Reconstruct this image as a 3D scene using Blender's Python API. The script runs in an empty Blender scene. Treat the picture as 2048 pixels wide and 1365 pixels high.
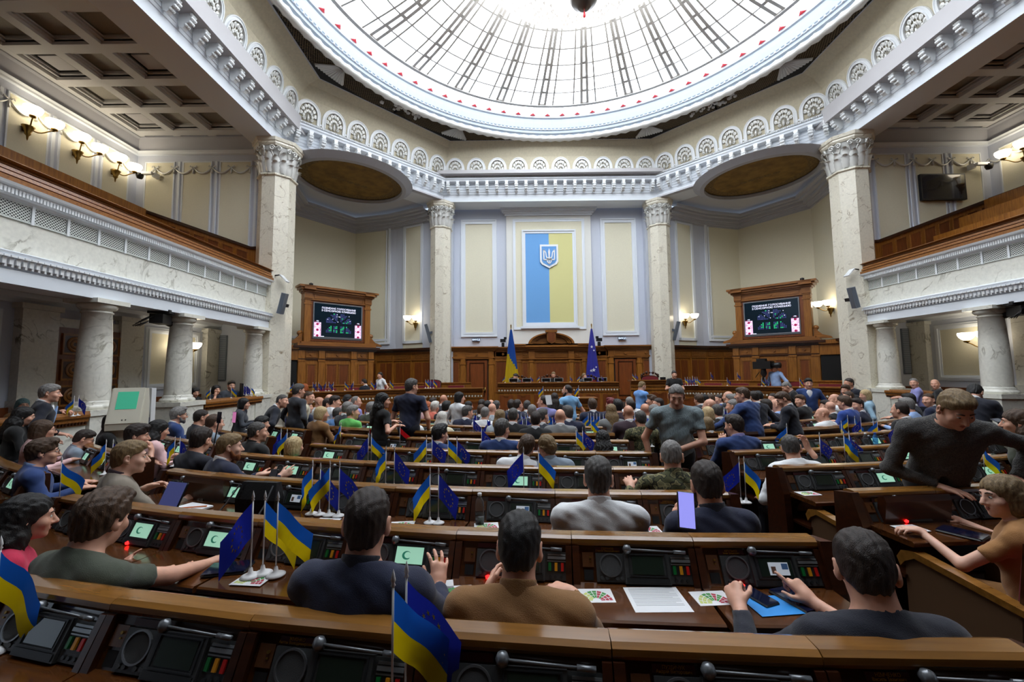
import bpy, math, random
import numpy as np
from mathutils import Vector, Matrix
random.seed(7)
C = bpy.context.scene.collection
SC = bpy.context.scene
PI = math.pi
# ---------------------------------------------------------------- camera
def cam_setup():
    cd = bpy.data.cameras.new('camera'); co = bpy.data.objects.new('camera', cd); C.objects.link(co)
    yaw, pit, rol = -.0025, .0747, .0099
    cy, sy = math.cos(yaw), math.sin(yaw)
    Y = np.array([[cy, -sy, 0], [sy, cy, 0], [0, 0, 1.]])
    B = np.array([[1, 0, 0], [0, 0, -1], [0, 1, 0.]])
    P = np.array([[1, 0, 0], [0, math.cos(pit), math.sin(pit)], [0, -math.sin(pit), math.cos(pit)]])
    Q = np.array([[math.cos(rol), math.sin(rol), 0], [-math.sin(rol), math.cos(rol), 0], [0, 0, 1]])
    M = Q @ P @ B @ Y
    m = Matrix.Identity(4)
    for i in range(3):
        m[i][0] = M[0][i]; m[i][1] = -M[1][i]; m[i][2] = -M[2][i]
    m[0][3], m[1][3], m[2][3] = -1.66, 0.0, 2.1
    co.matrix_world = m
    cd.sensor_width = 36; cd.lens = 36 * 815.7 / 2048; cd.clip_start = .03; cd.clip_end = 200
    SC.camera = co
cam_setup()
# ---------------------------------------------------------------- world, light, exposure
W = bpy.data.worlds.new('world'); SC.world = W; W.use_nodes = True
W.node_tree.nodes['Background'].inputs[0].default_value = (.62, .74, .9, 1)
W.node_tree.nodes['Background'].inputs[1].default_value = 1.0
PANE_E = 5.2            # daylight coming through the skylight's frosted panes
SCONCE_E = 5.0
SC.view_settings.view_transform = 'Standard'; SC.view_settings.look = 'None'
SC.view_settings.exposure = 0.3; SC.view_settings.gamma = 1.0
SC.view_settings.use_curve_mapping = False
try:
    SC.cycles.max_bounces = 6; SC.cycles.diffuse_bounces = 4; SC.cycles.glossy_bounces = 3
    SC.cycles.transmission_bounces = 4; SC.cycles.transparent_max_bounces = 6
    SC.cycles.sample_clamp_indirect = 4.0; SC.cycles.use_light_tree = True
    SC.cycles.caustics_reflective = False; SC.cycles.caustics_refractive = False
    SC.cycles.use_denoising = True
except Exception: pass
# ---------------------------------------------------------------- helpers
def lin(c):
    return tuple((x/255/12.92 if x/255 <= .04045 else ((x/255+.055)/1.055)**2.4) for x in c) + (1,)
class MB:
    """collects shapes; build() links them as one mesh object"""
    def __init__(s, mx=1): s.v = []; s.f = []; s.mi = []; s.mx = mx; s.cur = 0; s.sm = False; s.smf = []
    def add(s, vs, fs):
        o = len(s.v)
        if s.mx < 0:
            s.v += [(-x, y, z) for x, y, z in vs]; s.f += [tuple(o+i for i in reversed(f)) for f in fs]
        else:
            s.v += [tuple(p) for p in vs]; s.f += [tuple(o+i for i in f) for f in fs]
        s.mi += [s.cur]*len(fs); s.smf += [s.sm]*len(fs)
        return s
    def box(s, c, d, rz=0, M=None):
        x, y, z = d[0]/2, d[1]/2, d[2]/2
        vs = [(-x,-y,-z),(x,-y,-z),(x,y,-z),(-x,y,-z),(-x,-y,z),(x,-y,z),(x,y,z),(-x,y,z)]
        if M is not None: vs = [tuple(M @ Vector(v)) for v in vs]
        elif rz:
            a, b = math.cos(rz), math.sin(rz); vs = [(p*a-q*b, p*b+q*a, r) for p, q, r in vs]
        vs = [(p+c[0], q+c[1], r+c[2]) for p, q, r in vs]
        return s.add(vs, [(0,3,2,1),(4,5,6,7),(0,1,5,4),(1,2,6,5),(2,3,7,6),(3,0,4,7)])
    def bb(s, x0, x1, y0, y1, z0, z1): return s.box(((x0+x1)/2,(y0+y1)/2,(z0+z1)/2),(abs(x1-x0),abs(y1-y0),abs(z1-z0)))
    def bev(s, x0, x1, y0, y1, z0, z1, b):
        """box with its four vertical edges and top edges chamfered"""
        def ring(i, z): return [(x0+i+b,y0+i,z),(x1-i-b,y0+i,z),(x1-i,y0+i+b,z),(x1-i,y1-i-b,z),(x1-i-b,y1-i,z),(x0+i+b,y1-i,z),(x0+i,y1-i-b,z),(x0+i,y0+i+b,z)]
        return s.loft([ring(0, z0), ring(0, z1-b), ring(b*.9, z1)], cap=True)
    def loft(s, rings, cap=False, closed=True, loop=False):
        n = len(rings[0]); vs = [p for r in rings for p in r]; fs = []
        m = len(rings)
        for k in range(m if loop else m-1):
            k2 = (k+1) % m
            for i in range(n if closed else n-1):
                j = (i+1) % n; fs.append((k*n+i, k*n+j, k2*n+j, k2*n+i))
        if cap: fs.append(tuple(reversed(range(n)))); fs.append(tuple((m-1)*n+i for i in range(n)))
        return s.add(vs, fs)
    def lathe(s, prof, c=(0,0,0), n=24, a0=0, a1=2*PI, cap=False):
        full = abs(a1-a0-2*PI) < 1e-6; k = n if full else n+1
        rings = [[(c[0]+r*math.cos(a0+(a1-a0)*i/n), c[1]+r*math.sin(a0+(a1-a0)*i/n), c[2]+z) for i in range(k)] for r, z in prof]
        return s.loft(rings, cap=cap and full, closed=full)
    def tube(s, pts, r, n=8, cap=True):
        pts = [Vector(p) for p in pts]; rings = []; up = Vector((0,0,1)); N = None
        for i, p in enumerate(pts):
            t = (pts[min(i+1,len(pts)-1)]-pts[max(i-1,0)]).normalized()
            if N is None:
                N = t.cross(up);
                if N.length < 1e-3: N = t.cross(Vector((1,0,0)))
            N = (N - t*N.dot(t)).normalized(); Bn = t.cross(N)
            rr = r[i] if isinstance(r, (list, tuple)) else r
            rings.append([tuple(p + N*(rr*math.cos(2*PI*k/n)) + Bn*(rr*math.sin(2*PI*k/n))) for k in range(n)])
        return s.loft(rings, cap=cap)
    def prism(s, poly, axis, a, b):
        """extrude a 2-D polygon along an axis: 'x' -> poly is (y,z), 'y' -> (x,z), 'z' -> (x,y)"""
        def mk(p, t): return (t,p[0],p[1]) if axis == 'x' else (p[0],t,p[1]) if axis == 'y' else (p[0],p[1],t)
        r0 = [mk(p, a) for p in poly]; r1 = [mk(p, b) for p in poly]
        return s.loft([r0, r1], cap=True)
    def sweep(s, path, prof, closed=False):
        """sweep profile (offset to the left of travel, z) along plan polyline with mitred corners"""
        n = len(path); P = [Vector((p[0], p[1])) for p in path]; rings = []
        for i in range(n):
            if closed: d0 = (P[i]-P[i-1]).normalized(); d1 = (P[(i+1) % n]-P[i]).normalized()
            else:
                d1 = (P[min(i+1,n-1)]-P[min(i,n-2)]).normalized(); d0 = (P[max(i,1)]-P[max(i-1,0)]).normalized()
            n0 = Vector((-d0.y, d0.x)); n1 = Vector((-d1.y, d1.x)); m = n0+n1; m = m/(m.dot(n1))
            z0 = path[i][2] if len(path[i]) > 2 else 0
            rings.append([(P[i].x+m.x*o, P[i].y+m.y*o, z+z0) for o, z in prof])
        return s.loft(rings, cap=not closed, closed=True, loop=closed)
    def mesh(s, name='m', mats=None):
        me = bpy.data.meshes.new(name); me.from_pydata(s.v, [], s.f)
        for m in (mats or []): me.materials.append(m)
        if any(s.mi): me.polygons.foreach_set('material_index', s.mi)
        if any(s.smf): me.polygons.foreach_set('use_smooth', s.smf)
        me.update(); return me
    def build(s, name, mats=None, parent=None, **kw):
        if mats is not None and not isinstance(mats, (list, tuple)): mats = [mats]
        return ob(name, s.mesh(name, mats), parent, **kw)
def ob(name, me, parent=None, loc=None, rz=None, mat=None, **kw):
    o = bpy.data.objects.new(name, me); C.objects.link(o)
    if parent is not None: o.parent = parent
    if loc is not None: o.location = loc
    if rz is not None: o.rotation_euler = (0, 0, rz)
    if mat is not None: setmat(o, mat)
    for k, v in kw.items(): o[k] = v
    return o
def setmat(o, m, i=0):
    o.material_slots[i].link = 'OBJECT'; o.material_slots[i].material = m
def thing(name, label, cat, loc=(0,0,0), rz=0, group=None):
    o = bpy.data.objects.new(name, None); C.objects.link(o); o.empty_display_size = .05
    o.location = loc; o.rotation_euler = (0,0,rz); o['label'] = label; o['category'] = cat
    if group: o['group'] = group
    return o
def tag(o, label, cat, group=None):
    o['label'] = label; o['category'] = cat
    if group: o['group'] = group
    return o
def struct(o, label=None, cat=None):
    o['kind'] = 'structure'
    if label: o['label'] = label
    if cat: o['category'] = cat
    return o
def kids(o): return [c for c in o.children]
def copy_tree(o, parent=None):
    c = o.copy(); C.objects.link(c); c.parent = parent
    for ch in kids(o): copy_tree(ch, c)
    return c
# ---------------------------------------------------------------- materials
MATS = {}
def mat(name, col, rough=.5, metal=0, spec=.5, emit=None, es=0, bump=0, bscale=60, var=0, vscale=3, coat=0, col2=None, stretch=None, detail=3, alpha=None, obvar=0, sheen=0):
    m = bpy.data.materials.new(name); m.use_nodes = True; MATS[name] = m
    nt = m.node_tree; b = nt.nodes['Principled BSDF']; L = nt.links.new
    c = lin(col) if max(col[:3]) > 1 else tuple(col[:3])+(1,)
    b.inputs['Base Color'].default_value = c; b.inputs['Roughness'].default_value = rough
    b.inputs['Metallic'].default_value = metal; b.inputs['Specular IOR Level'].default_value = spec
    if coat: b.inputs['Coat Weight'].default_value = coat; b.inputs['Coat Roughness'].default_value = .12
    if sheen: b.inputs['Sheen Weight'].default_value = sheen
    if emit is not None:
        b.inputs['Emission Color'].default_value = lin(emit) if max(emit) > 1 else tuple(emit)+(1,)
        b.inputs['Emission Strength'].default_value = es
    if alpha is not None: b.inputs['Alpha'].default_value = alpha
    tc = None
    if bump or var or col2:
        tc = nt.nodes.new('ShaderNodeTexCoord'); mp = nt.nodes.new('ShaderNodeMapping'); L(tc.outputs['Object'], mp.inputs[0])
        if stretch: mp.inputs['Scale'].default_value = stretch
    if var or col2:
        n = nt.nodes.new('ShaderNodeTexNoise'); n.inputs['Scale'].default_value = vscale; n.inputs['Detail'].default_value = detail
        L(mp.outputs[0], n.inputs['Vector'])
        r = nt.nodes.new('ShaderNodeValToRGB'); L(n.outputs[0], r.inputs[0])
        r.color_ramp.elements[0].position = .3; r.color_ramp.elements[1].position = .7
        if col2:
            c2 = lin(col2) if max(col2) > 1 else tuple(col2)+(1,)
            r.color_ramp.elements[0].color = c; r.color_ramp.elements[1].color = c2
        else:
            r.color_ramp.elements[0].color = tuple(x*(1-var) for x in c[:3])+(1,); r.color_ramp.elements[1].color = tuple(min(1, x*(1+var)) for x in c[:3])+(1,)
        out = r.outputs[0]
        if obvar:
            oi = nt.nodes.new('ShaderNodeObjectInfo'); hv = nt.nodes.new('ShaderNodeHueSaturation')
            mr = nt.nodes.new('ShaderNodeMapRange'); L(oi.outputs['Random'], mr.inputs[0]); mr.inputs[3].default_value = 1-obvar; mr.inputs[4].default_value = 1+obvar
            L(mr.outputs[0], hv.inputs['Value']); L(out, hv.inputs['Color']); out = hv.outputs[0]
        L(out, b.inputs['Base Color'])
    if bump:
        n2 = nt.nodes.new('ShaderNodeTexNoise'); n2.inputs['Scale'].default_value = bscale; n2.inputs['Detail'].default_value = 2
        L(mp.outputs[0], n2.inputs['Vector']); bp = nt.nodes.new('ShaderNodeBump'); bp.inputs['Strength'].default_value = bump; bp.inputs['Distance'].default_value = .01
        L(n2.outputs[0], bp.inputs['Height']); L(bp.outputs[0], b.inputs['Normal'])
    return m
def marble(name, base, vein, scale=1.6, rough=.22):
    m = bpy.data.materials.new(name); m.use_nodes = True; nt = m.node_tree; b = nt.nodes['Principled BSDF']; L = nt.links.new
    tc = nt.nodes.new('ShaderNodeTexCoord')
    n1 = nt.nodes.new('ShaderNodeTexNoise'); n1.inputs['Scale'].default_value = scale; n1.inputs['Detail'].default_value = 6; n1.inputs['Distortion'].default_value = 1.2
    L(tc.outputs['Object'], n1.inputs['Vector'])
    r1 = nt.nodes.new('ShaderNodeValToRGB'); L(n1.outputs[0], r1.inputs[0]); e = r1.color_ramp.elements
    e[0].position = .475; e[0].color = (0,0,0,1); e[1].position = .5; e[1].color = (1,1,1,1); x = e.new(.525); x.color = (0,0,0,1)
    n2 = nt.nodes.new('ShaderNodeTexNoise'); n2.inputs['Scale'].default_value = 2.2; n2.inputs['Detail'].default_value = 4; L(tc.outputs['Object'], n2.inputs['Vector'])
    r3 = nt.nodes.new('ShaderNodeValToRGB'); L(n2.outputs[0], r3.inputs[0]); r3.color_ramp.elements[0].position = .45; r3.color_ramp.elements[1].position = .68
    mu = nt.nodes.new('ShaderNodeMath'); mu.operation = 'MULTIPLY'; L(r1.outputs[0], mu.inputs[0]); L(r3.outputs[0], mu.inputs[1])
    n3 = nt.nodes.new('ShaderNodeTexNoise'); n3.inputs['Scale'].default_value = 18; n3.inputs['Detail'].default_value = 5; L(tc.outputs['Object'], n3.inputs['Vector'])
    r2 = nt.nodes.new('ShaderNodeValToRGB'); L(n3.outputs[0], r2.inputs[0]); bc = lin(base)
    r2.color_ramp.elements[0].position = .3; r2.color_ramp.elements[1].position = .7
    r2.color_ramp.elements[0].color = tuple(x*.88 for x in bc[:3])+(1,); r2.color_ramp.elements[1].color = bc
    mx = nt.nodes.new('ShaderNodeMix'); mx.data_type = 'RGBA'; L(mu.outputs[0], mx.inputs['Factor']); L(r2.outputs[0], mx.inputs[6]); mx.inputs[7].default_value = lin(vein)
    L(mx.outputs[2], b.inputs['Base Color']); b.inputs['Roughness'].default_value = rough
    return m
def wood(name, c1, c2, rough=.35, axis='z', scale=1.0, coat=.3, obvar=.12):
    st = {'x': (1.2*scale, 14*scale, 14*scale), 'y': (14*scale, 1.2*scale, 14*scale), 'z': (14*scale, 14*scale, 1.2*scale)}[axis]
    return mat(name, c1, rough, col2=c2, vscale=2.2, detail=6, stretch=st, coat=coat, obvar=obvar)
cream = mat('cream_plaster', (232, 227, 203), .75, var=.03, vscale=40, bump=.15, bscale=220)
creamd = mat('cream_frieze', (206, 197, 172), .75, var=.06, vscale=14, bump=.2, bscale=160)
bluew = mat('pale_blue_plaster', (206, 212, 225), .7, var=.02, vscale=30)
blues = mat('blue_strip', (176, 192, 222), .7)
white = mat('white_stucco', (232, 238, 245), .55)
whiteg = mat('white_enamel', (240, 243, 245), .28, coat=.3)
silver = mat('silvered_ornament', (226, 226, 222), .3, metal=.25)
greyc = mat('grey_ceiling_paint', (196, 194, 196), .7)
soff = mat('soffit_paint', (186, 188, 196), .7)
marbw = marble('white_marble', (236, 234, 222), (128, 122, 100))
marbc = marble('cream_marble', (236, 230, 212), (140, 120, 90), 2.2)
woodw = wood('oak_panelling', (126, 76, 22), (168, 108, 38), .38)
woodr = wood('reddish_panel', (104, 52, 20), (132, 70, 28), .38)
woodx = wood('oak_cornice', (120, 72, 24), (158, 100, 38), .38, 'x')
woodk = wood('dark_wood', (46, 21, 8), (70, 34, 13), .3, 'x')
woodd = wood('desk_wood', (66, 36, 14), (92, 54, 22), .22, 'x', coat=.6)
woodt = wood('tabletop_wood', (70, 38, 15), (94, 54, 22), .2, 'x', coat=.7)
rail_m = wood('rail_wood', (118, 78, 30), (146, 100, 44), .22, 'x', coat=.8)
dark = mat('dark_void', (10, 8, 7), .8)  # near-black standing in for the shade inside openings and holes
brass = mat('aged_brass', (150, 120, 60), .35, metal=.9)
gold = mat('gold_letters', (200, 150, 40), .35, metal=.6)
redv = mat('red_velvet', (120, 8, 22), .8, sheen=.4)
blackm = mat('black_plastic', (16, 16, 18), .45)
greym = mat('grey_metal', (120, 128, 140), .35, metal=.5)
# ---------------------------------------------------------------- floor and the octagon
FY0 = 16.9                                     # the seat rows are arcs about (0.1, 16.9)
def zf(y): return .30 - .02*min(y, 13)
carpet = mat('dark_carpet', (58, 40, 30), .9, var=.15, vscale=8)
f = MB(); f.add([(-12,-4,zf(-4)),(12,-4,zf(-4)),(12,13,zf(13)),(-12,13,zf(13)),(12,21,zf(13)),(-12,21,zf(13))], [(0,1,2,3),(3,2,4,5)])
struct(f.build('floor', carpet), 'dark carpeted floor sloping down to the rostrum', 'floor')
OC = [(4.49,16.85),(-4.49,16.85),(-8.74,12.75),(-8.74,4.27),(-4.49,.17),(4.49,.17),(8.74,4.27),(8.74,12.75)]
OU = [(4.23,16.48),(-4.23,16.48),(-7.97,12.75),(-7.97,4.27),(-4.23,.54),(4.23,.54),(7.97,4.27),(7.97,12.75)]
beam = MB().sweep(OC, [(-1.2,9.46),(-.33,9.46),(-.33,9.76),(-.31,9.77),(-.31,9.86),(-.29,9.87),(-.29,9.96),(-.27,9.97),(-.27,10.06),(-.25,10.07),(-.25,10.22),(-.02,10.23),(0,10.29),(.03,10.31),(.03,10.37),(-.05,10.40),(-.1,10.5),(-.2,10.53),(-1.2,10.53)], closed=True).build('trim_1', white)
struct(beam, 'white octagonal entablature carrying the dome ring', 'entablature')
# frieze wall leaning inward
def oc_off(P, o):
    n = len(P); out = []
    for i in range(n):
        p = Vector(P[i]); d0 = (p-Vector(P[i-1])).normalized(); d1 = (Vector(P[(i+1) % n])-p).normalized()
        n0 = Vector((-d0.y,d0.x)); n1 = Vector((-d1.y,d1.x)); m = n0+n1; m = m/m.dot(n1); q = p+m*o; out.append((q.x,q.y))
    return out
FL0 = oc_off(OC, -.05)
fr = MB(); fr.loft([[(x,y,10.5) for x,y in FL0],[(x,y,11.25) for x,y in [(a[0]*.72+b[0]*.28,a[1]*.72+b[1]*.28) for a,b in zip(FL0,OU)]],[(x,y,11.62) for x,y in [(a[0]*.4+b[0]*.6,a[1]*.4+b[1]*.6) for a,b in zip(FL0,OU)]],[(x,y,11.8) for x,y in OU]])
struct(fr.build('wall_upper', creamd), 'cream frieze wall curving in under the dome', 'wall')
# bead string along the molding
bd = MB(); bd.sm = True
for i in range(8):
    a = Vector(OC[i]); b = Vector(OC[(i+1) % 8])
    if max(a.y, b.y) < 3: continue
    L_ = (b-a).length; k = int(L_/.062); d = (b-a)/L_; nn = Vector((-d.y,d.x))
    for j in range(k):
        p = a + d*(j+.5)*L_/k + nn*.0
        bd.box((p.x,p.y,10.44),(.036,.09,.07), math.atan2(d.y,d.x)+PI/2)
bd.build('bead_molding', whiteg, beam, kind='stuff')
# scroll brackets
bk = MB()
prof = [(0,10.21),(.30,10.21),(.31,10.12),(.27,10.06),(.30,9.99),(.27,9.91),(.19,9.87),(.14,9.86),(.15,9.80),(.10,9.76),(.02,9.80),(0,9.9)]
bk.prism([(y,z) for y,z in prof], 'x', -.055, .055)
bk.bb(-.065,.065,-.02,.31,10.15,10.23)
bk.sm = True
for z, y, r in ((10.07,.29,.05),(9.98,.30,.045),(9.90,.26,.04),(9.84,.17,.04)):
    for s in (-1,0,1): bk.lathe([(0,-r),(r*.8,-r*.5),(r*.9,0),(r*.8,r*.5),(0,r)], (s*.042, y, z), 6)
bk.sm = False
bkm = bk.mesh('scroll_bracket', [whiteg])
# shell arches
ar = MB()
def arch_pts(hw, h0, top, n=14):
    r = hw; pts = [(-hw, h0)]
    for i in range(n+1):
        a = PI - PI*i/n; pts.append((hw*math.cos(a), top-hw*1.15+hw*1.15*math.sin(a)))
    pts.append((hw, h0)); return pts
def band(mb, p0, p1, d0, d1):
    """raised band between two open outlines, thickness from d0 to d1 (toward +y)"""
    n = len(p0); rr = []
    for (a,b) in zip(p0,p1): rr.append([(a[0],d0,a[1]),(a[0],d1,a[1]),(b[0],d1,b[1]),(b[0],d0,b[1])])
    mb.loft(rr, closed=True)
band(ar, arch_pts(.40,0,.72), arch_pts(.375,0,.695), 0, .05)
band(ar, arch_pts(.375,0,.695), arch_pts(.31,0,.63), 0, .03)
band(ar, arch_pts(.31,0,.63), arch_pts(.285,0,.605), 0, .07)
ar.cur = 1; ar.sm = True
for i in range(7):
    a = PI*(i+.5)/7*.92+.04*PI; cx_, cz_ = 0, .12
    for r0, rr in ((.36,.062),(.22,.045)):
        px_, pz_ = cx_+r0*.66*math.cos(a), cz_+r0*1.12*math.sin(a)
        ar.lathe([(0,-.01),(rr,.0),(rr*.95,.015),(rr*.55,.022),(0,.012)], (0,0,0), 8)
        nv = 8*5
        ar.v[-nv:] = [(px_+x, z+.02, pz_+y*1.25) for x,y,z in ar.v[-nv:]]
    ar.tube([(cx_+.05*math.cos(a),.03,cz_+.05*math.sin(a)),(cx_+.27*math.cos(a),.045,cz_+.46*math.sin(a))], .008, 5)
for s in (-1,1):
    ar.tube([(s*(.12+.055*math.cos(t)*(1-t/12)),.055,.085+.055*math.sin(t)*(1-t/12)) for t in [k*.7 for k in range(14)]], .017, 5)
ar.lathe([(0,-.1),(.035,-.06),(.045,0),(.03,.08),(0,.13)], (0,.05,.13), 6)
arm_ = ar.mesh('shell_arch', [whiteg, silver])
lk = MB(); lk.bb(-.06,.06,0,.03,0,.06); lkm = lk.mesh('arch_link', [whiteg])
for i in range(8):
    a = Vector(OC[i]); b = Vector(OC[(i+1) % 8])
    if max(a.y,b.y) < 3: continue
    d = (b-a).normalized(); nn = Vector((-d.y,d.x)); L_ = (b-a).length; rz = math.atan2(nn.y,nn.x)-PI/2
    nb = round(L_/.43)
    for j in range(nb+1):
        p = a+d*(.12+(L_-.24)*j/nb)-nn*.27
        ob('scroll_bracket', bkm, beam, (p.x,p.y,0), rz)
    na = round(L_/.885)
    for j in range(na):
        tt = (j+.5)/na; lo_ = Vector(FL0[i]).lerp(Vector(FL0[(i+1)%8]),tt); up_ = Vector(OU[i]).lerp(Vector(OU[(i+1)%8]),tt); p = lo_+nn*.005
        o = ob('shell_arch', arm_, beam, (p.x,p.y,10.5)); o.rotation_mode = 'QUATERNION'
        o.rotation_quaternion = (Matrix.Rotation(rz,3,'Z') @ Matrix.Rotation(-math.atan2((up_-lo_).dot(nn)*.28,.75),3,'X')).to_quaternion()
        if j:
            q = a+d*(L_*j/na)-nn*.04; ob('arch_link', lkm, beam, (q.x,q.y,10.53), rz)
# soffit around the ring
so = MB(); CY = 8.51; n = 96
inn = [(7.84*math.cos(2*PI*i/n), CY+7.84*math.sin(2*PI*i/n)) for i in range(n)]
def oct_r(t):
    x, y = math.cos(t), math.sin(t); k = 1e9
    for i in range(8):
        p, q = Vector(OU[i]), Vector(OU[(i+1) % 8]); e = q-p; nn = Vector((-e.y,e.x)).normalized()
        den = -(x*nn.x+y*nn.y)
        if den > 1e-6: k = min(k, ((Vector((0,CY))-p).dot(nn))/den)
    return k
ang = sorted(set([2*PI*i/n for i in range(n)]+[math.atan2(q[1]-CY,q[0]) % (2*PI) for q in OU]))
R1 = []; R2 = []
for t in ang:
    k = max(oct_r(t), 7.86); R1.append((k*math.cos(t), CY+k*math.sin(t), 11.8)); R2.append((7.84*math.cos(t), CY+7.84*math.sin(t), 11.8))
so.loft([R1, R2]); so.loft([R1,[(x,y,z+.3) for x,y,z in R1]])
sof = struct(so.build('ceiling_ring', soff), 'grey soffit between the octagon and the dome ring', 'ceiling')
# ceiling grilles in the octagon's corners with shells at the corners
latm = mat('dark_grille', (38, 28, 20), .7); fanm = mat('shell_stucco', (205, 205, 203), .5)
for i in (0,1,2,7):
    P = Vector(OU[i]); t0 = math.atan2(P.y-CY, P.x)
    g = MB(); top = []; bot = []
    for k in range(21):
        t = t0 + (k-10)/10*.30; ko = max(oct_r(t)-.06, 8.0); ki = 8.0
        top.append((ko*math.cos(t), CY+ko*math.sin(t), 11.785)); bot.append((ki*math.cos(t), CY+ki*math.sin(t), 11.785))
    g.loft([top,bot], closed=False)
    go = g.build('ceiling_grille', dark, sof)
    lt = MB()
    for k in range(60):
        for sgn in (-1,1):
            t = t0 + (k-30)/30*.30
            pts = []
            for m in range(7):
                r = 8.0+m*.1; tt = t+sgn*m*.0105
                if r < oct_r(tt)-.06 and abs(tt-t0) < .3: pts.append((r*math.cos(tt), CY+r*math.sin(tt), 11.775))
            if len(pts) > 1: lt.tube(pts, .008, 3, cap=False)
    lt.build('grille_lattice', mat('bronze_lattice_%d' % i, (120, 100, 66), .5), go, kind='stuff')
    fb = MB(); fb.sm = True; ck = oct_r(t0)-.05
    for k in range(11):
        u = (k-5)/5; tt = t0+u*.058
        r0, r1 = 8.0, min(oct_r(tt)-.1, 8.55)
        fb.tube([(r0*math.cos(t0+u*.018), CY+r0*math.sin(t0+u*.018), 11.76),(r1*math.cos(tt), CY+r1*math.sin(tt), 11.75)], [.02,.055], 5)
    fb.build('corner_shell', fanm, sof)
for t0 in (PI/4+.0, 3*PI/4, PI/2, 0.0, PI):      # garlands in the middle of the diagonals
    if t0 not in (PI/4, 3*PI/4): continue
    gb = MB(); gb.sm = True
    for k in range(26):
        rr = random.uniform(.04,.08); t = t0+random.uniform(-.1,.1); r = random.uniform(8.0,8.3)
        gb.lathe([(0,-rr),(rr*.8,-rr*.5),(rr,0),(rr*.8,rr*.4),(0,rr*.6)], (r*math.cos(t), CY+r*math.sin(t), 11.76), 6)
    gb.build('ceiling_garland', fanm, sof)
# rope ring
rp = MB(); rp.sm = True; n = 260; rings = []
for i in range(n):
    t = 2*PI*i/n; rr = .12 + .022*(1 if i % 2 else -1)
    rings.append([((7.83+rr*math.cos(u))*math.cos(t), CY+(7.83+rr*math.cos(u))*math.sin(t), 11.78+rr*math.sin(u)) for u in [2*PI*k/8 for k in range(8)]])
rp.loft(rings, loop=True)
struct(rp.build('trim_2', silver), 'leafy rope molding around the dome opening', 'molding')
cr = MB(); cr.lathe([(7.84,11.8),(7.76,11.86),(7.78,11.9),(7.70,11.93),(7.70,12.02),(7.66,12.05),(7.68,12.09),(7.65,12.12),(7.62,12.30),(7.60,12.46),(7.55,12.50),(7.56,12.60),(7.9,12.6)], (0,CY,0), 128)
cro = struct(cr.build('trim_3', mat('crown_paint', (188, 200, 214), .6)), 'white stepped crown ring under the skylight', 'molding')
dn = MB()
for i in range(300):
    t = 2*PI*i/300; dn.box((7.665*math.cos(t), CY+7.665*math.sin(t), 12.075), (.05,.05,.05), t)
dn.build('dentil_band', white, cro, kind='stuff')
# ---------------------------------------------------------------- skylight
pane_m = mat('frosted_pane', (245, 248, 252), .35, emit=(238, 246, 255), es=PANE_E)
bar_m = mat('grey_glazing_bar', (214, 212, 209), .6)
sky = thing('skylight_dome', 'shallow glazed dome of frosted panes in grey bars with a red bead rim', 'skylight', (0,CY,12.6))
RR = [(7.035,.11),(6.33,.135),(5.67,.16),(5.04,.23),(4.42,.32),(3.80,.42),(3.10,.55)]
def zr(r):
    for (r0,z0),(r1,z1) in zip(RR,RR[1:]):
        if r <= r0 and r >= r1: return z0+(z1-z0)*(r0-r)/(r0-r1)
    return .11 if r > 7.035 else .55+ (3.1-r)*.12
N = 26; A = 2*PI/N; SUB = [(-.07,.07),(.07,.26),(.26,.745),(.745,.93)]
def pol(r, t, dz=0): return (r*math.cos(t), r*math.sin(t), zr(r)+dz)
panes = []
for k in range(N):
    for (u0,u1) in SUB:
        for (r0,_),(r1,_) in zip(RR,RR[1:]):
            t0, t1 = PI/2+.06+(k+u0)*A, PI/2+.06+(k+u1)*A; tm = (t0+t1)/2
            panes.append((-(math.sin(tm)*(r0+r1)/2), [pol(r0,t0),pol(r0,t1),pol(r1,t1),pol(r1,t0)]))
N2 = 78; A2 = 2*PI/N2
for k in range(N2):
    t0 = PI/2+.02+k*A2; t1 = t0+A2; w = A2*.2
    P7 = lambda t, r=7.55: (r*math.cos(t), r*math.sin(t), .0)
    panes.append((-math.sin(t0)*7.3, [P7(t0+w),P7(t1-w),(7.43*math.cos(t1),7.43*math.sin(t1),.025),pol(7.06,t1),pol(7.06,t0),(7.43*math.cos(t0),7.43*math.sin(t0),.025)]))
panes.sort(key=lambda p: p[0])
def slab(mb, vs, th=.015):
    n = len(vs); mb.add(list(vs)+[(x,y,z+th) for x,y,z in vs], [tuple(range(n)), tuple(range(2*n-1,n-1,-1))]+[(i,i+n,(i+1)%n+n,(i+1)%n) for i in range(n)])
for q,(s,vs) in enumerate(panes[:300]):
    m = MB(); slab(m, vs); m.build('pane', pane_m, sky)
m = MB()
for s,vs in panes[300:]: slab(m, vs)
tp = [pol(3.1,2*PI*i/26) for i in range(26)]; slab(m, tp)
m.build('pane', pane_m, sky, kind='stuff')
ringb = MB()
ringb.lathe([(6.97,.02),(7.09,.02),(7.09,.14),(6.97,.14)], (0,0,0), 104); ringb.lathe([(6.97,.14),(6.97,.02)], (0,0,0), 104)
ringb.build('rim_ring', bar_m, sky)
for r,_ in RR[1:]:
    m = MB(); m.lathe([(r-.024,zr(r)-.04),(r+.024,zr(r)-.04),(r+.024,zr(r)+.02),(r-.024,zr(r)+.02),(r-.024,zr(r)-.04)], (0,0,0), 78); m.build('glazing_ring', bar_m, sky)
rb = MB()
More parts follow.
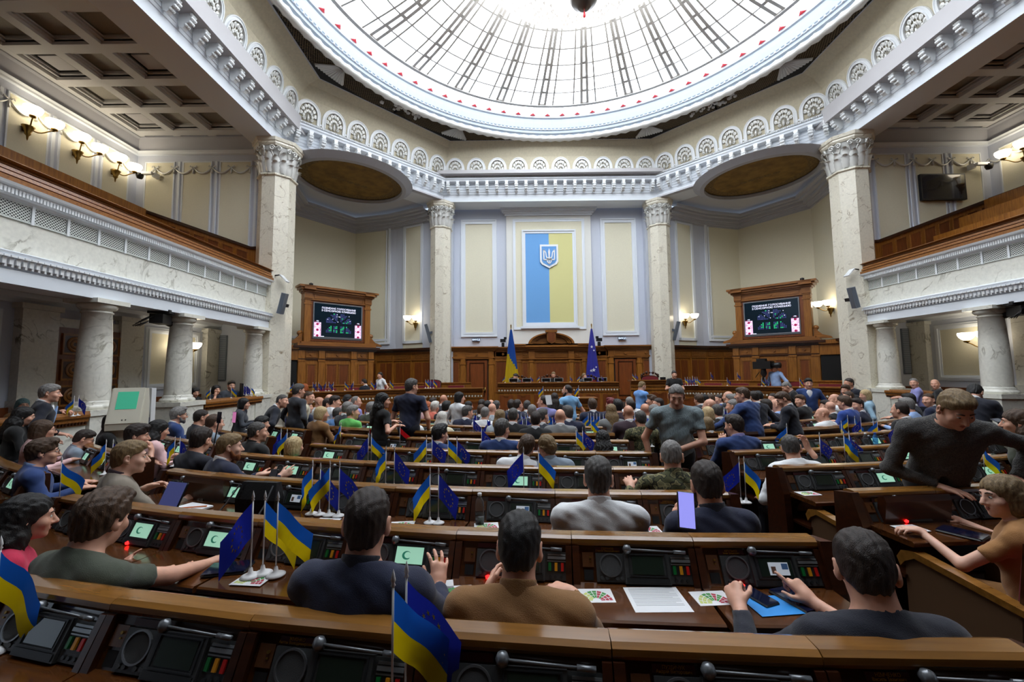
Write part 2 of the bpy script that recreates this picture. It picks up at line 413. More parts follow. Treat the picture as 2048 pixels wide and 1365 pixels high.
for s in (-1,1):
    pts = [pol(r,s*.07*A,-.02) for r in np.linspace(7.0,3.1,9)]
    rb.loft([[(p[0]-.0,p[1]-.045,p[2]-.03),(p[0],p[1]+.045,p[2]-.03),(p[0],p[1]+.045,p[2]+.03),(p[0],p[1]-.045,p[2]+.03)] for p in pts], cap=True)
for (r,_) in RR:
    p = pol(r-.03,0,-.02); rb.box((p[0],p[1],p[2]),(.12,2*.07*A*r,.05))
rbm = rb.mesh('double_rib', [bar_m])
sb = MB(); pts = [pol(r,0,-.02) for r in np.linspace(7.0,3.1,9)]
sb.loft([[(p[0],p[1]-.026,p[2]-.03),(p[0],p[1]+.026,p[2]-.03),(p[0],p[1]+.026,p[2]+.02),(p[0],p[1]-.026,p[2]+.02)] for p in pts], cap=True)
sbm = sb.mesh('glazing_bar', [bar_m])
for k in range(N):
    ob('double_rib', rbm, sky, rz=PI/2+.06+k*A)
    ob('glazing_bar', sbm, sky, rz=PI/2+.06+(k+.26)*A); ob('glazing_bar', sbm, sky, rz=PI/2+.06+(k+.745)*A)
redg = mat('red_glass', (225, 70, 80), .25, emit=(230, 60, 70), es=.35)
tri = MB(); tri.prism([(7.56,-.12),(7.56,.12),(7.43,0)], 'z', -.01, .03); trm = tri.mesh('red_bead', [redg])
ub = MB(); ub.tube([(7.43,0,.02),(7.04,0,.1)], .012, 4); ub.tube([(7.43,0,.02),(7.56,.12,-.005)], .01, 4); ub.tube([(7.43,0,.02),(7.56,-.12,-.005)], .01, 4); ubm = ub.mesh('rim_bar', [bar_m])
for k in range(N2):
    t = PI/2+.02+k*A2; ob('red_bead', trm, sky, rz=t); ob('rim_bar', ubm, sky, rz=t)
cap_ = MB(); cap_.lathe([(7.95,-.05),(7.95,1.2),(.01,1.6)], (0,0,0), 48)
# chandelier
ch = thing('chandelier', 'huge white crystal chandelier bowl with a bronze boss and red drops under the dome', 'chandelier', (0,CY,0))
chm = mat('lit_crystal', (250, 246, 240), .3, emit=(255, 248, 238), es=1.0)
cb = MB(); cb.sm = True
cb.lathe([(.32,10.42),(.5,10.55),(1.0,10.9),(1.5,11.3),(2.1,11.75),(2.6,12.02),(2.72,12.1),(2.72,12.25),(2.5,12.35)], (0,0,0), 72)
cb.build('bowl', chm, ch)
cf = MB()
for k in range(700):
    t = random.uniform(0,2*PI); u = random.random()**.6; r = .6+2.1*u; z = 10.42+ (r-.3)*.72+random.uniform(-.06,.0); h = random.uniform(.02,.05)
    cf.lathe([(0,-h*1.5),(h,0),(0,h)], (r*math.cos(t), r*math.sin(t), z-.02), 4)
cf.build('crystals', mat('crystal', (240, 242, 245), .08, emit=(255,250,245), es=.25), ch, kind='stuff')
bs = MB(); bs.sm = True; bs.lathe([(.0,10.14),(.05,10.14),(.07,10.17),(.13,10.18),(.16,10.22),(.27,10.3),(.31,10.38),(.30,10.5),(.1,10.55)], (0,0,0), 24)
bs.build('boss', mat('bronze_grey', (120, 112, 104), .4, metal=.7), ch)
# the red pendant
dr = MB(); dr.sm = True; dr.lathe([(0,9.93),(.025,9.95),(.032,9.99),(.02,10.05),(.006,10.09),(.004,10.15)], (0,0,0), 12); dr.build('drop', redg, ch)
for k in range(16):
    t = PI*1.15+k*.055; r = 1.75-k*.0
    d = MB(); d.sm = True
    for j in range(3): d.lathe([(0,-.035),(.022,0),(0,.03)], (r*math.cos(t), r*math.sin(t), 11.36-j*.06), 6)
    if k % 3 == 0: d.build('bead_string', redg, ch)
# ---------------------------------------------------------------- octagonal pillars
def leaf(mb, a, r0, z0, h, w, curl, tilt=.18):
    """acanthus leaf: a curved strip standing against the bell, its tip rolling outward"""
    rows = []; n = 7
    for i in range(n+1):
        t = i/n; rr = r0 + tilt*h*t + curl*max(0, t-.62)**1.5*2.2; z = z0 + h*min(t,.9) - curl*max(0, t-.8)*1.1
        ww = w*(.55+.6*math.sin(PI*min(t*1.15,1)))*(1 if i % 2 else .82)*(1-.45*max(0,t-.6)/.4)
        row = []
        for u, dr in ((-1,-.02),(-.5,.012),(0,.035),(.5,.012),(1,-.02)):
            an = a+u*ww/2/max(r0,.3); R = rr+dr; row.append((R*math.cos(an), R*math.sin(an), z))
        rows.append(row)
    mb.sm = True; mb.loft(rows, closed=False); mb.sm = False
def octo(r, z, rot=PI/8): return [(r/math.cos(PI/8)*math.cos(rot+i*PI/4), r/math.cos(PI/8)*math.sin(rot+i*PI/4), z) for i in range(8)]
def pillar(x, y, ap, zb, label):
    t = thing('octagonal_pillar', label, 'pillar', (x,y,zb), 0, 'octagonal marble pillars under the entablature')
    H = 9.46-zb; zc = 8.39-zb; k = ap/.5
    m = MB(); m.loft([octo(ap*1.3,0),octo(ap*1.3,.25),octo(ap*1.12,.4),octo(ap*1.04,.5)], cap=True); m.build('base', marbc, t)
    m = MB(); m.loft([octo(ap*1.02,.45),octo(ap,1.5),octo(ap*.985,zc-.06)], cap=True); m.build('shaft', marbc, t)
    m = MB(); m.loft([octo(ap*1.0,zc-.1),octo(ap*1.09,zc-.07),octo(ap*1.09,zc-.03),octo(ap*1.0,zc)], cap=True); m.build('neck_ring', marbc, t)
    c = MB(); c.sm = True; c.lathe([(ap*.96,zc),(ap*.98,zc+.4),(ap*1.05,zc+.65),(ap*1.2,zc+.88)], (0,0,0), 24); c.sm = False
    for j in range(8):
        leaf(c, PI/8+j*PI/4, ap*1.0, zc+.0, .42, .3*k, .16); leaf(c, j*PI/4, ap*1.0, zc+.02, .46, .3*k, .18)
    for j in range(8):
        leaf(c, j*PI/4, ap*1.02, zc+.3, .42, .26*k, .2)
        leaf(c, PI/8+j*PI/4, ap*1.02, zc+.25, .34, .24*k, .16)
    c.build('capital', silver, t)
    v = MB(); v.sm = True
    for j in range(8):
        a = PI/8+j*PI/4; Rv = ap*1.27
        for s in (-1,1):
            pts = []
            for q in range(16):
                th = q*.55; rad = .085*(1-q/20); u = s*(.10-rad*math.cos(th))
                R = Rv - .02*q/16 + .04*math.sin(th)*.3
                pts.append(((R)*math.cos(a)-u*math.sin(a), (R)*math.sin(a)+u*math.cos(a), zc+.74+rad*math.sin(th)))
            v.tube(pts, .022, 5)
            v.tube([((ap*1.02)*math.cos(a)-s*.02*math.sin(a),(ap*1.02)*math.sin(a)+s*.02*math.cos(a),zc+.4),((ap*1.1)*math.cos(a)-s*.1*math.sin(a),(ap*1.1)*math.sin(a)+s*.1*math.cos(a),zc+.62),(Rv*math.cos(a)-s*.17*math.sin(a),Rv*math.sin(a)+s*.17*math.cos(a),zc+.8)], .022, 5)
    v.build('volutes', silver, t)
    ab = MB(); ab.loft([octo(ap*1.22,zc+.84),octo(ap*1.3,zc+.9),octo(ap*1.3,zc+.95),octo(ap*1.36,zc+.97),octo(ap*1.4,H)], cap=True); ab.build('abacus', marbc, t)
    return t
pillar(-9.25,12.8,.5,.05,'tall octagonal marble pillar beside the exit-sign gallery on the left')
pillar(9.25,12.8,.5,.05,'tall octagonal marble pillar beside the gallery with the wall television')
pillar(-4.77,17.5,.43,.05,'octagonal marble pillar left of the rostrum wall')
pillar(4.77,17.5,.43,.05,'octagonal marble pillar right of the rostrum wall')
# ---------------------------------------------------------------- rostrum wall
YW = 18.2
bw = MB(); bw.bb(-5.3,5.3,YW,YW+.2,-.1,9.7); wallb = struct(bw.build('wall_back', bluew), 'pale blue wall behind the rostrum', 'wall')
def frame_y(mb, x0, x1, z0, z1, y, w, d, steps=((0,1),(.35,.6))):
    """stepped picture molding lying on a wall that faces -y"""
    for i,(o,h) in enumerate(steps):
        a = w*o; b = w; dd = d*h
        if i == len(steps)-1: b = w
        b = w*(steps[i+1][0]) if i+1 < len(steps) else w
        mb.bb(x0+a,x1-a,y-dd,y,z0+a,z0+b); mb.bb(x0+a,x1-a,y-dd,y,z1-b,z1-a)
        mb.bb(x0+a,x0+b,y-dd,y,z0+b,z1-b); mb.bb(x1-b,x1-a,y-dd,y,z0+b,z1-b)
for s in (-1,1):
    m = MB(s); frame_y(m, 2.36,3.98,3.66,9.03, YW, .2, .07, ((0,1),(.3,.5),(.6,.8))); m.build('panel_frame', white, wallb)
    m = MB(s); m.bb(2.56,3.78,YW-.015,YW,3.86,8.83); m.build('wall_panel', cream, wallb)
    m = MB(s); m.bb(4.3,5.3,YW-.35,YW,0,9.7); m.build('wall_pier', bluew, wallb)
m = MB(); m.bb(-1.92,1.92,YW-.10,YW,2.9,9.3)
m.build('chimney_breast', mat('ivory_plaster', (232, 232, 226), .7), wallb)
m = MB(); m.bb(-1.6,1.6,YW-.115,YW-.1,4.0,8.95); m.build('wall_panel', cream, wallb)
m = MB(); frame_y(m, -1.62,1.62,3.95,9.0, YW-.1, .12, .05); m.build('panel_frame', white, wallb)
m = MB()
for z0,z1,o in ((9.16,9.24,.06),(9.24,9.34,.12),(9.34,9.42,.2),(9.42,9.48,.26)): m.bb(-1.92-o,1.92+o,YW-.1-o,YW,z0,z1)
m.build('panel_cornice', white, wallb)
fp = thing('flag_panel', 'tall wall panel, half blue and half yellow, in a white frame', 'panel', (0,YW-.12,6.3))
m = MB(); m.bb(-1.06,0,-.03,0,-2.05,2.02); m.build('blue_half', mat('panel_blue', (112, 172, 232), .7, bump=.15, bscale=240), fp)
m = MB(); m.bb(0,1.06,-.03,0,-2.05,2.02); m.build('yellow_half', mat('panel_yellow', (222, 218, 152), .7, bump=.15, bscale=240), fp)
m = MB(); frame_y(m, -1.22,1.22,-2.2,2.18,0,.16,.09,((0,1),(.4,.6))); m.bb(-1.3,1.3,-.1,0,-2.3,-2.2); m.build('frame', white, fp)
# coat of arms: shield with trident
em = thing('coat_of_arms', 'blue shield with a white trident fixed to the flag panel', 'emblem', (0,YW-.16,7.25))
def shield(w, h, cut): return [(-w,h),(w,h),(w,-h*.45),(w*.8,-h*.68),(0,-h),(-w*.8,-h*.68),(-w,-h*.45)]
m = MB(); m.prism(shield(.41,.54,0), 'y', -.05, 0); m.build('rim', whiteg, em)
m = MB(); m.prism(shield(.33,.45,0), 'y', -.06, -.045); m.build('field', mat('shield_blue', (96, 158, 222), .5), em)
m = MB()
def bar2(p, q, w=.028): 
    d = Vector((q[0]-p[0],q[1]-p[1])).normalized(); nx, nz = -d.y*w, d.x*w
    m.prism([(p[0]+nx,p[1]+nz),(q[0]+nx,q[1]+nz),(q[0]-nx,q[1]-nz),(p[0]-nx,p[1]-nz)], 'y', -.085, -.055)
m.prism([(0,.36),(.045,.2),(.03,0),(.03,-.12),(-.03,-.12),(-.03,0),(-.045,.2)], 'y', -.09, -.055)
for s in (-1,1):
    bar2((s*.24,.30),(s*.24,-.16)); bar2((s*.24,-.16),(0,-.16),.026); bar2((s*.24,.30),(s*.15,.16),.024); bar2((s*.15,.16),(s*.13,.0),.024)
    bar2((s*.13,.0),(s*.1,-.08),.024); bar2((s*.1,-.08),(s*.03,-.16),.022); bar2((s*.03,-.05),(s*.1,-.16),.02); bar2((s*.1,-.16),(s*.08,-.26),.022); bar2((s*.08,-.26),(0,-.36),.022)
bar2((0,-.12),(0,-.36),.02)
m.build('trident', whiteg, em)
# exit signs
signm = mat('sign_glass', (60, 80, 100), .3); lett = mat('sign_letters', (235, 245, 255), .5, emit=(215,235,255), es=1.2)
def text(name, s, size, loc, rot, m, parent=None, align='CENTER', ext=.002):
    cu = bpy.data.curves.new(name, 'FONT'); cu.body = s; cu.size = size; cu.align_x = align; cu.align_y = 'CENTER'; cu.extrude = ext; cu.resolution_u = 2
    cu.materials.append(m); o = bpy.data.objects.new(name, cu); C.objects.link(o); o.location = loc; o.rotation_euler = rot
    if parent: o.parent = parent
    return o
def exit_sign(x, y, z, rz, lab, size=(.34,.12)):
    t = thing('exit_sign', lab, 'sign', (x,y,z), rz)
    m = MB(); m.bb(-size[0]/2,size[0]/2,-.02,.03,-size[1]/2,size[1]/2); m.build('housing', mat('sign_blue', (30, 44, 70), .4), t)
    text('lettering', 'ВИХІД', size[1]*.8, (0,-.024,.004), (PI/2,0,0), lett, t)
exit_sign(-3.3,YW-.08,3.52,0,'small ВИХІД exit sign on the wall left of the rostrum', (.36,.13))
exit_sign(3.2,YW-.08,3.52,0,'small ВИХІД exit sign on the wall right of the rostrum', (.36,.13))
# panelled oak wainscot behind the rostrum
wb = struct(thing('wall_wainscot', 'oak panelled wainscot behind the rostrum', 'panelling'))
def wpanel(mb, x0, x1, z0, z1, y, w=.05):
    frame_y(mb, x0, x1, z0, z1, y, w, .035, ((0,1),(.5,.5)))
yw = YW-.25
m = MB(); m.bb(-4.35,4.35,yw,YW,0,3.05); m.build('panelling', woodw, wb)
def cornice(mb, x0, x1, z, y, d0=0):
    for z0,z1,o in ((-.42,-.36,.03),(-.36,-.12,.0),(-.12,-.08,.05),(-.08,-.03,.09),(-.03,.03,.14),(.03,.08,.2)): mb.bb(x0-o*(d0>0),x1+o*(d0>0),y-o-d0,YW,z+z0,z+z1)
m = MB(); cornice(m,-4.35,4.35,3.1,yw); m.build('cornice', woodx, wb)
for s in (-1,1):
    m = MB(s); m.bb(2.55,4.25,yw-.1,YW,2.66,3.05); cornice(m,2.5,4.3,3.12,yw,.08); m.build('door_cornice', woodx, wb)
    for x in (2.62,3.86):
        m = MB(s); m.bb(x-.1,x+.1,yw-.09,yw,0,2.66); m.bb(x-.13,x+.13,yw-.11,yw,2.42,2.5); m.build('pilaster', woodw, wb)
    for x0,x1 in ((1.86,2.44),(4.02,4.34)):
        m = MB(s); m.cur = 0; wpanel(m,x0,x1,1.2,2.58,yw); m.cur = 1; m.bb(x0+.05,x1-.05,yw-.008,yw,1.25,2.53); m.build('panel', [woodx, woodr], wb)
    for k,(x0,x1) in enumerate(((1.76,2.45),(2.75,3.74),(3.95,4.34))):
        m = MB(s); wpanel(m,x0,x1,2.74,2.98,yw-(.1 if k==1 else 0),.03); m.prism([((x0+x1)/2-.06,2.86),((x0+x1)/2,2.92),((x0+x1)/2+.06,2.86),((x0+x1)/2,2.80)],'y',yw-.15,yw); m.build('frieze_panel', woodx, wb)
    d = struct(MB(s).bb(2.76,3.72,yw-.02,yw+.01,0,2.64).build('door_%d' % (1 if s<0 else 2), dark), 'plain oak door %s of the rostrum in the wainscot' % ('left' if s<0 else 'right'), 'door')
    m = MB(s); m.bb(2.80,3.70,yw-.05,yw-.02,0,2.6); m.cur = 1; frame_y(m,2.92,3.58,1.0,2.5,yw-.05,.04,.02); frame_y(m,2.92,3.58,.15,.85,yw-.05,.04,.02); m.build('leaf', [woodr, woodk], d)
    m = MB(s); m.sm = True; m.tube([(2.9,yw-.05,1.3),(2.9,yw-.13,1.3),(3.0,yw-.13,1.3)],.015,6); m.bb(2.87,2.93,yw-.06,yw-.05,1.2,1.42); m.build('handle', brass, d)
# portal
pt = thing('rostrum_portal', 'oak portal with an arched pediment and a carved shield behind the chairs', 'portal', (0,yw,0))
m = MB(); m.bb(-1.62,1.62,-.15,0,0,2.7); m.build('back_panel', woodw, pt)
m = MB()
for z0,z1,o in ((2.62,2.66,.05),(2.66,2.94,.0),(2.94,2.99,.04),(2.99,3.06,.1),(3.06,3.14,.16),(3.14,3.22,.24),(3.22,3.28,.28)): m.bb(-1.56-o,1.56+o,-.18-o,0,z0,z1)
for x in (-.86,.86): m.bb(x-.13,x+.13,-.26,0,2.62,2.98)
m.bb(-1.0,1.0,-.3,0,2.99,3.06); m.bb(-1.06,1.06,-.38,0,3.06,3.14); m.bb(-1.12,1.12,-.46,0,3.14,3.28); m.build('entablature', woodx, pt)
m = MB()
for r0,r1,d in ((1.0,.9,.34),(.9,.8,.26),(.8,.72,.2)):
    p0 = [(r0*math.cos(PI*i/24), 3.28+r0*.49*math.sin(PI*i/24)) for i in range(25)]; p1 = [(r1*math.cos(PI*i/24), 3.28+r1*.49*math.sin(PI*i/24)) for i in range(25)]
    rr = [[(a[0],-d,a[1]),(a[0],0,a[1]),(b[0],0,b[1]),(b[0],-d,b[1])] for a,b in zip(p0,p1)]; m.loft(rr, cap=True)
m.prism([(.73*math.cos(PI*i/24), 3.28+.36*math.sin(PI*i/24)) for i in range(25)],'y',-.12,0); m.build('arched_pediment', woodx, pt)
m = MB(); m.prism([(x,z+3.55) for x,z in shield(.19,.27,0)],'y',-.42,-.1); m.bb(-.25,.25,-.44,-.1,3.78,3.88); m.bb(-.2,.2,-.42,-.1,3.72,3.78)
m.cur = 1; m.prism([(x,z+3.55) for x,z in shield(.15,.22,0)],'y',-.435,-.42)
for s in (-1,0,1): m.bb(s*.07-.015,s*.07+.015,-.445,-.435,3.45,3.65)
m.build('carved_shield', [woodx, woodr], pt)
for x in (-1.42,-.86,.86,1.42):
    m = MB(); m.bb(x-.09,x+.09,-.22,-.15,0,2.62); m.bb(x-.12,x+.12,-.24,-.15,2.5,2.56); m.bb(x-.07,x+.07,-.235,-.22,.2,2.45); m.build('pilaster', woodw, pt)
for x0,x1 in ((-1.28,-1.0),(-.7,.7),(1.0,1.28)):
    m = MB(); wpanel(m,x0,x1,.9,2.5,-.15); m.cur = 1; m.bb(x0+.05,x1-.05,-.16,-.15,.95,2.45); m.build('panel', [woodx, woodr], pt)
    m = MB(); wpanel(m,x0+.02,x1-.02,2.7,2.92,-.18,.03); xm = (x0+x1)/2; m.prism([(xm-.07,2.81),(xm,2.86),(xm+.07,2.81),(xm,2.76)],'y',-.21,-.18); m.build('frieze_panel', woodx, pt)
# ---------------------------------------------------------------- side galleries (mirrored pair)
def frame_x(mb, y0, y1, z0, z1, x, w, d, steps=((0,1),(.35,.6))):
    """stepped molding on a wall plane facing -x (toward the axis)"""
    for i,(o,h) in enumerate(steps):
        a = w*o; b = w*steps[i+1][0] if i+1 < len(steps) else w; dd = d*h
        mb.bb(x-dd,x,y0+a,y1-a,z0+a,z0+b); mb.bb(x-dd,x,y0+a,y1-a,z1-b,z1-a)
        mb.bb(x-dd,x,y0+a,y0+b,z0+b,z1-b); mb.bb(x-dd,x,y1-b,y1-a,z0+b,z1-b)
grm = mat('grille_white', (214, 218, 212), .5); coffm = mat('coffer_mesh', (172, 168, 158), .8, var=.12, vscale=60); crmw = mat('cornice_white', (222, 222, 222), .6)
gl = MB(); gl.bb(-.02,.0,-.255,.255,4.47,4.49); gl.bb(-.02,0,-.255,.255,4.73,4.75); gl.bb(-.02,0,-.255,-.235,4.49,4.73); gl.bb(-.02,0,.235,.255,4.49,4.73)
glf = gl.mesh('grille_frame', [grm])
gl = MB()
for k in range(-6,16):
    for s in (-1,1):
        y0, y1 = -.235+k*.047, -.235+k*.047+.24; z0, z1 = 4.49, 4.73
        if y0 < -.235: z0 += -.235-y0; y0 = -.235
        if y1 > .235: z1 -= y1-.235; y1 = .235
        if y1-y0 < .01: continue
        a, b = (y0*s,z0),(y1*s,z1); d = .0046
        gl.add([(-.008,a[0]-d*s,a[1]+d),(-.008,a[0]+d*s,a[1]-d),(-.008,b[0]+d*s,b[1]-d),(-.008,b[0]-d*s,b[1]+d)], [(0,1,2,3)])
gll = gl.mesh('grille_lattice', [grm])
glb = MB().bb(-.004,-.001,-.24,.24,4.48,4.74).mesh('grille_shade', [dark])  # near-black sheet paints the shade behind the lattice holes
def doric(x, y, z0, z1, label, grp):
    t = thing('marble_column', label, 'column', (x,y,z0), 0, grp); h = z1-z0
    m = MB(); m.bb(-.34,.34,-.34,.34,-1.3,-.06); m.bb(-.37,.37,-.37,.37,-.1,0); m.build('pedestal', marbw, t)
    m = MB(); m.sm = True; m.lathe([(.31,0),(.33,.03),(.31,.07),(.27,.09),(.28,.12),(.255,.15)], (0,0,0), 28); m.build('base', marbw, t)
    m = MB(); m.sm = True; m.lathe([(.25,.12),(.25,.5),(.235,1.1),(.205,h-.24),(.225,h-.23),(.225,h-.21),(.205,h-.2),(.205,h-.17)], (0,0,0), 32); m.build('shaft', marbw, t)
    m = MB(); m.sm = True; m.lathe([(.205,h-.18),(.24,h-.17),(.28,h-.12),(.28,h-.08),(.25,h-.06)], (0,0,0), 28); m.sm = False; m.bb(-.31,.31,-.31,.31,h-.07,h+.01); m.build('capital', marbw, t)
bowl_m = mat('opal_glass', (255, 250, 238), .3, emit=(255, 240, 214), es=SCONCE_E)
def sconce(p, rz, arms, lab, sc=1.0):
    t = thing('wall_sconce', lab, 'lamp', p, rz); t.scale = (sc,)*3
    m = MB(); m.sm = True; m.lathe([(0,-.30),(.012,-.27),(.02,-.2),(.05,-.16),(.045,-.13),(.085,-.03),(.1,0),(.02,.02)], (0,-.1,0), 12); m.bb(-.03,.03,-.1,0,-.1,0); m.build('bracket', brass, t)
    for (x,y,z) in arms:
        m = MB(); m.sm = True; pts = [(x*u, -.1+(y+.1)*u, .0-.09*math.sin(PI*min(1,u*1.2))*(1-u*.3)+z*u**1.6) for u in [i/8 for i in range(9)]]; m.tube(pts, .013, 6)
        m.lathe([(.012,0),(.05,.02),(.055,.05),(.04,.055)], (x,y,z), 12); m.build('arm', brass, t)
        m = MB(); m.sm = True; m.lathe([(.035,.05),(.085,.08),(.125,.13),(.145,.19),(.14,.225),(.10,.23),(.02,.235)], (x,y,z), 18); m.build('shade', bowl_m, t)
    return t
def gallery(s):
    nm = 'left' if s < 0 else 'right'
    G = struct(thing('wall_'+nm, 'gallery side of the hall on the '+nm+' with balcony and blue walls', 'gallery'))
    B = lambda: MB(s)
    # balcony
    m = B(); m.prism([(9.5,3.47),(9.08,3.47),(9.08,3.68),(9.12,3.69),(9.08,3.72),(9.0,3.90),(8.99,3.93),(9.19,3.99),(9.6,3.99),(9.6,3.47)],'y',-1,12.42); m.build('architrave', white, G)
    m = B(); m.prism([(9.2,3.99),(9.2,4.75),(9.6,4.75),(9.6,3.99)],'y',-1,12.42); m.build('balcony_front', marbw, G)
    m = B(); m.prism([(9.2,4.74),(9.17,4.76),(9.16,4.8),(9.06,4.87),(9.05,4.9),(9.0,4.92),(8.98,4.96),(9.6,4.96),(9.6,4.74)],'y',-1,12.45); m.build('balcony_cornice', whiteg, G)
    m = B(); m.prism([(9.0,4.955),(9.0,5.035),(9.06,5.04),(9.06,5.055),(9.02,5.06),(9.03,5.115),(9.09,5.12),(9.09,5.135),(9.05,5.14),(9.06,5.19),(9.12,5.195),(9.12,5.21),(9.08,5.215),(9.09,5.27),(9.5,5.27),(9.5,4.955)],'y',-1,12.5)
    m.prism([(9.0,5.27),(9.06,5.30),(9.25,5.30),(9.25,5.25),(9.06,5.25)],'y',-1,12.5); m.build('balcony_rail', woodx, G)
    m = B(); m.bb(9.5,14.2,-1,13.4,3.75,3.95); m.build('balcony_soffit', greyc, G)
    m = B()
    k = 0; y = 4.0
    while y < 12.4: m.box((9.035,y,3.80),(.03,.05,.11)); m.box((9.06,y+.035,3.735),(.03,.03,.05)); m.box((8.995,y,3.86),(.03,.07,.03)); y += .085
    m.build('leaf_molding', whiteg, G, kind='stuff')
    m = B(); y = 4.0
    while y < 12.45: m.box((9.075,y,4.85),(.05,.028,.09)); y += .046
    m.build('gadroon_molding', whiteg, G, kind='stuff')
    for k in range(14):
        y = 12.08-.51*k
        if y < 5.4: break
        g = ob('balcony_grille', glf, G, (s*9.195,y,0)); g2 = ob('lattice', gll, g, kind='stuff'); g3 = ob('shade_backing', glb, g)
        if s < 0: g.rotation_euler = (0,0,PI)
        m = B()
    m = B()
    for k in range(15): m.bb(9.165,9.2,12.08-.51*k+.235,12.08-.51*k+.275,4.46,4.76)
    m.build('grille_posts', whiteg, G)
    # columns
    for k,(y,lab) in enumerate(((11.97,'marble column nearest the octagonal pillar'),(9.32,'marble column with a camera mounted beside its capital'),(7.42,'thick marble column behind the information kiosk' if s<0 else 'marble column at the edge of the gallery'),(4.8,'marble column'))):
        if k == 3 or (k == 2 and s > 0): continue
        doric(s*9.3, y, 1.5, 3.47, lab+(' on the left' if s<0 else ' on the right'), 'gallery columns on the '+nm)
    # lower aisle walls
    m = B(); m.bb(11.5,11.7,-1,13.5,-.1,3.8); m.bb(9.9,11.7,13.4,13.6,-.1,3.8); m.build('lower_wall', bluew, G)
    m = B(); m.prism([(11.5,3.55),(11.44,3.56),(11.4,3.62),(11.3,3.66),(11.28,3.75),(11.5,3.75)],'y',-1,13.4); m.build('lower_cornice', white, G)
    m = B(); m.bb(11.42,11.5,-1,13.4,.2,1.5); m.bb(9.9,11.5,13.34,13.4,.2,1.5); m.build('wainscot', woodr, G)
    for (y0,y1) in ((7.96,8.62),(10.0,10.62),(12.85,13.4)):
        m = B(); m.bb(11.33,11.5,y0,y1,.2,3.45); m.bb(11.29,11.5,y0-.05,y1+.05,3.45,3.56); m.bb(11.29,11.5,y0-.04,y1+.04,.2,1.62); m.build('pilaster', marbw, G)
    for (y0,y1) in ((6.6,7.75),(10.85,12.7)):
        m = B(); frame_x(m,y0,y1,1.7,3.4,11.5,.16,.06,((0,.6),(.35,1),(.7,.5))); m.build('panel_frame', white, G)
        m = B(); m.bb(11.485,11.5,y0+.16,y1-.16,1.86,3.24); m.build('wall_panel', cream, G)
    # vents on the end wall
    m = B(); m.bb(11.08,11.32,13.36,13.4,1.9,3.38); m.build('vent', greym, G)
    m = B()
    for k in range(24): m.bb(11.1,11.3,13.345,13.36,1.94+k*.06,1.975+k*.06)
    m.build('vent_slats', mat('vent_grey_'+nm, (150, 158, 172), .5), G, kind='stuff')
    # upper gallery
    m = B(); m.bb(13.95,14.15,-1,13,3.9,9.9); m.bb(9.6,14.1,12.9,13.1,3.9,9.9); m.build('upper_wall', bluew, G)
    for yc in (11.56+1.08,11.56,10.47,9.38,8.3):
        if yc < 12: pass
    ys = [12.72,11.62,10.47,9.32,8.17,7.0]
    for a,b in zip(ys[1:],ys):
        m = B(); m.bb(13.93,13.95,a+.14,b-.14,7.6,9.05); m.build('wall_panel', cream, G)
        m = B(); frame_x(m,a+.12,b-.12,7.56,9.08,13.95,.035,.035,((0,1),)); m.build('panel_frame', white, G)
        m = B(); m.bb(13.925,13.95,a-.035,a+.035,7.56,9.08); m.build('blue_strip', white, G)
    xs = [10.02,11.33,12.55,13.78]
    for a,b in zip(xs,xs[1:]):
        m = B(); m.bb(a+.16,b-.14,12.88,12.9,5.4,9.05); m.build('wall_panel', cream, G)
        m = B(); frame_y(m,a+.14,b-.12,5.4,9.08,12.9,.035,.035,((0,1),)); m.build('panel_frame', white, G)
        m = B(); m.bb(a-.035,a+.035,12.87,12.9,5.4,9.08); m.build('blue_strip', white, G)
    # raked wainscot on the end wall, level on the side wall
    m = B(); m.prism([(9.75,3.9),(9.75,6.1),(10.05,6.1),(13.95,7.5),(13.95,3.9)],'y',12.83,12.9); m.build('raked_wainscot', woodw, G)
    m = B(); m.prism([(9.75,6.1),(10.05,6.1),(13.95,7.5),(13.95,7.6),(10.03,6.18),(9.75,6.18)],'y',12.78,12.9); m.build('wainscot_cap', woodk, G)
    for k in range(8):
        x0 = 10.1+k*.47; z = 6.1+(x0-10.05)*.359
        m = B(); m.prism([(x0+.06,z-.75),(x0+.06,z-.1),(x0+.4,z+.02),(x0+.4,z-.63)],'y',12.82,12.83); m.build('panel', woodr, G)
        m = B(); b2 = [(x0+.06,z-.1),(x0+.4,z+.02),(x0+.4,z+.0),(x0+.06,z-.12)]; m.prism(b2,'y',12.8,12.83); m.bb(x0+.05,x0+.065,12.8,12.83,z-.75,z-.1); m.bb(x0+.395,x0+.41,12.8,12.83,z-.63,z+.02); m.build('panel_molding', woodx, G)
    m = B(); m.bb(13.85,13.95,-1,12.9,3.9,7.5); m.build('side_wainscot', woodw, G)
    m = B(); m.bb(13.8,13.95,-1,12.9,7.45,7.56); m.build('wainscot_cap', woodk, G)
    # stepped seating decks
    for k in range(5):
        m = B(); m.bb(9.6+k*.85,14,-1,12.8,3.95,4.35+k*.55); m.build('seating_step', woodk, G)
        m = B(); m.bb(9.9+k*.85,9.98+k*.85,-1,12.6,4.3+k*.55,5.05+k*.58); m.build('bench_back', woodw, G)
    # cornice, cove, ceiling
    m = B(); m.prism([(13.95,9.3),(13.86,9.31),(13.85,9.36),(13.80,9.40),(13.95,9.42)],'y',-1,12.9); m.prism([(12.9,9.3),(12.81,9.31),(12.8,9.36),(12.75,9.40),(12.9,9.42)],'x',9.7,13.95); m.build('wall_cornice', white, G)
    m = B(); m.prism([(13.95,9.42),(13.9,9.42),(13.7,9.72),(13.62,9.75),(13.62,9.8),(13.95,9.8)],'y',-1,12.9); m.prism([(12.9,9.42),(12.85,9.42),(12.65,9.72),(12.6,9.75),(12.6,9.8),(12.9,9.8)],'x',9.7,13.95); m.build('cove', soff, G)
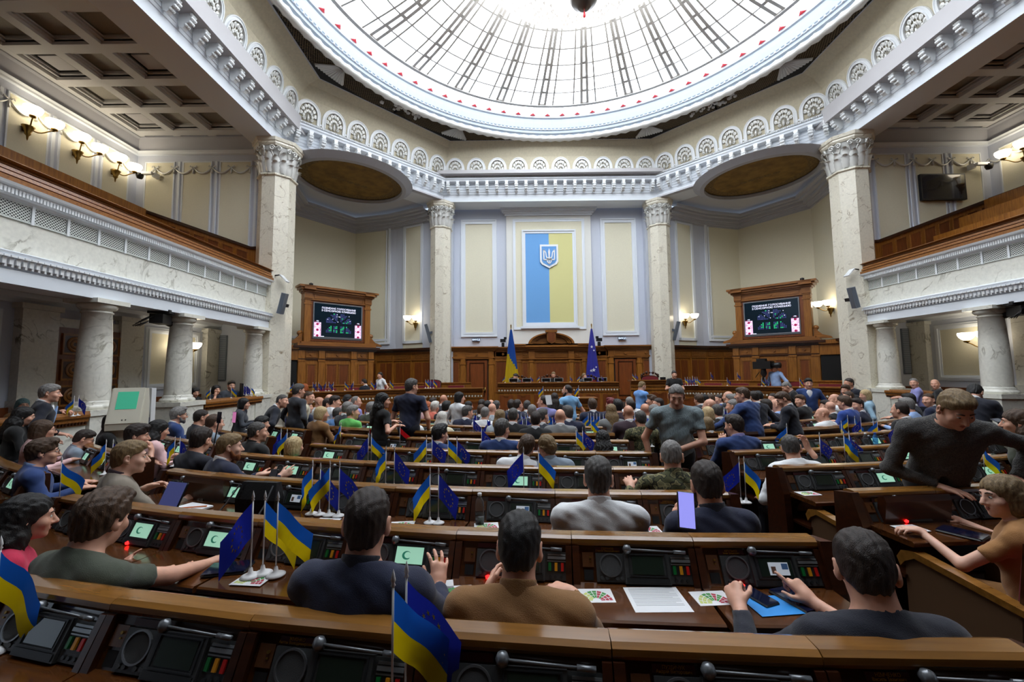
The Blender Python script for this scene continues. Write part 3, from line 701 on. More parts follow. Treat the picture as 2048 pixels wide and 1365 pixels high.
    ce = struct(B().bb(9.6,14.1,-1,13,10.02,10.1).build('ceiling_'+nm, coffm), 'coffered ceiling over the '+nm+' gallery', 'ceiling')
    for x0,x1 in ((9.6,10.26),(11.16,11.42),(12.3,12.54),(13.46,14.0)):
        m = B(); m.bb(x0,x1,-1,12.9,9.78,10.02); m.build('beam', crmw, ce)
    for j in range(-1,6):
        y = 10.16+.56-.56+ (j-2)*1.13+1.13*.0
        m = B(); m.bb(9.6,14,y-.13+1.13,y+.13+1.13,9.781,10.02); m.build('cross_beam', crmw, ce)
    for i,xc in enumerate((10.71,11.86,13.0)):
        for j in range(4):
            yc = 8.47+1.13*j+.05
            m = B(); x0,x1,y0,y1 = xc-.45,xc+.44,yc-.43,yc+.43
            for o,z0,z1 in ((0,9.86,9.9),(.03,9.92,9.96)):
                w = .05
                m.bb(x0+o,x1-o,y0+o,y0+o+w,z0,z1); m.bb(x0+o,x1-o,y1-o-w,y1-o,z0,z1); m.bb(x0+o,x0+o+w,y0+o,y1-o,z0,z1); m.bb(x1-o-w,x1-o,y0+o,y1-o,z0,z1)
            m.build('coffer_molding', crmw, ce)
            if (i,j) in ((2,1),(0,1),(2,3)):
                m = B(); m.bb(xc-.36,xc+.36,yc-.36,yc+.36,9.99,10.02); m.build('vent_slot', dark, ce)
                m = B(); m.bb(xc-.24,xc+.24,yc-.24,yc+.24,9.93,9.97); m.build('vent_plate', greyc, ce)
    # garlands
    def swag(m, p, d, w, n):
        for j in range(n):
            a = Vector(p)+Vector(d)*(j*w); pts = [tuple(a+Vector(d)*(w*u)+Vector((0,0,-.2*math.sin(PI*u)))) for u in [i/10 for i in range(11)]]
            m.tube(pts, [.014+.018*math.sin(PI*i/10) for i in range(11)], 6)
            for t in (-1,1): m.tube([tuple(a+Vector(d)*(t*.02)), tuple(a+Vector(d)*(t*.1)+Vector((0,0,.07))), tuple(a+Vector(d)*(t*.12)+Vector((0,0,.02))), tuple(a)], .012, 5)
            m.tube([tuple(a), tuple(a+Vector((0,0,-.2)))], [.02,.03], 5)
    m = B(); m.sm = True; swag(m,(10.2,12.85,8.86),(1,0,0),.62,6); m.build('garland', silver, G)
    m = B(); m.sm = True; swag(m,(13.9,8.3,8.86),(0,1,0),.575,8); m.build('garland', silver, G)
    # niche behind the diagonal
    V = [(5.2,17.75),(7.05,18.65),(9.2,19.2),(10.9,16.7),(10.0,13.1)]
    NW = struct(thing('wall_niche_'+nm, 'cream walled corner niche holding the voting screen on the '+nm, 'wall'))
    m = B(); m.loft([[(x,y,0) for x,y in V],[(x,y,9.3) for x,y in V]], closed=False); m.build('plaster', cream, NW)
    def wallstrip(p, q, a, b, z0, z1, d, mt, name):
        p = Vector(p); q = Vector(q); e = (q-p).normalized(); nn = Vector((e.y,-e.x)); L_ = (q-p).length
        if b < 0: b = L_+b
        A_, B_ = p+e*a, p+e*b
        m = B(); m.loft([[(A_.x,A_.y,z0),(B_.x,B_.y,z0),(B_.x+nn.x*d,B_.y+nn.y*d,z0),(A_.x+nn.x*d,A_.y+nn.y*d,z0)],[(A_.x,A_.y,z1),(B_.x,B_.y,z1),(B_.x+nn.x*d,B_.y+nn.y*d,z1),(A_.x+nn.x*d,A_.y+nn.y*d,z1)]], cap=True)
        return m.build(name, mt, NW)
    p0,p1,p2,p3,p4 = V
    L1 = (Vector(p1)-Vector(p0)).length
    for a,b in ((0,.5),(1.62,L1)): wallstrip(p0,p1,a,b,3.1,9.0,.02,bluew,'blue_margin')
    for a,b in ((.5,.62),(1.5,1.62)): wallstrip(p0,p1,a,b,3.4,8.85,.06,white,'panel_frame')
    for z in (3.4,8.73): wallstrip(p0,p1,.5,1.62,z,z+.12,.06,white,'panel_frame')
    wallstrip(p1,p2,0,.28,3.1,9.0,.02,bluew,'blue_margin'); wallstrip(p1,p2,.28,.4,3.4,8.9,.07,white,'panel_frame'); wallstrip(p1,p2,.46,.54,3.5,8.9,.04,white,'panel_frame')
    for z,d in ((3.4,.09),(3.56,.05)): wallstrip(p1,p2,.28,2.22,z,z+.1,d,white,'panel_frame'); wallstrip(p2,p3,0,-.01,z,z+.1,d,white,'panel_frame')
    wallstrip(p1,p2,.0,2.22,3.1,3.4,.03,bluew,'blue_margin')
    m = B()
    Vo = V
    for z0,z1,o in ((8.8,8.86,.06),(8.86,8.95,.14),(8.95,9.0,.22),(9.0,9.12,.34),(9.12,9.2,.5),(9.2,9.3,.66)):
        R_ = []
        for oo in (0,o):
            P_ = []
            for i,p in enumerate(Vo):
                p = Vector(p); e0 = (p-Vector(Vo[i-1])).normalized() if i else (Vector(Vo[1])-p).normalized(); e1 = (Vector(Vo[i+1])-p).normalized() if i < 4 else e0
                if i == 0: e0 = e1
                n0 = Vector((e0.y,-e0.x)); n1 = Vector((e1.y,-e1.x)); mm = n0+n1; mm = mm/mm.dot(n1); P_.append(p+mm*oo)
            R_.append(P_)
        m.loft([[(p.x,p.y,z0) for p in R_[0]],[(p.x,p.y,z0) for p in R_[1]],[(p.x,p.y,z1) for p in R_[1]]], closed=False)
    m.build('niche_cornice', soff, NW)
    cn = struct(B().prism(V+[(9.0,12.6),(4.6,17.0)],'z',9.48,9.55).build('ceiling_niche_'+nm, greyc), 'niche ceiling with a painted oval on the '+nm, 'ceiling')
    m = B(); m.sweep([(5.0,17.6),(9.6,13.0)] if True else [], [(-.75,9.462),(.35,9.462),(.35,9.5),(-.75,9.5)]); m.build('diagonal_soffit', soff, cn)
    ov = mat('oval_painting_'+nm, (150, 116, 50), .8, col2=(112, 84, 34), vscale=3); scr = mat('oval_scrolls_'+nm, (92, 70, 34), .8, col2=(140, 112, 58), vscale=14)
    def oval(a, b, z): 
        o = []
        for i in range(40):
            t = 2*PI*i/40; u, v = 16.1+b*math.sin(t), 5.17+a*math.cos(t); o.append((-(v-u)/1.414, (u+v)/1.414, z))
        return o
    m = B(); m.loft([oval(2.05,1.8,9.30),oval(1.9,1.66,9.28),oval(1.88,1.64,9.40)]); m.loft([oval(2.3,2.05,9.46),oval(2.05,1.8,9.30)]); m.build('oval_molding', soff, cn)
    m = B(); m.add(oval(1.9,1.66,9.44),[tuple(range(40))]); m.cur = 1; m.loft([oval(1.9,1.66,9.435),oval(1.55,1.32,9.435)]); m.cur = 1
    for k in range(5): m.add([( -((5.17+dx)-(16.3+dy))/1.414, ((16.3+dy)+(5.17+dx))/1.414, 9.43) for dx,dy in [((k-2)*.28+.14*math.cos(q), .1*math.sin(q)) for q in [j*PI/4 for j in range(8)]]],[tuple(range(8))])
    m.build('oval_painting', [ov,scr], cn)
    # niche wainscot
    NB = struct(thing('wall_panelling_'+nm, 'oak wainscot lining the '+nm+' niche', 'panelling'))
    def wainseg(p, q, d=.12, door=None):
        p = Vector(p); q = Vector(q); e = (q-p).normalized(); nn = Vector((e.y,-e.x)); L_ = (q-p).length
        def slab(a,b,z0,z1,d0,mt,name):
            A_,B_ = p+e*a,p+e*b
            m = B(); m.loft([[(A_.x,A_.y,z),(B_.x,B_.y,z),(B_.x+nn.x*d0,B_.y+nn.y*d0,z),(A_.x+nn.x*d0,A_.y+nn.y*d0,z)] for z in (z0,z1)], cap=True); m.build(name, mt, NB)
        slab(0,L_,0,3.0,d,woodw,'panelling')
        for z0,z1,o in ((2.62,2.66,.04),(2.94,3.0,.06),(3.0,3.08,.12),(3.08,3.16,.2)): slab(0,L_,z0,z1,d+o,woodk if o>.1 else woodx,'cornice')
        n = max(1,round(L_/1.0))
        for k in range(n):
            a, b = L_*k/n+.12, L_*(k+1)/n-.12; h = (a+b)/2
            for a2,b2 in ((a,h-.03),(h+.03,b)): slab(a2,b2,.9,2.52,d+.012,woodr,'panel')
            slab(a-.08,a-.02,.2,2.62,d+.05,woodw,'pilaster'); slab(a,b,2.7,2.9,d+.02,woodx,'frieze_panel')
    wainseg((5.1,17.7),(7.0,18.55)); wainseg((7.0,18.55),(8.6,18.95)); wainseg((10.7,16.9),(9.9,13.3))
    return G
GL = gallery(-1); GR = gallery(1)
# unseen back of the hall, dark wood chosen to dim the near rows
bk_ = MB(); bk_.bb(-14,14,-3.4,-3.2,-.2,10.1); struct(bk_.build('wall_rear', woodk), 'plain wall at the back of the hall', 'wall')
rg = MB(); rg.bb(-9.5,9.5,-3.2,-.5,3.5,4.3); struct(rg.build('ceiling_rear_balcony', woodk), 'underside of the rear balcony', 'ceiling')
rg = MB(); rg.bb(-9.6,9.6,-3.2,-.75,4.3,5.2); rg.bb(-14,14,-3.2,.0,9.9,10.05); struct(rg.build('trim_4', woodd), 'rear balcony front', 'balcony')
m = MB()
for s in (-1,1): m.bb(s*5.0,s*14.0,17.9,18.1,-.1,10.1) if False else None
# upper drum closing the space over the ring
m = MB(); m.lathe([(7.9,12.55),(7.95,12.2),(8.6,12.15)], (0,CY,0), 64); struct(m.build('trim_5', soff), 'outer rim of the dome ring', 'trim')
m = MB(); m.bb(-14.2,14.2,-3.4,.2,10.05,10.6); m.bb(-14.2,-8.6,-.2,20,10.1,10.6); m.bb(8.6,14.2,-.2,20,10.1,10.6); m.bb(-9,9,16.6,20,10.45,10.6)
struct(m.build('ceiling_slab', greyc), 'roof slab over the galleries', 'ceiling')
# ---------------------------------------------------------------- parapets, lodges, rostrum
def add_text_mesh(): pass
studm = mat('white_stud', (235, 228, 210), .4)
def parapet(s, y0, y1, x, lab, x1=None):
    t = thing('lodge_parapet', lab, 'parapet', (0,0,0)); x1 = x1 or x
    n = 6
    m = MB(s); P = [(x,y0),(x,y1)]
    m.sweep([(x,y0),(x1,y1)], [(-.12,.15),(.0,.15),(.0,1.26),(-.12,1.26)]); m.build('marble_front', marbw, t)
    m = MB(s); m.sweep([(x,y0),(x1,y1)], [(-.25,1.26),(.02,1.26),(.02,1.30),(.05,1.32),(.05,1.36),(.08,1.40),(.08,1.44),(.06,1.49),(-.25,1.49)]); m.build('rail', woodx, t)
    m = MB(s); y = y0
    L_ = abs(y1-y0); k = int(L_/.05)
    for i in range(k): m.box((x+(x1-x)*i/k-.05, y0+(y1-y0)*i/k, 1.30),(.03,.022,.05))
    m.build('dentils', woodk, t, kind='stuff')
parapet(-1, 5.0, 7.05, 9.0, 'wood topped marble parapet beside the standing man in a dark suit')
parapet(-1, 9.7, 11.9, 9.0, 'wood topped marble parapet in front of the seated staff on the left')
parapet(1, 9.75, 11.75, 9.0, 'wood topped marble parapet of the right gallery lodge')
def lodge(path, ztop, zbase, lab, studs=True, shelf=.4, name='lodge_desk'):
    t = thing(name, lab, 'desk')
    m = MB(); m.sweep(path, [(-.08,zbase),(.0,zbase),(.0,ztop-.05),(-.08,ztop-.05)]); m.build('front', woodw, t)
    m = MB(); m.sweep(path, [(-shelf,ztop-.05),(.10,ztop-.05),(.12,ztop-.03),(.12,ztop),(-shelf,ztop)]); m.build('desktop', woodx, t)
    m = MB(); m.sweep(path, [(.0,ztop-.14),(.05,ztop-.12),(.08,ztop-.05),(.0,ztop-.05)]); m.sweep(path, [(0,ztop-.36),(.03,ztop-.36),(.03,ztop-.33),(0,ztop-.33)]); m.sweep(path, [(0,ztop-.24),(.03,ztop-.24),(.03,ztop-.2),(0,ztop-.2)]); m.build('moldings', woodx, t)
    sd = MB(); pn = MB(); pr = MB()
    for (a,b) in zip(path,path[1:]):
        a = Vector(a[:2]); b = Vector(b[:2]); L_ = (b-a).length; d = (b-a)/L_; nn = Vector((-d.y,d.x)); rz = math.atan2(d.y,d.x); k = max(1,int(L_/.105))
        for i in range(k):
            p = a+d*L_*(i+.5)/k+nn*.03
            sd.box((p.x,p.y,ztop-.285),(.05,.03,.05), 0, Matrix.Rotation(rz,3,'Z') @ Matrix.Rotation(PI/4,3,'Y'))
        k = max(1,round(L_/.62))
        for i in range(k):
            p = a+d*L_*(i+.5)/k+nn*.01; w = L_/k-.14
            o = MB(); o.box((p.x,p.y,(zbase+ztop-.42)/2+.02),(w,.03,ztop-zbase-.52),rz); o.build('panel', woodr, t)
            pr.box((p.x+nn.x*.02,p.y+nn.y*.02,ztop-.47),(.2,.03,.02),rz); pr.box((p.x+nn.x*.02,p.y+nn.y*.02,ztop-.50),(.12,.03,.02),rz)
    if studs: sd.build('studs', studm, t, kind='stuff')
    pr.build('ornament', woodx, t, kind='stuff')
    return t
lodge([(2.25,15.3),(-2.25,15.3)][::-1][::-1], 1.68, .1, 'long oak presidium desk with a row of white studs')
lodge([(-2.75,14.6),(-5.0,14.6),(-8.4,12.25)], 1.53, .1, 'curved oak lodge desk left of the presidium')
lodge([(8.4,12.25),(5.0,14.9),(4.15,14.9)], 1.53, .1, 'curved oak lodge desk right of the presidium')
lodge([(4.0,15.0),(2.62,15.0)], 1.74, .1, 'oak secretary desk right of the presidium', False)
lodge([(.93,12.75),(-.72,12.75)], 1.27, .05, 'oak speaker lectern in front of the presidium', False, .5, 'lectern')
m = MB(); m.bb(-4.4,4.4,15.35,17.95,0,.75); m.bb(-10,-2.6,12.6,17.9,0,.42) if False else None
struct(m.build('floor_rostrum', carpet), 'raised rostrum platform', 'platform')
for s in (-1,1):
    m = MB(s); m.prism([(2.8,14.7),(5.05,14.7),(8.5,12.4),(9.6,14.2),(7.4,17.2),(4.6,17.4),(2.8,17.0)],'z',.0,.5); struct(m.build('floor_lodge_'+('left' if s<0 else 'right'), carpet), 'raised lodge platform', 'platform')
    # low oak bench wall with red seat backs behind the lodge desk
    t = thing('lodge_bench', 'oak bench row with red velvet backs in the %s lodge' % ('left' if s<0 else 'right'), 'bench')
    path = [(9.2,13.4),(5.6,15.9),(3.3,15.9)] if s>0 else [(-3.3,15.9),(-5.6,15.9),(-9.2,13.4)]
    m = MB(); m.sweep(path, [(-.06,.5),(.0,.5),(.0,1.62),(.03,1.66),(.03,1.70),(-.1,1.70)]); m.build('back', woodw, t)
    for (a,b) in zip(path,path[1:]):
        a = Vector(a); b = Vector(b); L_ = (b-a).length; d = (b-a)/L_; nn = Vector((-d.y,d.x)); k = int(L_/.78)
        for i in range(k):
            p = a+d*L_*(i+.5)/k+nn*.05; m = MB(); m.box((p.x,p.y,1.33),(.6,.08,.5),math.atan2(d.y,d.x)); m.build('seat_back', redv, t)
# tall red velvet chairs
def red_chair(x, y, z, rz, h, lab, carved=False, w=.62):
    t = thing('velvet_chair', lab, 'chair', (x,y,z), rz)
    m = MB(); m.bb(-w/2,w/2,-.27,.27,.38,.48); m.build('seat', redv, t)
    m = MB(); pts = [(-w/2+.03,.4),(w/2-.03,.4),(w/2,h-.1)]+[(w/2*math.cos(a),h-.1+.1*math.sin(a)) for a in [i*PI/10 for i in range(1,10)]]+[(-w/2,h-.1)]
    m.prism(pts,'y',.22,.28); m.build('backrest', redv, t)
    m = MB(); fr_ = [(p[0]*1.09,p[1]+(.03 if p[1]>.5 else 0)) for p in pts]; m.prism(fr_,'y',.26,.31)
    for s in (-1,1): m.bb(s*w/2-.03,s*w/2+.03,-.25,.28,.6,.66)
    if carved:
        m.sm = True
        for i in range(9):
            a = PI*i/8; r = .05+.02*(i % 2); m.lathe([(0,-r),(r,0),(0,r)], (w/2*1.05*math.cos(a), .26, h-.02+.16*math.sin(a)), 7)
    m.build('frame', woodk, t)
    for a in (-1,1):
        for b in (-1,1): q = MB(); q.bb(a*w/2-.03,a*w/2+.03,b*.24-.03,b*.24+.03,0,.4); q.build('leg', woodk, t)
red_chair(-1.44,15.95,.75,0,1.02,'carved dark chair behind the left presidium seat',True)
red_chair(-.18,15.95,.75,0,1.04,'carved chair behind the middle presidium seat',True,.7)
red_chair(1.3,15.95,.75,0,1.02,'red velvet chair behind the right presidium seat',True)
red_chair(3.62,15.6,.85,0,1.02,'red velvet chair with a carved dark crest at the secretary desk',True,.62)
red_chair(-4.72,15.25,.5,0,1.30,'plain red velvet chair in the left lodge beside the pillar',False,.6)
red_chair(8.0,13.9,.5,-.6,1.15,'plain red velvet chair at the right end of the lodge',False,.6)
# monitors on the presidium desk
monb = mat('monitor_silver', (170, 172, 172), .4); scrd = mat('monitor_dark', (14, 16, 18), .2)
for i,x in enumerate((-1.66,-1.15,-.42,.06,1.17,1.72)):
    t = thing('desk_monitor', 'flat silver monitor on the presidium desk, %s from the left' % ('first','second','third','fourth','fifth','sixth')[i], 'monitor', (x,15.55,1.68), 0, 'monitors on the presidium desk')
    m = MB(); m.bb(-.17,.17,.0,.03,.02,.16); m.build('screen_frame', monb, t)
    m = MB(); m.bb(-.15,.15,-.006,0,.03,.145); m.build('screen', scrd, t)
    m = MB(); m.bb(-.06,.06,0,.1,0,.02); m.bb(-.02,.02,.01,.05,0,.06); m.build('stand', monb, t)
t = thing('desk_monitor', 'small black monitor on the secretary desk', 'monitor', (3.85,15.1,1.74))
MB().bb(-.1,.1,0,.03,0,.1).build('screen', blackm, t)
# voting screens
tealb = mat('screen_teal', (8, 22, 30), .15, emit=(6, 26, 38), es=.5); txtm = mat('screen_text', (235, 235, 250), .5, emit=(225,225,250), es=1.0)
pinkm = mat('screen_pink', (226, 190, 226), .4, emit=(236, 200, 236), es=.85); embr = mat('embroidery_red', (150, 20, 70), .5, emit=(130, 14, 60), es=.6)
dotg = mat('screen_green', (30, 150, 100), .5, emit=(30, 190, 120), es=.7); dotb = mat('screen_blue', (50, 60, 110), .5, emit=(46, 52, 110), es=.5); ashm = mat('screen_bezel', (120, 124, 130), .4)
def vscreen(s, lab):
    rz = math.atan2(2.0,2.1)*(-s)
    t = thing('voting_screen_cabinet', lab, 'screen', (s*8.55,16.0,0), rz)
    m = MB()
    m.bb(-1.45,1.45,0,.35,0,3.0)
    m.bb(-1.28,1.28,.02,.35,3.2,5.2); m.build('cabinet', woodw, t)
    m = MB()
    for x in (-1.33,-.62,.62,1.33): m.bb(x-.11,x+.11,-.05,0,0,2.6); m.bb(x-.13,x+.13,-.07,0,2.55,2.62); m.bb(x-.11,x+.11,-.07,0,2.66,2.96)
    m.build('pilasters', woodw, t)
    for x0,x1 in ((-1.14,-.8),(-.45,-.02),(.02,.45),(.8,1.14)):
        m = MB(); wpanel(m,x0,x1,.5,2.46,0,.05); m.cur = 1; m.bb(x0+.05,x1-.05,-.012,0,.55,2.41); m.build('panel', [woodx, woodr], t)
    for x0,x1 in ((-1.18,-.76),(-.47,.47),(.76,1.18)):
        m = MB(); wpanel(m,x0,x1,2.7,2.92,0,.03); xm=(x0+x1)/2; m.prism([(xm-.07,2.81),(xm,2.87),(xm+.07,2.81),(xm,2.75)],'y',-.04,0); m.build('frieze_panel', woodx, t)
    m = MB()
    for z0,z1,o in ((2.62,2.66,.05),(2.96,3.0,.06),(3.0,3.06,.12),(3.06,3.14,.2)): m.bb(-1.45-o,1.45+o,-o,.35,z0,z1)
    m.build('dark_cornice', woodk, t)
    m = MB(); m.bb(-1.5,1.5,-.14,.35,3.14,3.24); m.bb(-1.36,1.36,-.08,.35,3.24,3.3); m.build('plinth', woodx, t)
    for q in (-1,1):
        m = MB(q); m.prism([(1.3,3.24),(1.85,3.2),(1.8,3.28),(1.55,3.36),(1.42,3.5),(1.38,3.62),(1.3,3.6)],'y',.05,.2)
        m.sm = True; m.lathe([(0,-.08),(.09,-.06),(.09,.06),(0,.08)],(0,0,0),14)
        nv = 14*4; m.v[-nv:] = [(q*1.37+x, .12+z, 3.62+y) for x,y,z in m.v[-nv:]]
        m.build('scroll', woodx, t)
    m = MB(); m.bb(-1.27,-1.05,-.06,.1,3.3,4.95); m.bb(1.05,1.27,-.06,.1,3.3,4.95); m.bb(-1.3,-1.02,-.08,.1,4.7,4.76); m.bb(1.02,1.3,-.08,.1,4.7,4.76); m.build('pilasters', woodw, t)
    m = MB()
    for z0,z1,o in ((4.88,4.93,.02),(4.93,5.12,.0),(5.12,5.17,.05),(5.17,5.24,.11),(5.24,5.32,.18),(5.32,5.4,.24)): m.bb(-1.28-o,1.28+o,-.06-o,.3,z0,z1)
    for x in (-1.16,1.16): m.bb(x-.14,x+.14,-.11,0,4.93,5.12); m.bb(x-.2,x+.2,-.3,0,5.24,5.4)
    m.build('top_cornice', woodx, t)
    m = MB(); frame_y(m,-.95,.95,4.94,5.1,-.06,.03,.02); m.prism([(-.07,5.02),(0,5.07),(.07,5.02),(0,4.97)],'y',-.09,-.05); m.build('frieze_panel', woodx, t)
    m = MB(); m.bb(-1.05,1.05,-.02,.02,3.34,4.88); m.build('panel_back', woodr, t)
    d = MB(); frame_y(d,-.97,.93,3.46,4.82,-.02,.04,.05,((0,1),)); d.bb(-.97,.93,-.05,-.02,3.42,3.5); d = d.build('display', ashm, t)
    m = MB(); m.bb(-.93,.89,-.04,-.02,3.5,4.78); m.build('picture', tealb, d)
    for q,l in enumerate(('ПОІМЕННЕ ГОЛОСУВАННЯ','З СЕНСОРНОЮ КЛАВІШЕЮ')): text('title', l, .098, (0,-.045,4.62-q*.1), (PI/2,0,0), txtm, d)
    m = MB()
    for (x0,x1,z0,z1) in ((-.93,-.67,3.5,4.05),(.64,.89,3.5,4.02)): m.bb(x0,x1,-.045,-.04,z0,z1)
    m.build('embroidered_bar', pinkm, d)
    m = MB(); R = random.Random(3)
    for x0,zt in ((-.93,4.05),(.64,4.02)):
        for j in range(3):
            zc = 3.54+j*.22; xc = x0+.13
            m.prism([(xc+.05*math.cos(a),zc+.05*math.sin(a)) for a in [i*PI/4 for i in range(8)]],'y',-.05,-.045)
            for q in range(12): a = R.uniform(-.12,.12); b = R.choice((-.1,-.06,.06,.1)); m.bb(xc+b-.01,xc+b+.01,-.049,-.045,zc+a-.012,zc+a+.012)
    m.build('embroidery', embr, d, kind='stuff')
    m = MB()
    for (sx) in (-1,1):
        for i in range(8):
            for j in range(7):
                x = .08+i*.055; z = 4.06+j*.055
                if (x/.55)**2+((z-4.0)/.42)**2 > 1 or abs((z-4.03)-(x-.05)*.9) < .045: continue
                m.cur = 0 if R.random() < .86 else 1; m.bb(sx*x-.02,sx*x+.02,-.045,-.04,z,z+.04)
        for i in range(8):
            for j in range(5):
                x = .08+i*.055; z = 3.68+j*.055
                if i+j*1.2 > 9 or i == 3: continue
                m.cur = 1 if R.random() < (.5 if sx<0 else .35) else 0; m.bb(sx*x-.02,sx*x+.02,-.045,-.04,z,z+.04)
    m.build('seat_map', [dotb, dotg], d, kind='stuff')
    m = MB()
    for k in range(9): x = R.uniform(-.5,.5); z = R.uniform(4.0,4.45); m.bb(x-.012,x+.012,-.047,-.04,z-.012,z+.012)
    m.bb(-.9,-.55,-.045,-.04,3.505,3.525); m.build('white_marks', txtm, d, kind='stuff')
    for x in (-.8,.77): text('bar_mark', 'лв', .08, (x,-.045,4.1), (PI/2,0,0), txtm, d)
    # doorway beside it, its inner shade painted as a near-black slab
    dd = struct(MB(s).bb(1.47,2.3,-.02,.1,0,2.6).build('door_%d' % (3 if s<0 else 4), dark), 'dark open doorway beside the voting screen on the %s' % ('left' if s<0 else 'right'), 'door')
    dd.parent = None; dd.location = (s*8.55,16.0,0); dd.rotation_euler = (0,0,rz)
    w2 = MB(s); w2.bb(1.45,2.6,.1,.35,0,3.0); w2.bb(1.45,2.6,-.06,.2,2.6,3.0); w2.bb(1.45,2.6,-.16,.2,3.0,3.14); w2.bb(2.3,2.6,-.06,.2,0,2.6); w2.build('door_surround', woodw, t)
    return t
vscreen(-1, 'oak cabinet with a dark voting display in the left corner niche')
vscreen(1, 'oak cabinet with a dark voting display in the right corner niche')
# sconces
for y in (9.8,10.97,12.07): sconce((-13.94,y,8.38), PI/2, [(-.02,-.2,.16),(.34,-.24,.1)], ('brass double wall sconce with lit bowls in the left upper gallery, '+('nearest to the camera','middle of three','nearest to the corner')[(9.8,10.97,12.07).index(y)]), 1.25)
sconce((13.94,11.85,8.38), -PI/2, [(.02,-.2,.16),(-.34,-.24,.1)], 'brass double wall sconce in the right upper gallery', 1.25)
sconce((-11.46,11.85,2.75), PI/2, [(-.25,-.25,.05),(.3,-.25,.05)], 'brass wall sconce on the panel behind the left marble columns', 1.1)
sconce((11.46,11.15,2.72), -PI/2, [(-.3,-.25,.05),(.1,-.3,.05)], 'brass wall sconce on the panel behind the right marble columns', 1.25)
sconce((-6.05,18.1,4.30), .52, [(-.33,-.2,.0),(-.02,-.2,.02)], 'brass sconce with two lit bowls on the wall left of the rostrum', 1.2)
sconce((6.05,18.1,4.26), -.52, [(.33,-.2,.0),(.02,-.2,.02)], 'brass sconce with two lit bowls on the wall right of the rostrum', 1.2)
sconce((10.6,15.55,4.4), -1.2, [(-.3,-.2,.02),(0,-.2,.02)], 'brass sconce half hidden behind the right octagonal pillar', 1.2)
# ---------------------------------------------------------------- deputies' desks
def pos(R, ph): return (.1+R*math.sin(ph), FY0-R*math.cos(ph))
consm = mat('console_grey', (62, 64, 64), .42, var=.05, vscale=90); consd = mat('console_dark', (34, 36, 37), .4); meshm = mat('speaker_mesh', (46, 47, 47), .5, bump=.5, bscale=900)
ringm = mat('speaker_ring', (128, 130, 132), .3, metal=.7); silvm = mat('card_slot_silver', (150, 156, 158), .3, metal=.5)
offm = mat('screen_off', (38, 48, 40), .12); onm = mat('screen_lit', (160, 206, 182), .3, emit=(160, 216, 188), es=.5); on2 = mat('screen_logo', (40, 120, 100), .4, emit=(50, 140, 110), es=.3)
cardm = mat('id_card', (206, 214, 222), .4, emit=(200, 210, 220), es=.25); cardb = mat('card_blue', (90, 130, 180), .4); faceM = mat('card_face', (120, 90, 75), .5)
kg = mat('key_green', (20, 110, 50), .35); ky = mat('key_yellow', (220, 150, 30), .35); kr = mat('key_red', (190, 30, 24), .35)
plm = mat('nameplate_red', (72, 18, 14), .4); swm = mat('switch_plate', (92, 56, 30), .35, coat=.4); micb = mat('mic_grey', (120, 124, 128), .3, metal=.5)
P = .62
def sl(x, u, n): return (x, -.108+u*.35-n*.899, .775+u*.72+n*.437)
def sbox(m, x0, x1, u0, u1, n0, n1):
    vs = [sl(x,u,n) for n in (n0,n1) for (x,u) in ((x0,u0),(x1,u0),(x1,u1),(x0,u1))]
    return m.add(vs, [(0,1,2,3),(7,6,5,4),(0,4,5,1),(1,5,6,2),(2,6,7,3),(3,7,4,0)])
def sdisc(m, x, u, r, n0, n1, k=20, r0=0):
    o = [(x+r*math.cos(2*PI*i/k), u+1.18*r*math.sin(2*PI*i/k)) for i in range(k)]
    if r0:
        q = [(x+r0*math.cos(2*PI*i/k), u+1.18*r0*math.sin(2*PI*i/k)) for i in range(k)]
        m.loft([[sl(a,b,n0) for a,b in o],[sl(a,b,n1) for a,b in o],[sl(a,b,n1) for a,b in q],[sl(a,b,n0) for a,b in q]])
    else: m.loft([[sl(a,b,n0) for a,b in o],[sl(a,b,n1) for a,b in o]], cap=True)
M_ = {}
m = MB(); h = P/2-.001; m.prism([(-.045,.93),(-.052,.945),(-.048,.963),(-.03,.975),(.03,.977),(.055,.965),(.06,.945),(.055,.92),(-.03,.92)],'x',-h,h); M_['rail'] = m.mesh('rail',[rail_m])
m = MB(); m.bb(-h,h,.0,.045,-.02,.925); M_['front_board'] = m.mesh('front_board',[woodk])
m = MB(); m.prism([(-.03,.925),(-.110,.775),(.01,.775),(.01,.925)],'x',-h,h); M_['sloped_panel'] = m.mesh('sloped_panel',[woodd])
m = MB(); m.prism([(-.06,.93),(-.14,.77),(-.12,.74),(.02,.74),(.02,.93)],'x',-h,-h+.035); M_['cheek'] = m.mesh('cheek',[woodk])
m = MB(); m.prism([(-.06,.93),(-.14,.77),(-.12,.74),(.02,.74),(.02,.93)],'x',h-.03,h); M_['cheek2'] = m.mesh('cheek',[woodk])
m = MB(); m.prism([(-.10,.775),(-.42,.775),(-.43,.768),(-.43,.745),(-.42,.74),(0,.74),(0,.775)],'x',-h+.002,h-.002); M_['tabletop'] = m.mesh('tabletop',[woodt])
m = MB(); m.bb(-h,h,-.36,0,.53,.55); M_['shelf'] = m.mesh('shelf',[woodk])
m = MB(); sbox(m,-.19,.29,.003,.165,0,.016); m.cur=0; sbox(m,-.05,.172,-.004,.17,.0,.03); m.cur=1; sbox(m,-.042,.164,.002,.03,.03,.034); m.cur=0
for x in (-.165,-.14,-.09,-.065): sdisc(m,x,.025,.009,.016,.022,8)
m.cur = 1
for x in (.2,.225,.255): sdisc(m,x,.022,.008,.016,.022,8)
sbox(m,.181,.282,.05,.105,.016,.018); M_['console'] = m.mesh('console',[consm,consd])
m = MB(); sdisc(m,-.117,.098,.05,.016,.02,24); m.cur=1; sdisc(m,-.117,.098,.057,.016,.024,24,.05); M_['speaker'] = m.mesh('speaker',[meshm,ringm])
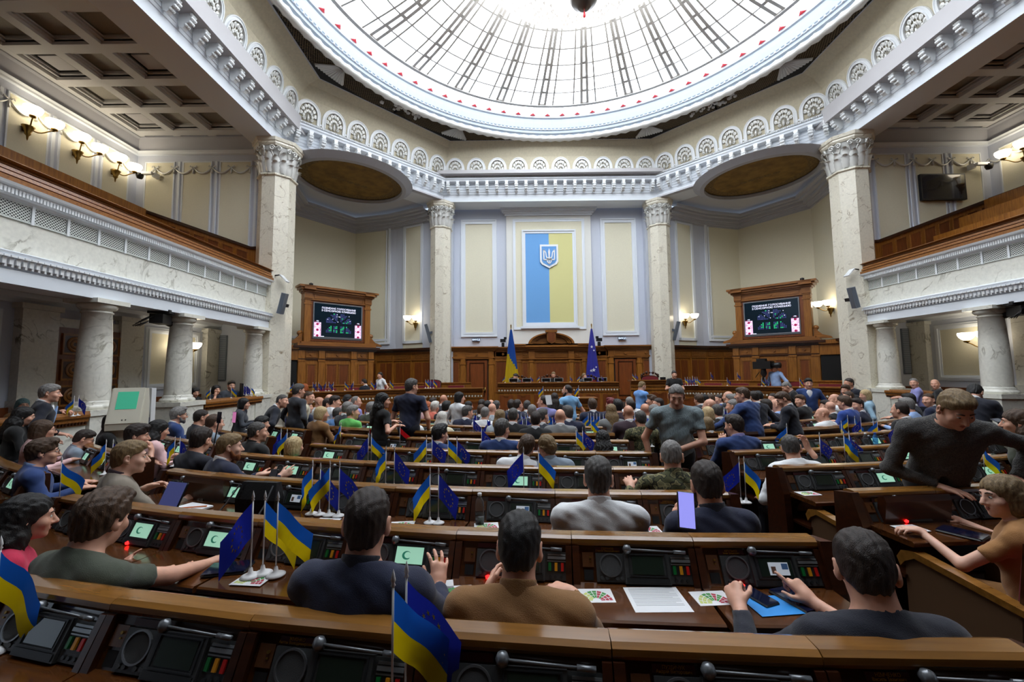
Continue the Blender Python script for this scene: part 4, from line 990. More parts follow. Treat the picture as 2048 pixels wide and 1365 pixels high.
m = MB(); sbox(m,-.012,.142,.05,.152,.03,.033); M_['screen'] = m.mesh('screen',[offm])
m = MB(); sbox(m,-.028,.158,.038,.044,.03,.036); sbox(m,-.028,.158,.157,.163,.03,.036); sbox(m,-.028,-.022,.044,.157,.03,.036); sbox(m,.152,.158,.044,.157,.03,.036); M_['bezel'] = m.mesh('bezel',[consd])
m = MB(); sbox(m,.186,.278,.122,.138,.016,.026); sbox(m,.186,.278,.142,.152,.016,.022); sbox(m,.184,.28,.108,.114,.016,.022); M_['card_slot'] = m.mesh('card_slot',[silvm])
m = MB()
for i,x in enumerate((.197,.229,.261)): m.cur = i; sbox(m,x-.007,x+.007,.055,.102,.018,.026)
M_['keys'] = m.mesh('keys',[kg,ky,kr])
m = MB(); sbox(m,-.258,-.2,.085,.168,0,.008); m.cur=1; sdisc(m,-.218,.14,.006,.008,.014,8); sbox(m,-.222,-.214,.115,.122,.008,.012); m.cur=2; sbox(m,-.252,-.205,.01,.07,0,.004); M_['switch_plate'] = m.mesh('switch_plate',[swm,brass,dark])
m = MB(); sbox(m,-.19,-.062,.172,.2,0,.006); M_['nameplate'] = m.mesh('nameplate',[plm])
m = MB(); m.sm = True
c = sl(-.03,.19,.03); m.lathe([(0,-.022),(.016,-.017),(.023,0),(.016,.017),(0,.022)], c, 12)
a = sl(-.03,.19,.035); b = sl(.26,.178,.03); a2 = tuple(a[i]+(b[i]-a[i])*.8 for i in range(3)); m.tube([a,a2],.0045,6); m.tube([a2,b],.009,8); m.lathe([(0,-.012),(.014,-.012),(.014,.0),(0,.0)], sl(-.03,.17,.01), 10)
M_['microphone'] = m.mesh('microphone',[micb])
m = MB()
pts = [(.05+.026*math.cos(t),.10+.026*math.sin(t)) for t in [.7+i*.28 for i in range(18)]]; p2 = [(.056+.019*math.cos(t),.102+.019*math.sin(t)) for t in [.7+i*.28 for i in range(18)]]
m.loft([[sl(x,u,.0335) for x,u in pts],[sl(x,u,.0335) for x,u in p2]], closed=False); M_['screen_logo'] = m.mesh('screen_logo',[on2])
m = MB(); sbox(m,.03,.125,.058,.128,.033,.036); m.cur=1; sbox(m,.092,.122,.09,.122,.036,.037); m.cur=2; sbox(m,.04,.062,.066,.105,.036,.037); M_['id_card'] = m.mesh('id_card',[cardm,cardb,faceM])
# end panel of a desk block
m = MB(); m.prism([(-.07,.975),(-.15,.76),(-.17,.45),(-.12,.0),(.07,.0),(.075,.95)],'x',-.03,.03); M_['end_panel'] = m.mesh('end_panel',[woodk])
DESKS = {}
def desk_unit(key, R, ph, on, detail, label, group, parent=None):
    x, y = pos(R, ph); t = thing('deputy_desk', label, 'desk', (x,y,zf(y)), ph, group)
    for k in ('rail','front_board','sloped_panel','cheek','tabletop'): ob(k, M_[k], t)
    ob('cheek', M_['cheek2'], t)
    c = ob('console', M_['console'], t)
    sc = ob('screen', M_['screen'], c)
    ob('speaker', M_['speaker'], c); ob('keys', M_['keys'], c); ob('card_slot', M_['card_slot'], c)
    if on == 1: setmat(sc, onm); sc['label'] = 'lit green screen'
    if detail:
        ob('bezel', M_['bezel'], c); ob('shelf', M_['shelf'], t); ob('switch_plate', M_['switch_plate'], t)
        if on == 1: ob('screen_logo', M_['screen_logo'], c)
        if on == 2: ob('id_card', M_['id_card'], c)
    ob('nameplate', M_['nameplate'], t)
    ob('microphone', M_['microphone'], t)
    DESKS[key] = t; return t
ROWR = dict(A=15.58,B=14.70,C=13.85,D=13.02,E=12.20,F=11.30,G=10.5,H=9.70,I=8.85,J=8.0,K=7.15)
XL, XR = -.12, .79
def seat_ph(row, side, i):
    R = ROWR[row]
    if side == 'L': return math.asin((XL-.1)/R) - (i+.5)*P/R
    return math.asin((XR-.1)/R) + (i+.5)*P/R
ORD = ['end','second','third','fourth','fifth','sixth','seventh','eighth','ninth','tenth','eleventh','twelfth']
ROWS_ = dict(A='nearest row',B='second row',C='third row',D='fourth row',E='fifth row',F='sixth row',H='first row past the cross aisle',I='second row past the cross aisle',J='third row past the cross aisle',K='row nearest the lectern')
ROWN = dict(A='the nearest desk row',B='the second desk row from the camera',C='the third desk row from the camera',D='the fourth desk row from the camera',E='the fifth desk row from the camera',F='the sixth desk row, before the cross aisle',H='the first desk row past the cross aisle',I='the second desk row past the cross aisle',J='the third desk row past the cross aisle',K='the desk row nearest the lectern')
NL = dict(A=6,B=8,C=8,D=8,E=7,F=7,H=10,I=9,J=8,K=7)
NR = dict(C=5,D=6,E=7,F=7,H=10,I=9,J=8,K=7)
rnd = random.Random(11)
ON = {('A',0):0,('B',0):2,('B',1):0,('B',2):2,('B',3):1,('B',4):0,('B',5):1,('B',6):1,('C',0):0,('C',1):0,('C',2):2,('C',3):0,('C',4):0,('C',5):2,('C',6):1,('C',7):1,('D',0):1,('D',1):0,('D',2):1,('D',3):0,('D',4):0,('D',5):0,('D',6):1,('E',0):2,('E',3):0,('E',4):0,('E',5):0,('E',6):1,('F',2):1,('F',4):0,('F',5):2,('F',6):0}
ONR = {('C',0):1,('C',1):0,('D',0):0,('D',1):1,('E',0):0,('E',1):0,('E',2):0,('F',0):1,('F',1):1,('F',2):0,('F',3):0,('F',4):1}
for row in 'ABCDEFHIJK':
    for side,N_ in (('L',NL),('R',NR)):
        for i in range(N_.get(row,0)):
            on = (ON if side=='L' else ONR).get((row,i)); st = {1:'lit green screen',0:'switched-off screen',2:'screen showing an identity card'}
            if on is None: on = 0 if row == 'A' else int(rnd.random() < .62)
            lab = '%s desk with %s, %s place left of the centre aisle in %s' % (('brown wooden' ),st[on],ORD[i],ROWN[row]) if side=='L' else 'brown wooden desk with %s, %s place right of the centre aisle in %s' % (st[on],ORD[i],ROWN[row])
            lab = 'desk with %s, %s place %s of the aisle, %s' % ({1:'lit screen',0:'dark screen',2:'identity card shown'}[on],ORD[i],'left' if side=='L' else 'right',ROWS_[row])
            desk_unit((row,side,i), ROWR[row], seat_ph(row,side,i), on, row in 'ABCDEF', lab, 'deputies\' desks')
        if N_.get(row,0):
            R = ROWR[row]
            for e in (0,1):
                k = 0 if e == 0 else N_[row]-1
                ph = seat_ph(row,side,k); d = DESKS[(row,side,k)]
                ob('end_panel', M_['end_panel'], d, ((P/2+.028)*(1 if (side=='L')==(e==0) else -1),0,0))
# left wedge rows beyond the side aisle
for j,(R,ph0,n) in enumerate(((14.4,-.452,4),(13.55,-.458,4),(12.7,-.468,4),(11.9,-.478,3),(11.1,-.50,3))):
    for i in range(n):
        desk_unit(('W%d'%j,'L',i), R, ph0-(i+.5)*P/R, int(rnd.random()<.6), True, 'desk %s from the side aisle in left wedge row %s' % (ORD[i].replace('end','first'),('one','two','three','four','five')[j]), "deputies' desks")
    ob('end_panel', M_['end_panel'], DESKS[('W%d'%j,'L',0)], ((P/2+.028),0,0))
for j,(R,ph0,n) in enumerate(((13.02,.40,4),(12.2,.47,4),(11.3,.51,4))):
    for i in range(n):
        desk_unit(('W%d'%j,'R',i), R, ph0+(i+.5)*P/R, 1, True, 'desk %s from the side aisle in right wedge row %s' % (ORD[i].replace('end','first'),('one','two','three')[j]), "deputies' desks")
    ob('end_panel', M_['end_panel'], DESKS[('W%d'%j,'R',0)], (-(P/2+.028),0,0))
# plain barrier closing the front block at the cross aisle
def barrier(ph0, ph1, lab):
    t = thing('row_barrier', lab, 'barrier'); R = ROWR['G']; n = 10
    path = [pos(R, ph0+(ph1-ph0)*i/n)+(zf(pos(R,ph0+(ph1-ph0)*i/n)[1]),) for i in range(n+1)]
    m = MB(); m.sweep(path, [(-.02,0),(.03,0),(.03,.9),(-.02,.9)]); m.build('board', woodk, t)
    m = MB(); m.sweep(path, [(-.05,.9),(.05,.9),(.06,.93),(.04,.965),(-.04,.965),(-.06,.93)]); m.build('rail', rail_m, t)
    m = MB(); m.sweep(path, [(-.03,.78),(-.02,.78),(-.02,.80),(-.03,.80)]); m.build('molding', woodd, t)
    for i in range(n):
        ph = ph0+(ph1-ph0)*(i+.5)/n; x,y = pos(R,ph); m = MB(); m.bb(-.3,.3,-.035,-.02,.1,.74); ob('panel', m.mesh('panel',[woodd]), t, (x,y,zf(y)), ph)
barrier(-.60,-.02,'plain dark wooden barrier across the left block behind the sixth desk row')
barrier(.112,.62,'plain dark wooden barrier across the right block behind the sixth desk row')
# armchairs
def armchair(x, y, ph, lab):
    t = thing('armchair', lab, 'chair', (x,y,zf(y)), ph)
    m = MB(); m.bev(-.24,.24,-.22,.24,.36,.47,.03); m.build('seat', redv, t)
    m = MB(); m.prism([(-.235,.38),(-.30,.95),(-.345,.97),(-.36,.93),(-.29,.36)],'x',-.25,.25); m.build('backrest', woodk, t)
    m = MB(); m.prism([(-.22,.46),(-.285,.93),(-.31,.93),(-.245,.46)],'x',-.23,.23); m.build('back_cushion', redv, t)
    for s in (-1,1):
        m = MB(); m.prism([(.27,.0),(.27,.62),(.2,.66),(-.30,.60),(-.26,0)],'x',s*.27-.02,s*.27+.02); m.build('arm_panel', mat('arm_panel_brown',(96,70,48),.5) if 'arm_panel_brown' not in MATS else MATS['arm_panel_brown'], t)
        m = MB(); m.sm = False; m.prism([(.29,.58),(.31,.63),(.28,.68),(.2,.70),(-.32,.635),(-.32,.60),(.2,.66),(.26,.62)],'x',s*.27-.035,s*.27+.035); m.build('armrest', rail_m, t)
def chair_at(row, side, i, lab, back=.62):
    ph = seat_ph(row,side,i); x,y = pos(ROWR[row]+back, ph); armchair(x,y,ph,lab)
chair_at('C','R',0,'empty armchair with curved wooden arms behind the woman in brown',.62)
chair_at('C','R',1,'armchair with a dark back holding the woman in a brown dress',.62)
chair_at('D','R',0,'armchair with a yellow wooden arm beside the man in a white shirt')
chair_at('D','L',6,'dark armchair with a red cushion edge left of the bearded man')
for k,(r,i) in enumerate((('H',0),('I',0),('J',0),('H',1),('I',1))): chair_at(r,'R',i,'armchair at the %s place right of the aisle, %s' % (ORD[i],ROWS_[r]))
for j in ():
    R = (14.4,13.55,12.7,11.9,11.1)[j]; ph = -.49-.3*j/9; x,y = pos(R+.6,ph); armchair(x,y,ph,'armchair with red cushion in left wedge row %s' % ('four','five')[j-3])
# ---------------------------------------------------------------- people: one smooth surface grown from a skeleton
def V3(*a): return np.array(a, float)
class SDF:
    """list of primitives merged with smooth unions; every entry is (function, blend, bounding centre, bounding radius)"""
    def __init__(s): s.p = []
    def ell(s, c, r, R=None, k=.02, neg=False):
        c = V3(*c); r = V3(*r)
        def f(P):
            q = P-c
            if R is not None: q = q @ R
            a = q/r; b = a/r; k0 = np.sqrt((a*a).sum(1)); k1 = np.sqrt((b*b).sum(1))+1e-9
            return k0*(k0-1)/k1
        s.p.append((f,k,neg,c,r.max())); return s
    def cone(s, a, b, ra, rb, k=.02, neg=False, flat=None):
        """tapered limb; flat=(axis, factor) squashes it across one direction"""
        a = V3(*a); b = V3(*b); ba = b-a; L2 = ba@ba+1e-9
        fa = None if flat is None else (V3(*flat[0])/np.linalg.norm(flat[0]), flat[1])
        def f(P):
            pa = P-a; h = np.clip(pa@ba/L2,0,1); d = pa-h[:,None]*ba
            if fa is not None: u = d@fa[0]; d = d+np.outer(u*(1/fa[1]-1),fa[0])
            return np.sqrt((d*d).sum(1))-(ra+(rb-ra)*h)
        s.p.append((f,k,neg,(a+b)/2,np.sqrt(L2)/2+max(ra,rb)*(1 if flat is None else max(1,flat[1])))); return s
    def bounds(s):
        lo = np.min([c-r for f,k,n,c,r in s.p if not n],0); hi = np.max([c+r for f,k,n,c,r in s.p if not n],0); return lo-.02, hi+.02
    def ev(s, P):
        d = np.full(len(P), 1e3)
        lo, hi = P.min(0), P.max(0); mc = (lo+hi)/2; mr = np.linalg.norm(hi-lo)/2
        for f,k,neg,c,r in s.p:
            if np.linalg.norm(c-mc)-r-mr > .12: continue
            e = f(P)
            if neg: h = np.clip(.5-.5*(d+e)/k,0,1); d = d*(1-h)-e*h+k*h*(1-h)
            else: h = np.clip(.5+.5*(e-d)/k,0,1); d = d*h+e*(1-h)-k*h*(1-h)
        return d
def polygonise(fn, lo, hi, h):
    """surface nets over a sparse block grid"""
    B = 10; n = np.maximum(1, np.ceil((hi-lo)/(h*B)).astype(int)); N = n*B+1
    Vv = np.full(N, 1.0, np.float32)
    ii = np.stack(np.meshgrid(*[np.arange(q) for q in n],indexing='ij'),-1).reshape(-1,3); cd = fn(lo+(ii+.5)*B*h)
    g = np.arange(B+1)*h; X0 = np.stack(np.meshgrid(g,g,g,indexing='ij'),-1).reshape(-1,3)
    for (i,j,k),d0 in zip(ii,cd):
        if abs(d0) > B*h*1.15:
            if d0 < 0: Vv[i*B:(i+1)*B+1,j*B:(j+1)*B+1,k*B:(k+1)*B+1] = -1
            continue
        Vv[i*B:(i+1)*B+1,j*B:(j+1)*B+1,k*B:(k+1)*B+1] = fn(X0+lo+np.array([i,j,k])*B*h).reshape(B+1,B+1,B+1)
    S = Vv < 0
    a = [S[x:x+N[0]-1,y:y+N[1]-1,z:z+N[2]-1] for x in (0,1) for y in (0,1) for z in (0,1)]
    cnt = sum(q.astype(np.int8) for q in a); act = (cnt > 0) & (cnt < 8)
    idx = np.full(act.shape, -1, np.int64); cells = np.argwhere(act); idx[act] = np.arange(len(cells))
    acc = np.zeros((len(cells),3)); w = np.zeros(len(cells))
    cor = np.array([(x,y,z) for x in (0,1) for y in (0,1) for z in (0,1)])
    cv = np.stack([Vv[cells[:,0]+c[0],cells[:,1]+c[1],cells[:,2]+c[2]] for c in cor],1)
    for p in range(8):
        for q in range(p+1,8):
            if np.abs(cor[p]-cor[q]).sum() != 1: continue
            u, v = cv[:,p], cv[:,q]; m = (u<0) != (v<0)
            t = np.where(m, u/(u-v+1e-12), 0); pt = cor[p]+t[:,None]*(cor[q]-cor[p])
            acc += np.where(m[:,None], pt, 0); w += m
    verts = (cells+acc/np.maximum(w,1)[:,None])*h+lo
    faces = []
    for ax in range(3):
        b, c = (ax+1)%3, (ax+2)%3
        sl0 = [slice(None)]*3; sl1 = [slice(None)]*3; sl0[ax] = slice(0,N[ax]-1); sl1[ax] = slice(1,N[ax])
        sa, sb2 = S[tuple(sl0)], S[tuple(sl1)]; e = np.argwhere(sa != sb2)
        e = e[(e[:,b]>0)&(e[:,c]>0)&(e[:,b]<N[b]-1)&(e[:,c]<N[c]-1)]
        if not len(e): continue
        def cell(db, dc):
            q = e.copy(); q[:,b] -= db; q[:,c] -= dc; return idx[q[:,0],q[:,1],q[:,2]]
        quad = np.stack([cell(1,1),cell(0,1),cell(0,0),cell(1,0)],1)
        flip = ~S[e[:,0],e[:,1],e[:,2]]; quad[flip] = quad[flip][:,::-1]
        faces.append(quad)
    F = np.concatenate(faces); F = F[(F>=0).all(1)]
    return verts, F
def np_mesh(name, verts, F, mats):
    me = bpy.data.meshes.new(name); nv, nf = len(verts), len(F)
    me.vertices.add(nv); me.vertices.foreach_set('co', verts.astype(np.float32).ravel())
    me.loops.add(nf*4); me.loops.foreach_set('vertex_index', F.astype(np.int32).ravel())
    me.polygons.add(nf); me.polygons.foreach_set('loop_start', np.arange(0,nf*4,4,dtype=np.int32)); me.polygons.foreach_set('loop_total', np.full(nf,4,np.int32))
    me.polygons.foreach_set('use_smooth', np.ones(nf,bool)); me.update(calc_edges=True); me.validate()
    for m in mats: me.materials.append(m)
    return me
def rotm(yaw=0, pitch=0, roll=0):
    """yaw left positive, pitch up positive, roll to the right shoulder positive"""
    return np.array((Matrix.Rotation(yaw,3,'Z') @ Matrix.Rotation(pitch,3,'X') @ Matrix.Rotation(roll,3,'Y')))
class Sub(SDF):
    """collects primitives in a local frame and writes them into a parent list"""
    def __init__(s, parent, R, T, sc=1.0): s.P = parent; s.R = R; s.T = V3(*T); s.sc = sc
    def w(s, p): return s.R @ (V3(*p)*s.sc) + s.T
    def ell(s, c, r, R=None, k=.02, neg=False):
        s.P.ell(s.w(c), V3(*r)*s.sc, s.R if R is None else s.R @ R, k, neg); return s
    def cone(s, a, b, ra, rb, k=.02, neg=False, flat=None):
        s.P.cone(s.w(a), s.w(b), ra*s.sc, rb*s.sc, k, neg, None if flat is None else (s.R @ V3(*flat[0]), flat[1])); return s
def head_prims(H, fem=False, beard=False, wide=1.0):
    w = wide
    H.ell((0,-.018,.035),(.075*w,.096,.086),k=.01)
    H.ell((0,.03,-.03),(.062*w,.066,.085),k=.03)
    H.ell((0,.028,-.078),(.05*w if not fem else .045,.055,.042),k=.03)
    H.ell((0,.076,-.103),(.02,.017,.017),k=.022)
    H.cone((-.03,.077,.024),(.03,.077,.024),.014,.014,k=.018)
    H.ell((-.041*w,.062,-.03),(.026,.024,.026),k=.02); H.ell((.041*w,.062,-.03),(.026,.024,.026),k=.02)
    for s in (-1,1): H.ell((s*.031,.1,.003),(.017,.014,.012),k=.012,neg=True)
    for s in (-1,1): H.cone((s*.018,.0865,.0125),(s*.044,.081,.0115),.0048,.0045,k=.005); H.cone((s*.02,.087,-.0065),(s*.042,.082,-.006),.0042,.004,k=.005)
    H.cone((0,.088,.012),(0,.116,-.033),.009,.0135,k=.012); H.ell((-.012,.1,-.038),(.009,.011,.008),k=.008); H.ell((.012,.1,-.038),(.009,.011,.008),k=.008)
    H.cone((-.019,.087,-.063),(.019,.087,-.063),.007,.007,k=.008); H.cone((-.016,.086,-.074),(.016,.086,-.074),.0075,.0075,k=.008)
    for s in (-1,1):
        Re = np.array(Matrix.Rotation(s*-.35,3,'Z') @ Matrix.Rotation(-.2,3,'X'))
        H.ell((s*.081*w,-.016,-.006),(.010,.022,.035),Re,k=.008); H.ell((s*.088*w,-.008,.0),(.006,.011,.018),Re,k=.006,neg=True); H.ell((s*.078*w,-.006,-.035),(.008,.012,.012),k=.008)
HAIRLINE = {
 'short': ([-.13,-.07,-.045,-.03,.0,.012,.05,.075,.12],[-.075,-.07,-.055,-.03,-.02,.02,.035,.064,.075]),
 'crop':  ([-.13,-.07,-.045,-.03,.0,.012,.05,.075,.12],[-.06,-.055,-.04,-.02,-.01,.03,.05,.075,.09]),
 'full':  ([-.13,-.07,-.045,-.03,.0,.012,.05,.085,.12],[-.09,-.085,-.075,-.05,-.045,-.0,.02,.045,.055]),
 'fringe':([-.13,-.07,-.045,-.03,.0,.012,.05,.075,.12],[-.06,-.055,-.04,-.02,.0,.02,.2,.2,.2]),
 'bob':   ([-.2,-.04,.0,.03,.045,.07,.085,.12],[-.14,-.14,-.135,-.12,-.03,.03,.052,.06]),
 'long':  ([-.3,-.04,.0,.02,.04,.07,.085,.12],[-.6,-.6,-.5,-.2,-.0,.04,.058,.065]),
 'updo':  ([-.2,-.07,-.045,-.03,.0,.02,.05,.075,.12],[-.09,-.085,-.05,.0,.005,.03,.05,.066,.075]),
}
def hair_sdf(style, R, T, sc, seed=0, wide=1.0, thick=.012):
    S = SDF(); H = Sub(S, R, T, sc); w = wide; t = thick
    if style in ('short','crop','full','fringe','updo'):
        e = {'short':t*.55,'crop':.004,'full':t+.002,'fringe':.004,'updo':t}[style]
        H.ell((0,-.018,.038),(.075*w+e,.096+e,.086+e),k=.01)
        H.ell((0,-.018,.0),(.071*w+e*.5,.09+e*.5,.07),k=.02)
        H.ell((0,-.055,-.04),(.052+e*.4,.05+e*.2,.06),k=.03)
        if style == 'short': H.ell((0,.0,.07),(.062*w+t*.3,.088,.05+t),k=.03)
        if style == 'full': H.ell((.01,.055,.105),(.055,.04,.026),k=.03); H.ell((-.015,.03,.115),(.05,.05,.02),k=.03)
        if style == 'short': H.ell((.0,.05,.095),(.05,.035,.022),k=.03)
        if style == 'updo':
            H.ell((0,-.1,.0),(.055,.04,.045),k=.02)
            for i in range(9): a = -1.5+i*.375; H.ell((.085*math.sin(a),-.02-.075*math.cos(a)*1.0,.02-.02*math.cos(a)),(.02,.02,.018),k=.006)
    elif style == 'bob':
        H.ell((0,-.02,.04),(.09,.108,.095),k=.01); H.ell((0,-.04,-.05),(.098,.085,.105),k=.04)
    elif style == 'long':
        H.ell((0,-.02,.04),(.09,.108,.096),k=.01); H.ell((0,-.05,-.06),(.098,.075,.12),k=.04)
        H.cone((0,-.07,-.12),(0,-.135,-.36),.088,.05,k=.05,flat=((1,0,0),1.35))
        for s in (-1,1): H.cone((s*.07,-.02,-.1),(s*.1,-.04,-.3),.04,.025,k=.03)
    ys, zs = HAIRLINE[style]; Ri = R.T; T = V3(*T)
    rs = np.random.RandomState(seed); ph = rs.rand(6)*6.28
    def fn(P):
        d = S.ev(P); q = ((P-T) @ R)/sc
        cut = (np.interp(q[:,1], ys, zs)-q[:,2]+.004*np.sin(q[:,0]*210+q[:,1]*160+ph[4])+.003*np.sin(q[:,0]*95+ph[5]))*.75*sc
        nz = .0022*np.sin(q[:,0]*130+ph[0]+2*np.sin(q[:,2]*60+ph[1]))*np.sin(q[:,1]*90+q[:,2]*50+ph[2]) + .0016*np.sin(q[:,0]*260+q[:,1]*90+ph[3])
        if style in ('long',): nz = nz*1.6
        d = d+nz*(1.6 if style == 'full' else 1)
        k = .008*sc; m = np.maximum(d,cut); return m
    lo, hi = S.bounds(); return fn, lo, hi
def hand_prims(S, W, fdir, pdir, side, curl=.5, pointing=False, spread=.0, sc=1.0):
    """W wrist, fdir finger direction, pdir palm-facing direction, side +1 right hand / -1 left hand"""
    f = V3(*fdir); f /= np.linalg.norm(f); p = V3(*pdir); p = p-f*(p@f); p /= np.linalg.norm(p)
    x = np.cross(f,p)*side      # toward the thumb
    W = V3(*W); g = lambda a,b,c: W+(x*a+f*b+p*c)*sc
    S.cone(g(0,-.02,0),g(0,.03,0),.026*sc,.03*sc,k=.02,flat=(p,.75))
    S.cone(g(.012,.03,0),g(.018,.085,0),.026*sc,.022*sc,k=.02,flat=(p,.62)); S.cone(g(-.014,.03,0),g(-.02,.08,0),.024*sc,.02*sc,k=.02,flat=(p,.62))
    lens = (.074,.083,.077,.06); xs = (.032,.011,-.011,-.031)
    for i in range(4):
        c = curl if not (pointing and i == 0) else .05
        if pointing and i: c = 1.25
        sp = spread*(1.5-i)*.35; b0 = g(xs[i],.086-(.006 if i in (0,3) else 0)-(.008 if i==3 else 0),0)
        d = f+x*sp; d /= np.linalg.norm(d); L_ = lens[i]*sc; r = (.0088,.0092,.0088,.0078)[i]*sc
        a1 = c*.7; d1 = d*math.cos(a1)+p*math.sin(a1); q1 = b0+d1*L_*.5
        a2 = a1+c*1.1; d2 = d*math.cos(a2)+p*math.sin(a2); q2 = q1+d2*L_*.3
        a3 = a2+c*.7; d3 = d*math.cos(a3)+p*math.sin(a3); q3 = q2+d3*L_*.22
        S.cone(b0-d*.012,q1,r*1.12,r,k=.006); S.cone(q1,q2,r,r*.92,k=.003); S.cone(q2,q3,r*.92,r*.78,k=.003)
    t0 = g(.028,.022,.006); t1 = g(.058,.05,.02); t2 = g(.066,.082,.026+.01*curl)
    S.cone(t0,t1,.015*sc,.012*sc,k=.012); S.cone(t1,t2,.0115*sc,.0088*sc,k=.004)
def arm_prims(S, sh, el, wr, r=(.052,.042,.028), k=.03):
    S.cone(sh,el,r[0],r[1],k=k); S.cone(el,wr,r[1]*.98,r[2],k=k*.6)
# materials for people
def skinmat(n, c): 
    m = mat(n, c, .5, var=.05, vscale=30, bump=.06, bscale=300); b = m.node_tree.nodes['Principled BSDF']; b.inputs['Subsurface Weight'].default_value = .08; b.inputs['Subsurface Radius'].default_value = (.012,.005,.003); return m
SK = [skinmat('skin_%d' % i, c) for i,c in enumerate(((222,168,142),(206,150,122),(190,132,104),(228,180,156)))]
def hairmat(n, c, c2): return mat(n, c, .5, col2=c2, vscale=9, stretch=(14,14,2.5), detail=5, bump=.5, bscale=34)
HM = {k: hairmat('hair_'+k, a, b) for k,(a,b) in dict(black=((10,9,10),(30,27,26)),dark=((26,18,14),(52,38,30)),brown=((52,36,24),(88,64,44)),ginger=((110,60,30),(160,96,52)),grey=((96,94,92),(150,146,142)),darkgrey=((44,42,42),(96,92,88)),blond=((170,140,92),(222,200,152)),dirty=((96,76,48),(150,124,84)),white=((190,186,178),(228,224,214)),red=((70,14,18),(130,30,34)),teal=((70,110,116),(120,150,150)),fox=((150,70,30),(196,106,56))).items()}
CL = {}
def cloth(n, c, rough=.85, bump=.25, bs=300, var=.08, vs=7, col2=None):
    if n not in CL: CL[n] = mat('cloth_'+n, c, rough, bump=bump, bscale=bs, var=var, vscale=vs, col2=col2, sheen=.15)
    return CL[n]
for n,c in dict(navy=(22,30,58),navyd=(16,20,36),blue=(36,62,116),royal=(38,70,150),black=(18,18,20),blackb=(10,10,12),white=(236,238,240),grey=(120,122,122),blazer=(136,126,112),olive=(66,72,58),brown=(136,96,52),tan=(164,116,66),sky=(150,180,226),polo=(128,182,226),cornfl=(110,160,224),green=(104,196,96),mint=(70,180,150),pink=(232,190,190),rose=(190,30,70),char=(58,62,70),denim=(150,184,204),steel=(132,146,160),ltgrey=(176,186,194),plum=(58,40,50),coral=(230,120,100),cream=(226,216,186),lav=(150,150,210),teal=(60,120,104),sweater=(112,124,130)).items(): cloth(n,c)
CL['camo'] = mat('cloth_camo', (78,80,52), .9, col2=(128,122,84), vscale=22, detail=1); CL['camo'].node_tree.nodes  # mottled camouflage
_r = [n for n in CL['camo'].node_tree.nodes if n.type == 'VALTORGB'][0].color_ramp; _r.interpolation = 'CONSTANT'; _r.elements[0].position = .0; _r.elements[1].position = .52; _e = _r.elements.new(.44); _e.color = lin((44,46,34)); _e = _r.elements.new(.6); _e.color = lin((96,92,62))
CL['knit'] = mat('cloth_knit', (96,94,90), .9, col2=(64,64,66), vscale=120, detail=2, bump=.8, bscale=160)
CL['ribknit'] = mat('cloth_ribknit', (124,138,142), .9, var=.1, vscale=60, stretch=(1,1,.05), bump=.7, bscale=130)
eyew = mat('eye_white', (225,222,218), .3); iris = mat('eye_iris', (60,66,70), .3); lipm = mat('lips', (176,104,96), .5); glasm = mat('spectacle_frame', (30,22,18), .3); browm = mat('eyebrow', (60,44,34), .8)
em = MB(); em.sm = True
for s in (-1,1):
    for (r,yo,ci) in ((.0112,0,0),):
        em.cur = ci; nv0 = len(em.v); em.lathe([(0,-r),(r*.6,-r*.8),(r,0),(r*.6,r*.8),(0,r)],(s*.031,.081,.003),12)
    em.cur = 1; k0 = len(em.v); em.lathe([(0,.0),(.006,.0)],(0,0,0),10); em.v[k0:] = [(s*.031+x,.0924,.003+y) for x,y,z in em.v[k0:]]
EYES = em.mesh('eyes',[eyew,iris])
em = MB(); em.sm = True
for s in (-1,1): em.tube([(s*.013,.094,.026),(s*.03,.094,.032),(s*.05,.082,.026)],[.004,.0045,.002],6)
BROWS = em.mesh('eyebrows',[browm])
em = MB(); em.sm = True; em.tube([(-.021,.091,-.067),(-.008,.0965,-.064),(0,.0955,-.066),(.008,.0965,-.064),(.021,.091,-.067)],[.002,.005,.005,.005,.002],6); em.tube([(-.019,.09,-.07),(0,.0955,-.074),(.019,.09,-.07)],[.002,.0055,.002],6); LIPS = em.mesh('lips',[lipm])
em = MB()
for s in (-1,1):
    em.tube([(s*(.033+.024*math.cos(t)),.108-.006*abs(math.cos(t)),.0+.018*math.sin(t)) for t in [i*2*PI/16 for i in range(17)]],.0018,5)
    em.tube([(s*.057,.102,.004),(s*.083,.05,.006),(s*.088,-.01,.008)],.0018,5)
em.tube([(-.01,.11,.004),(.01,.11,.004)],.0018,5); GLASSES = em.mesh('spectacles',[glasm])
BODYCACHE = {}
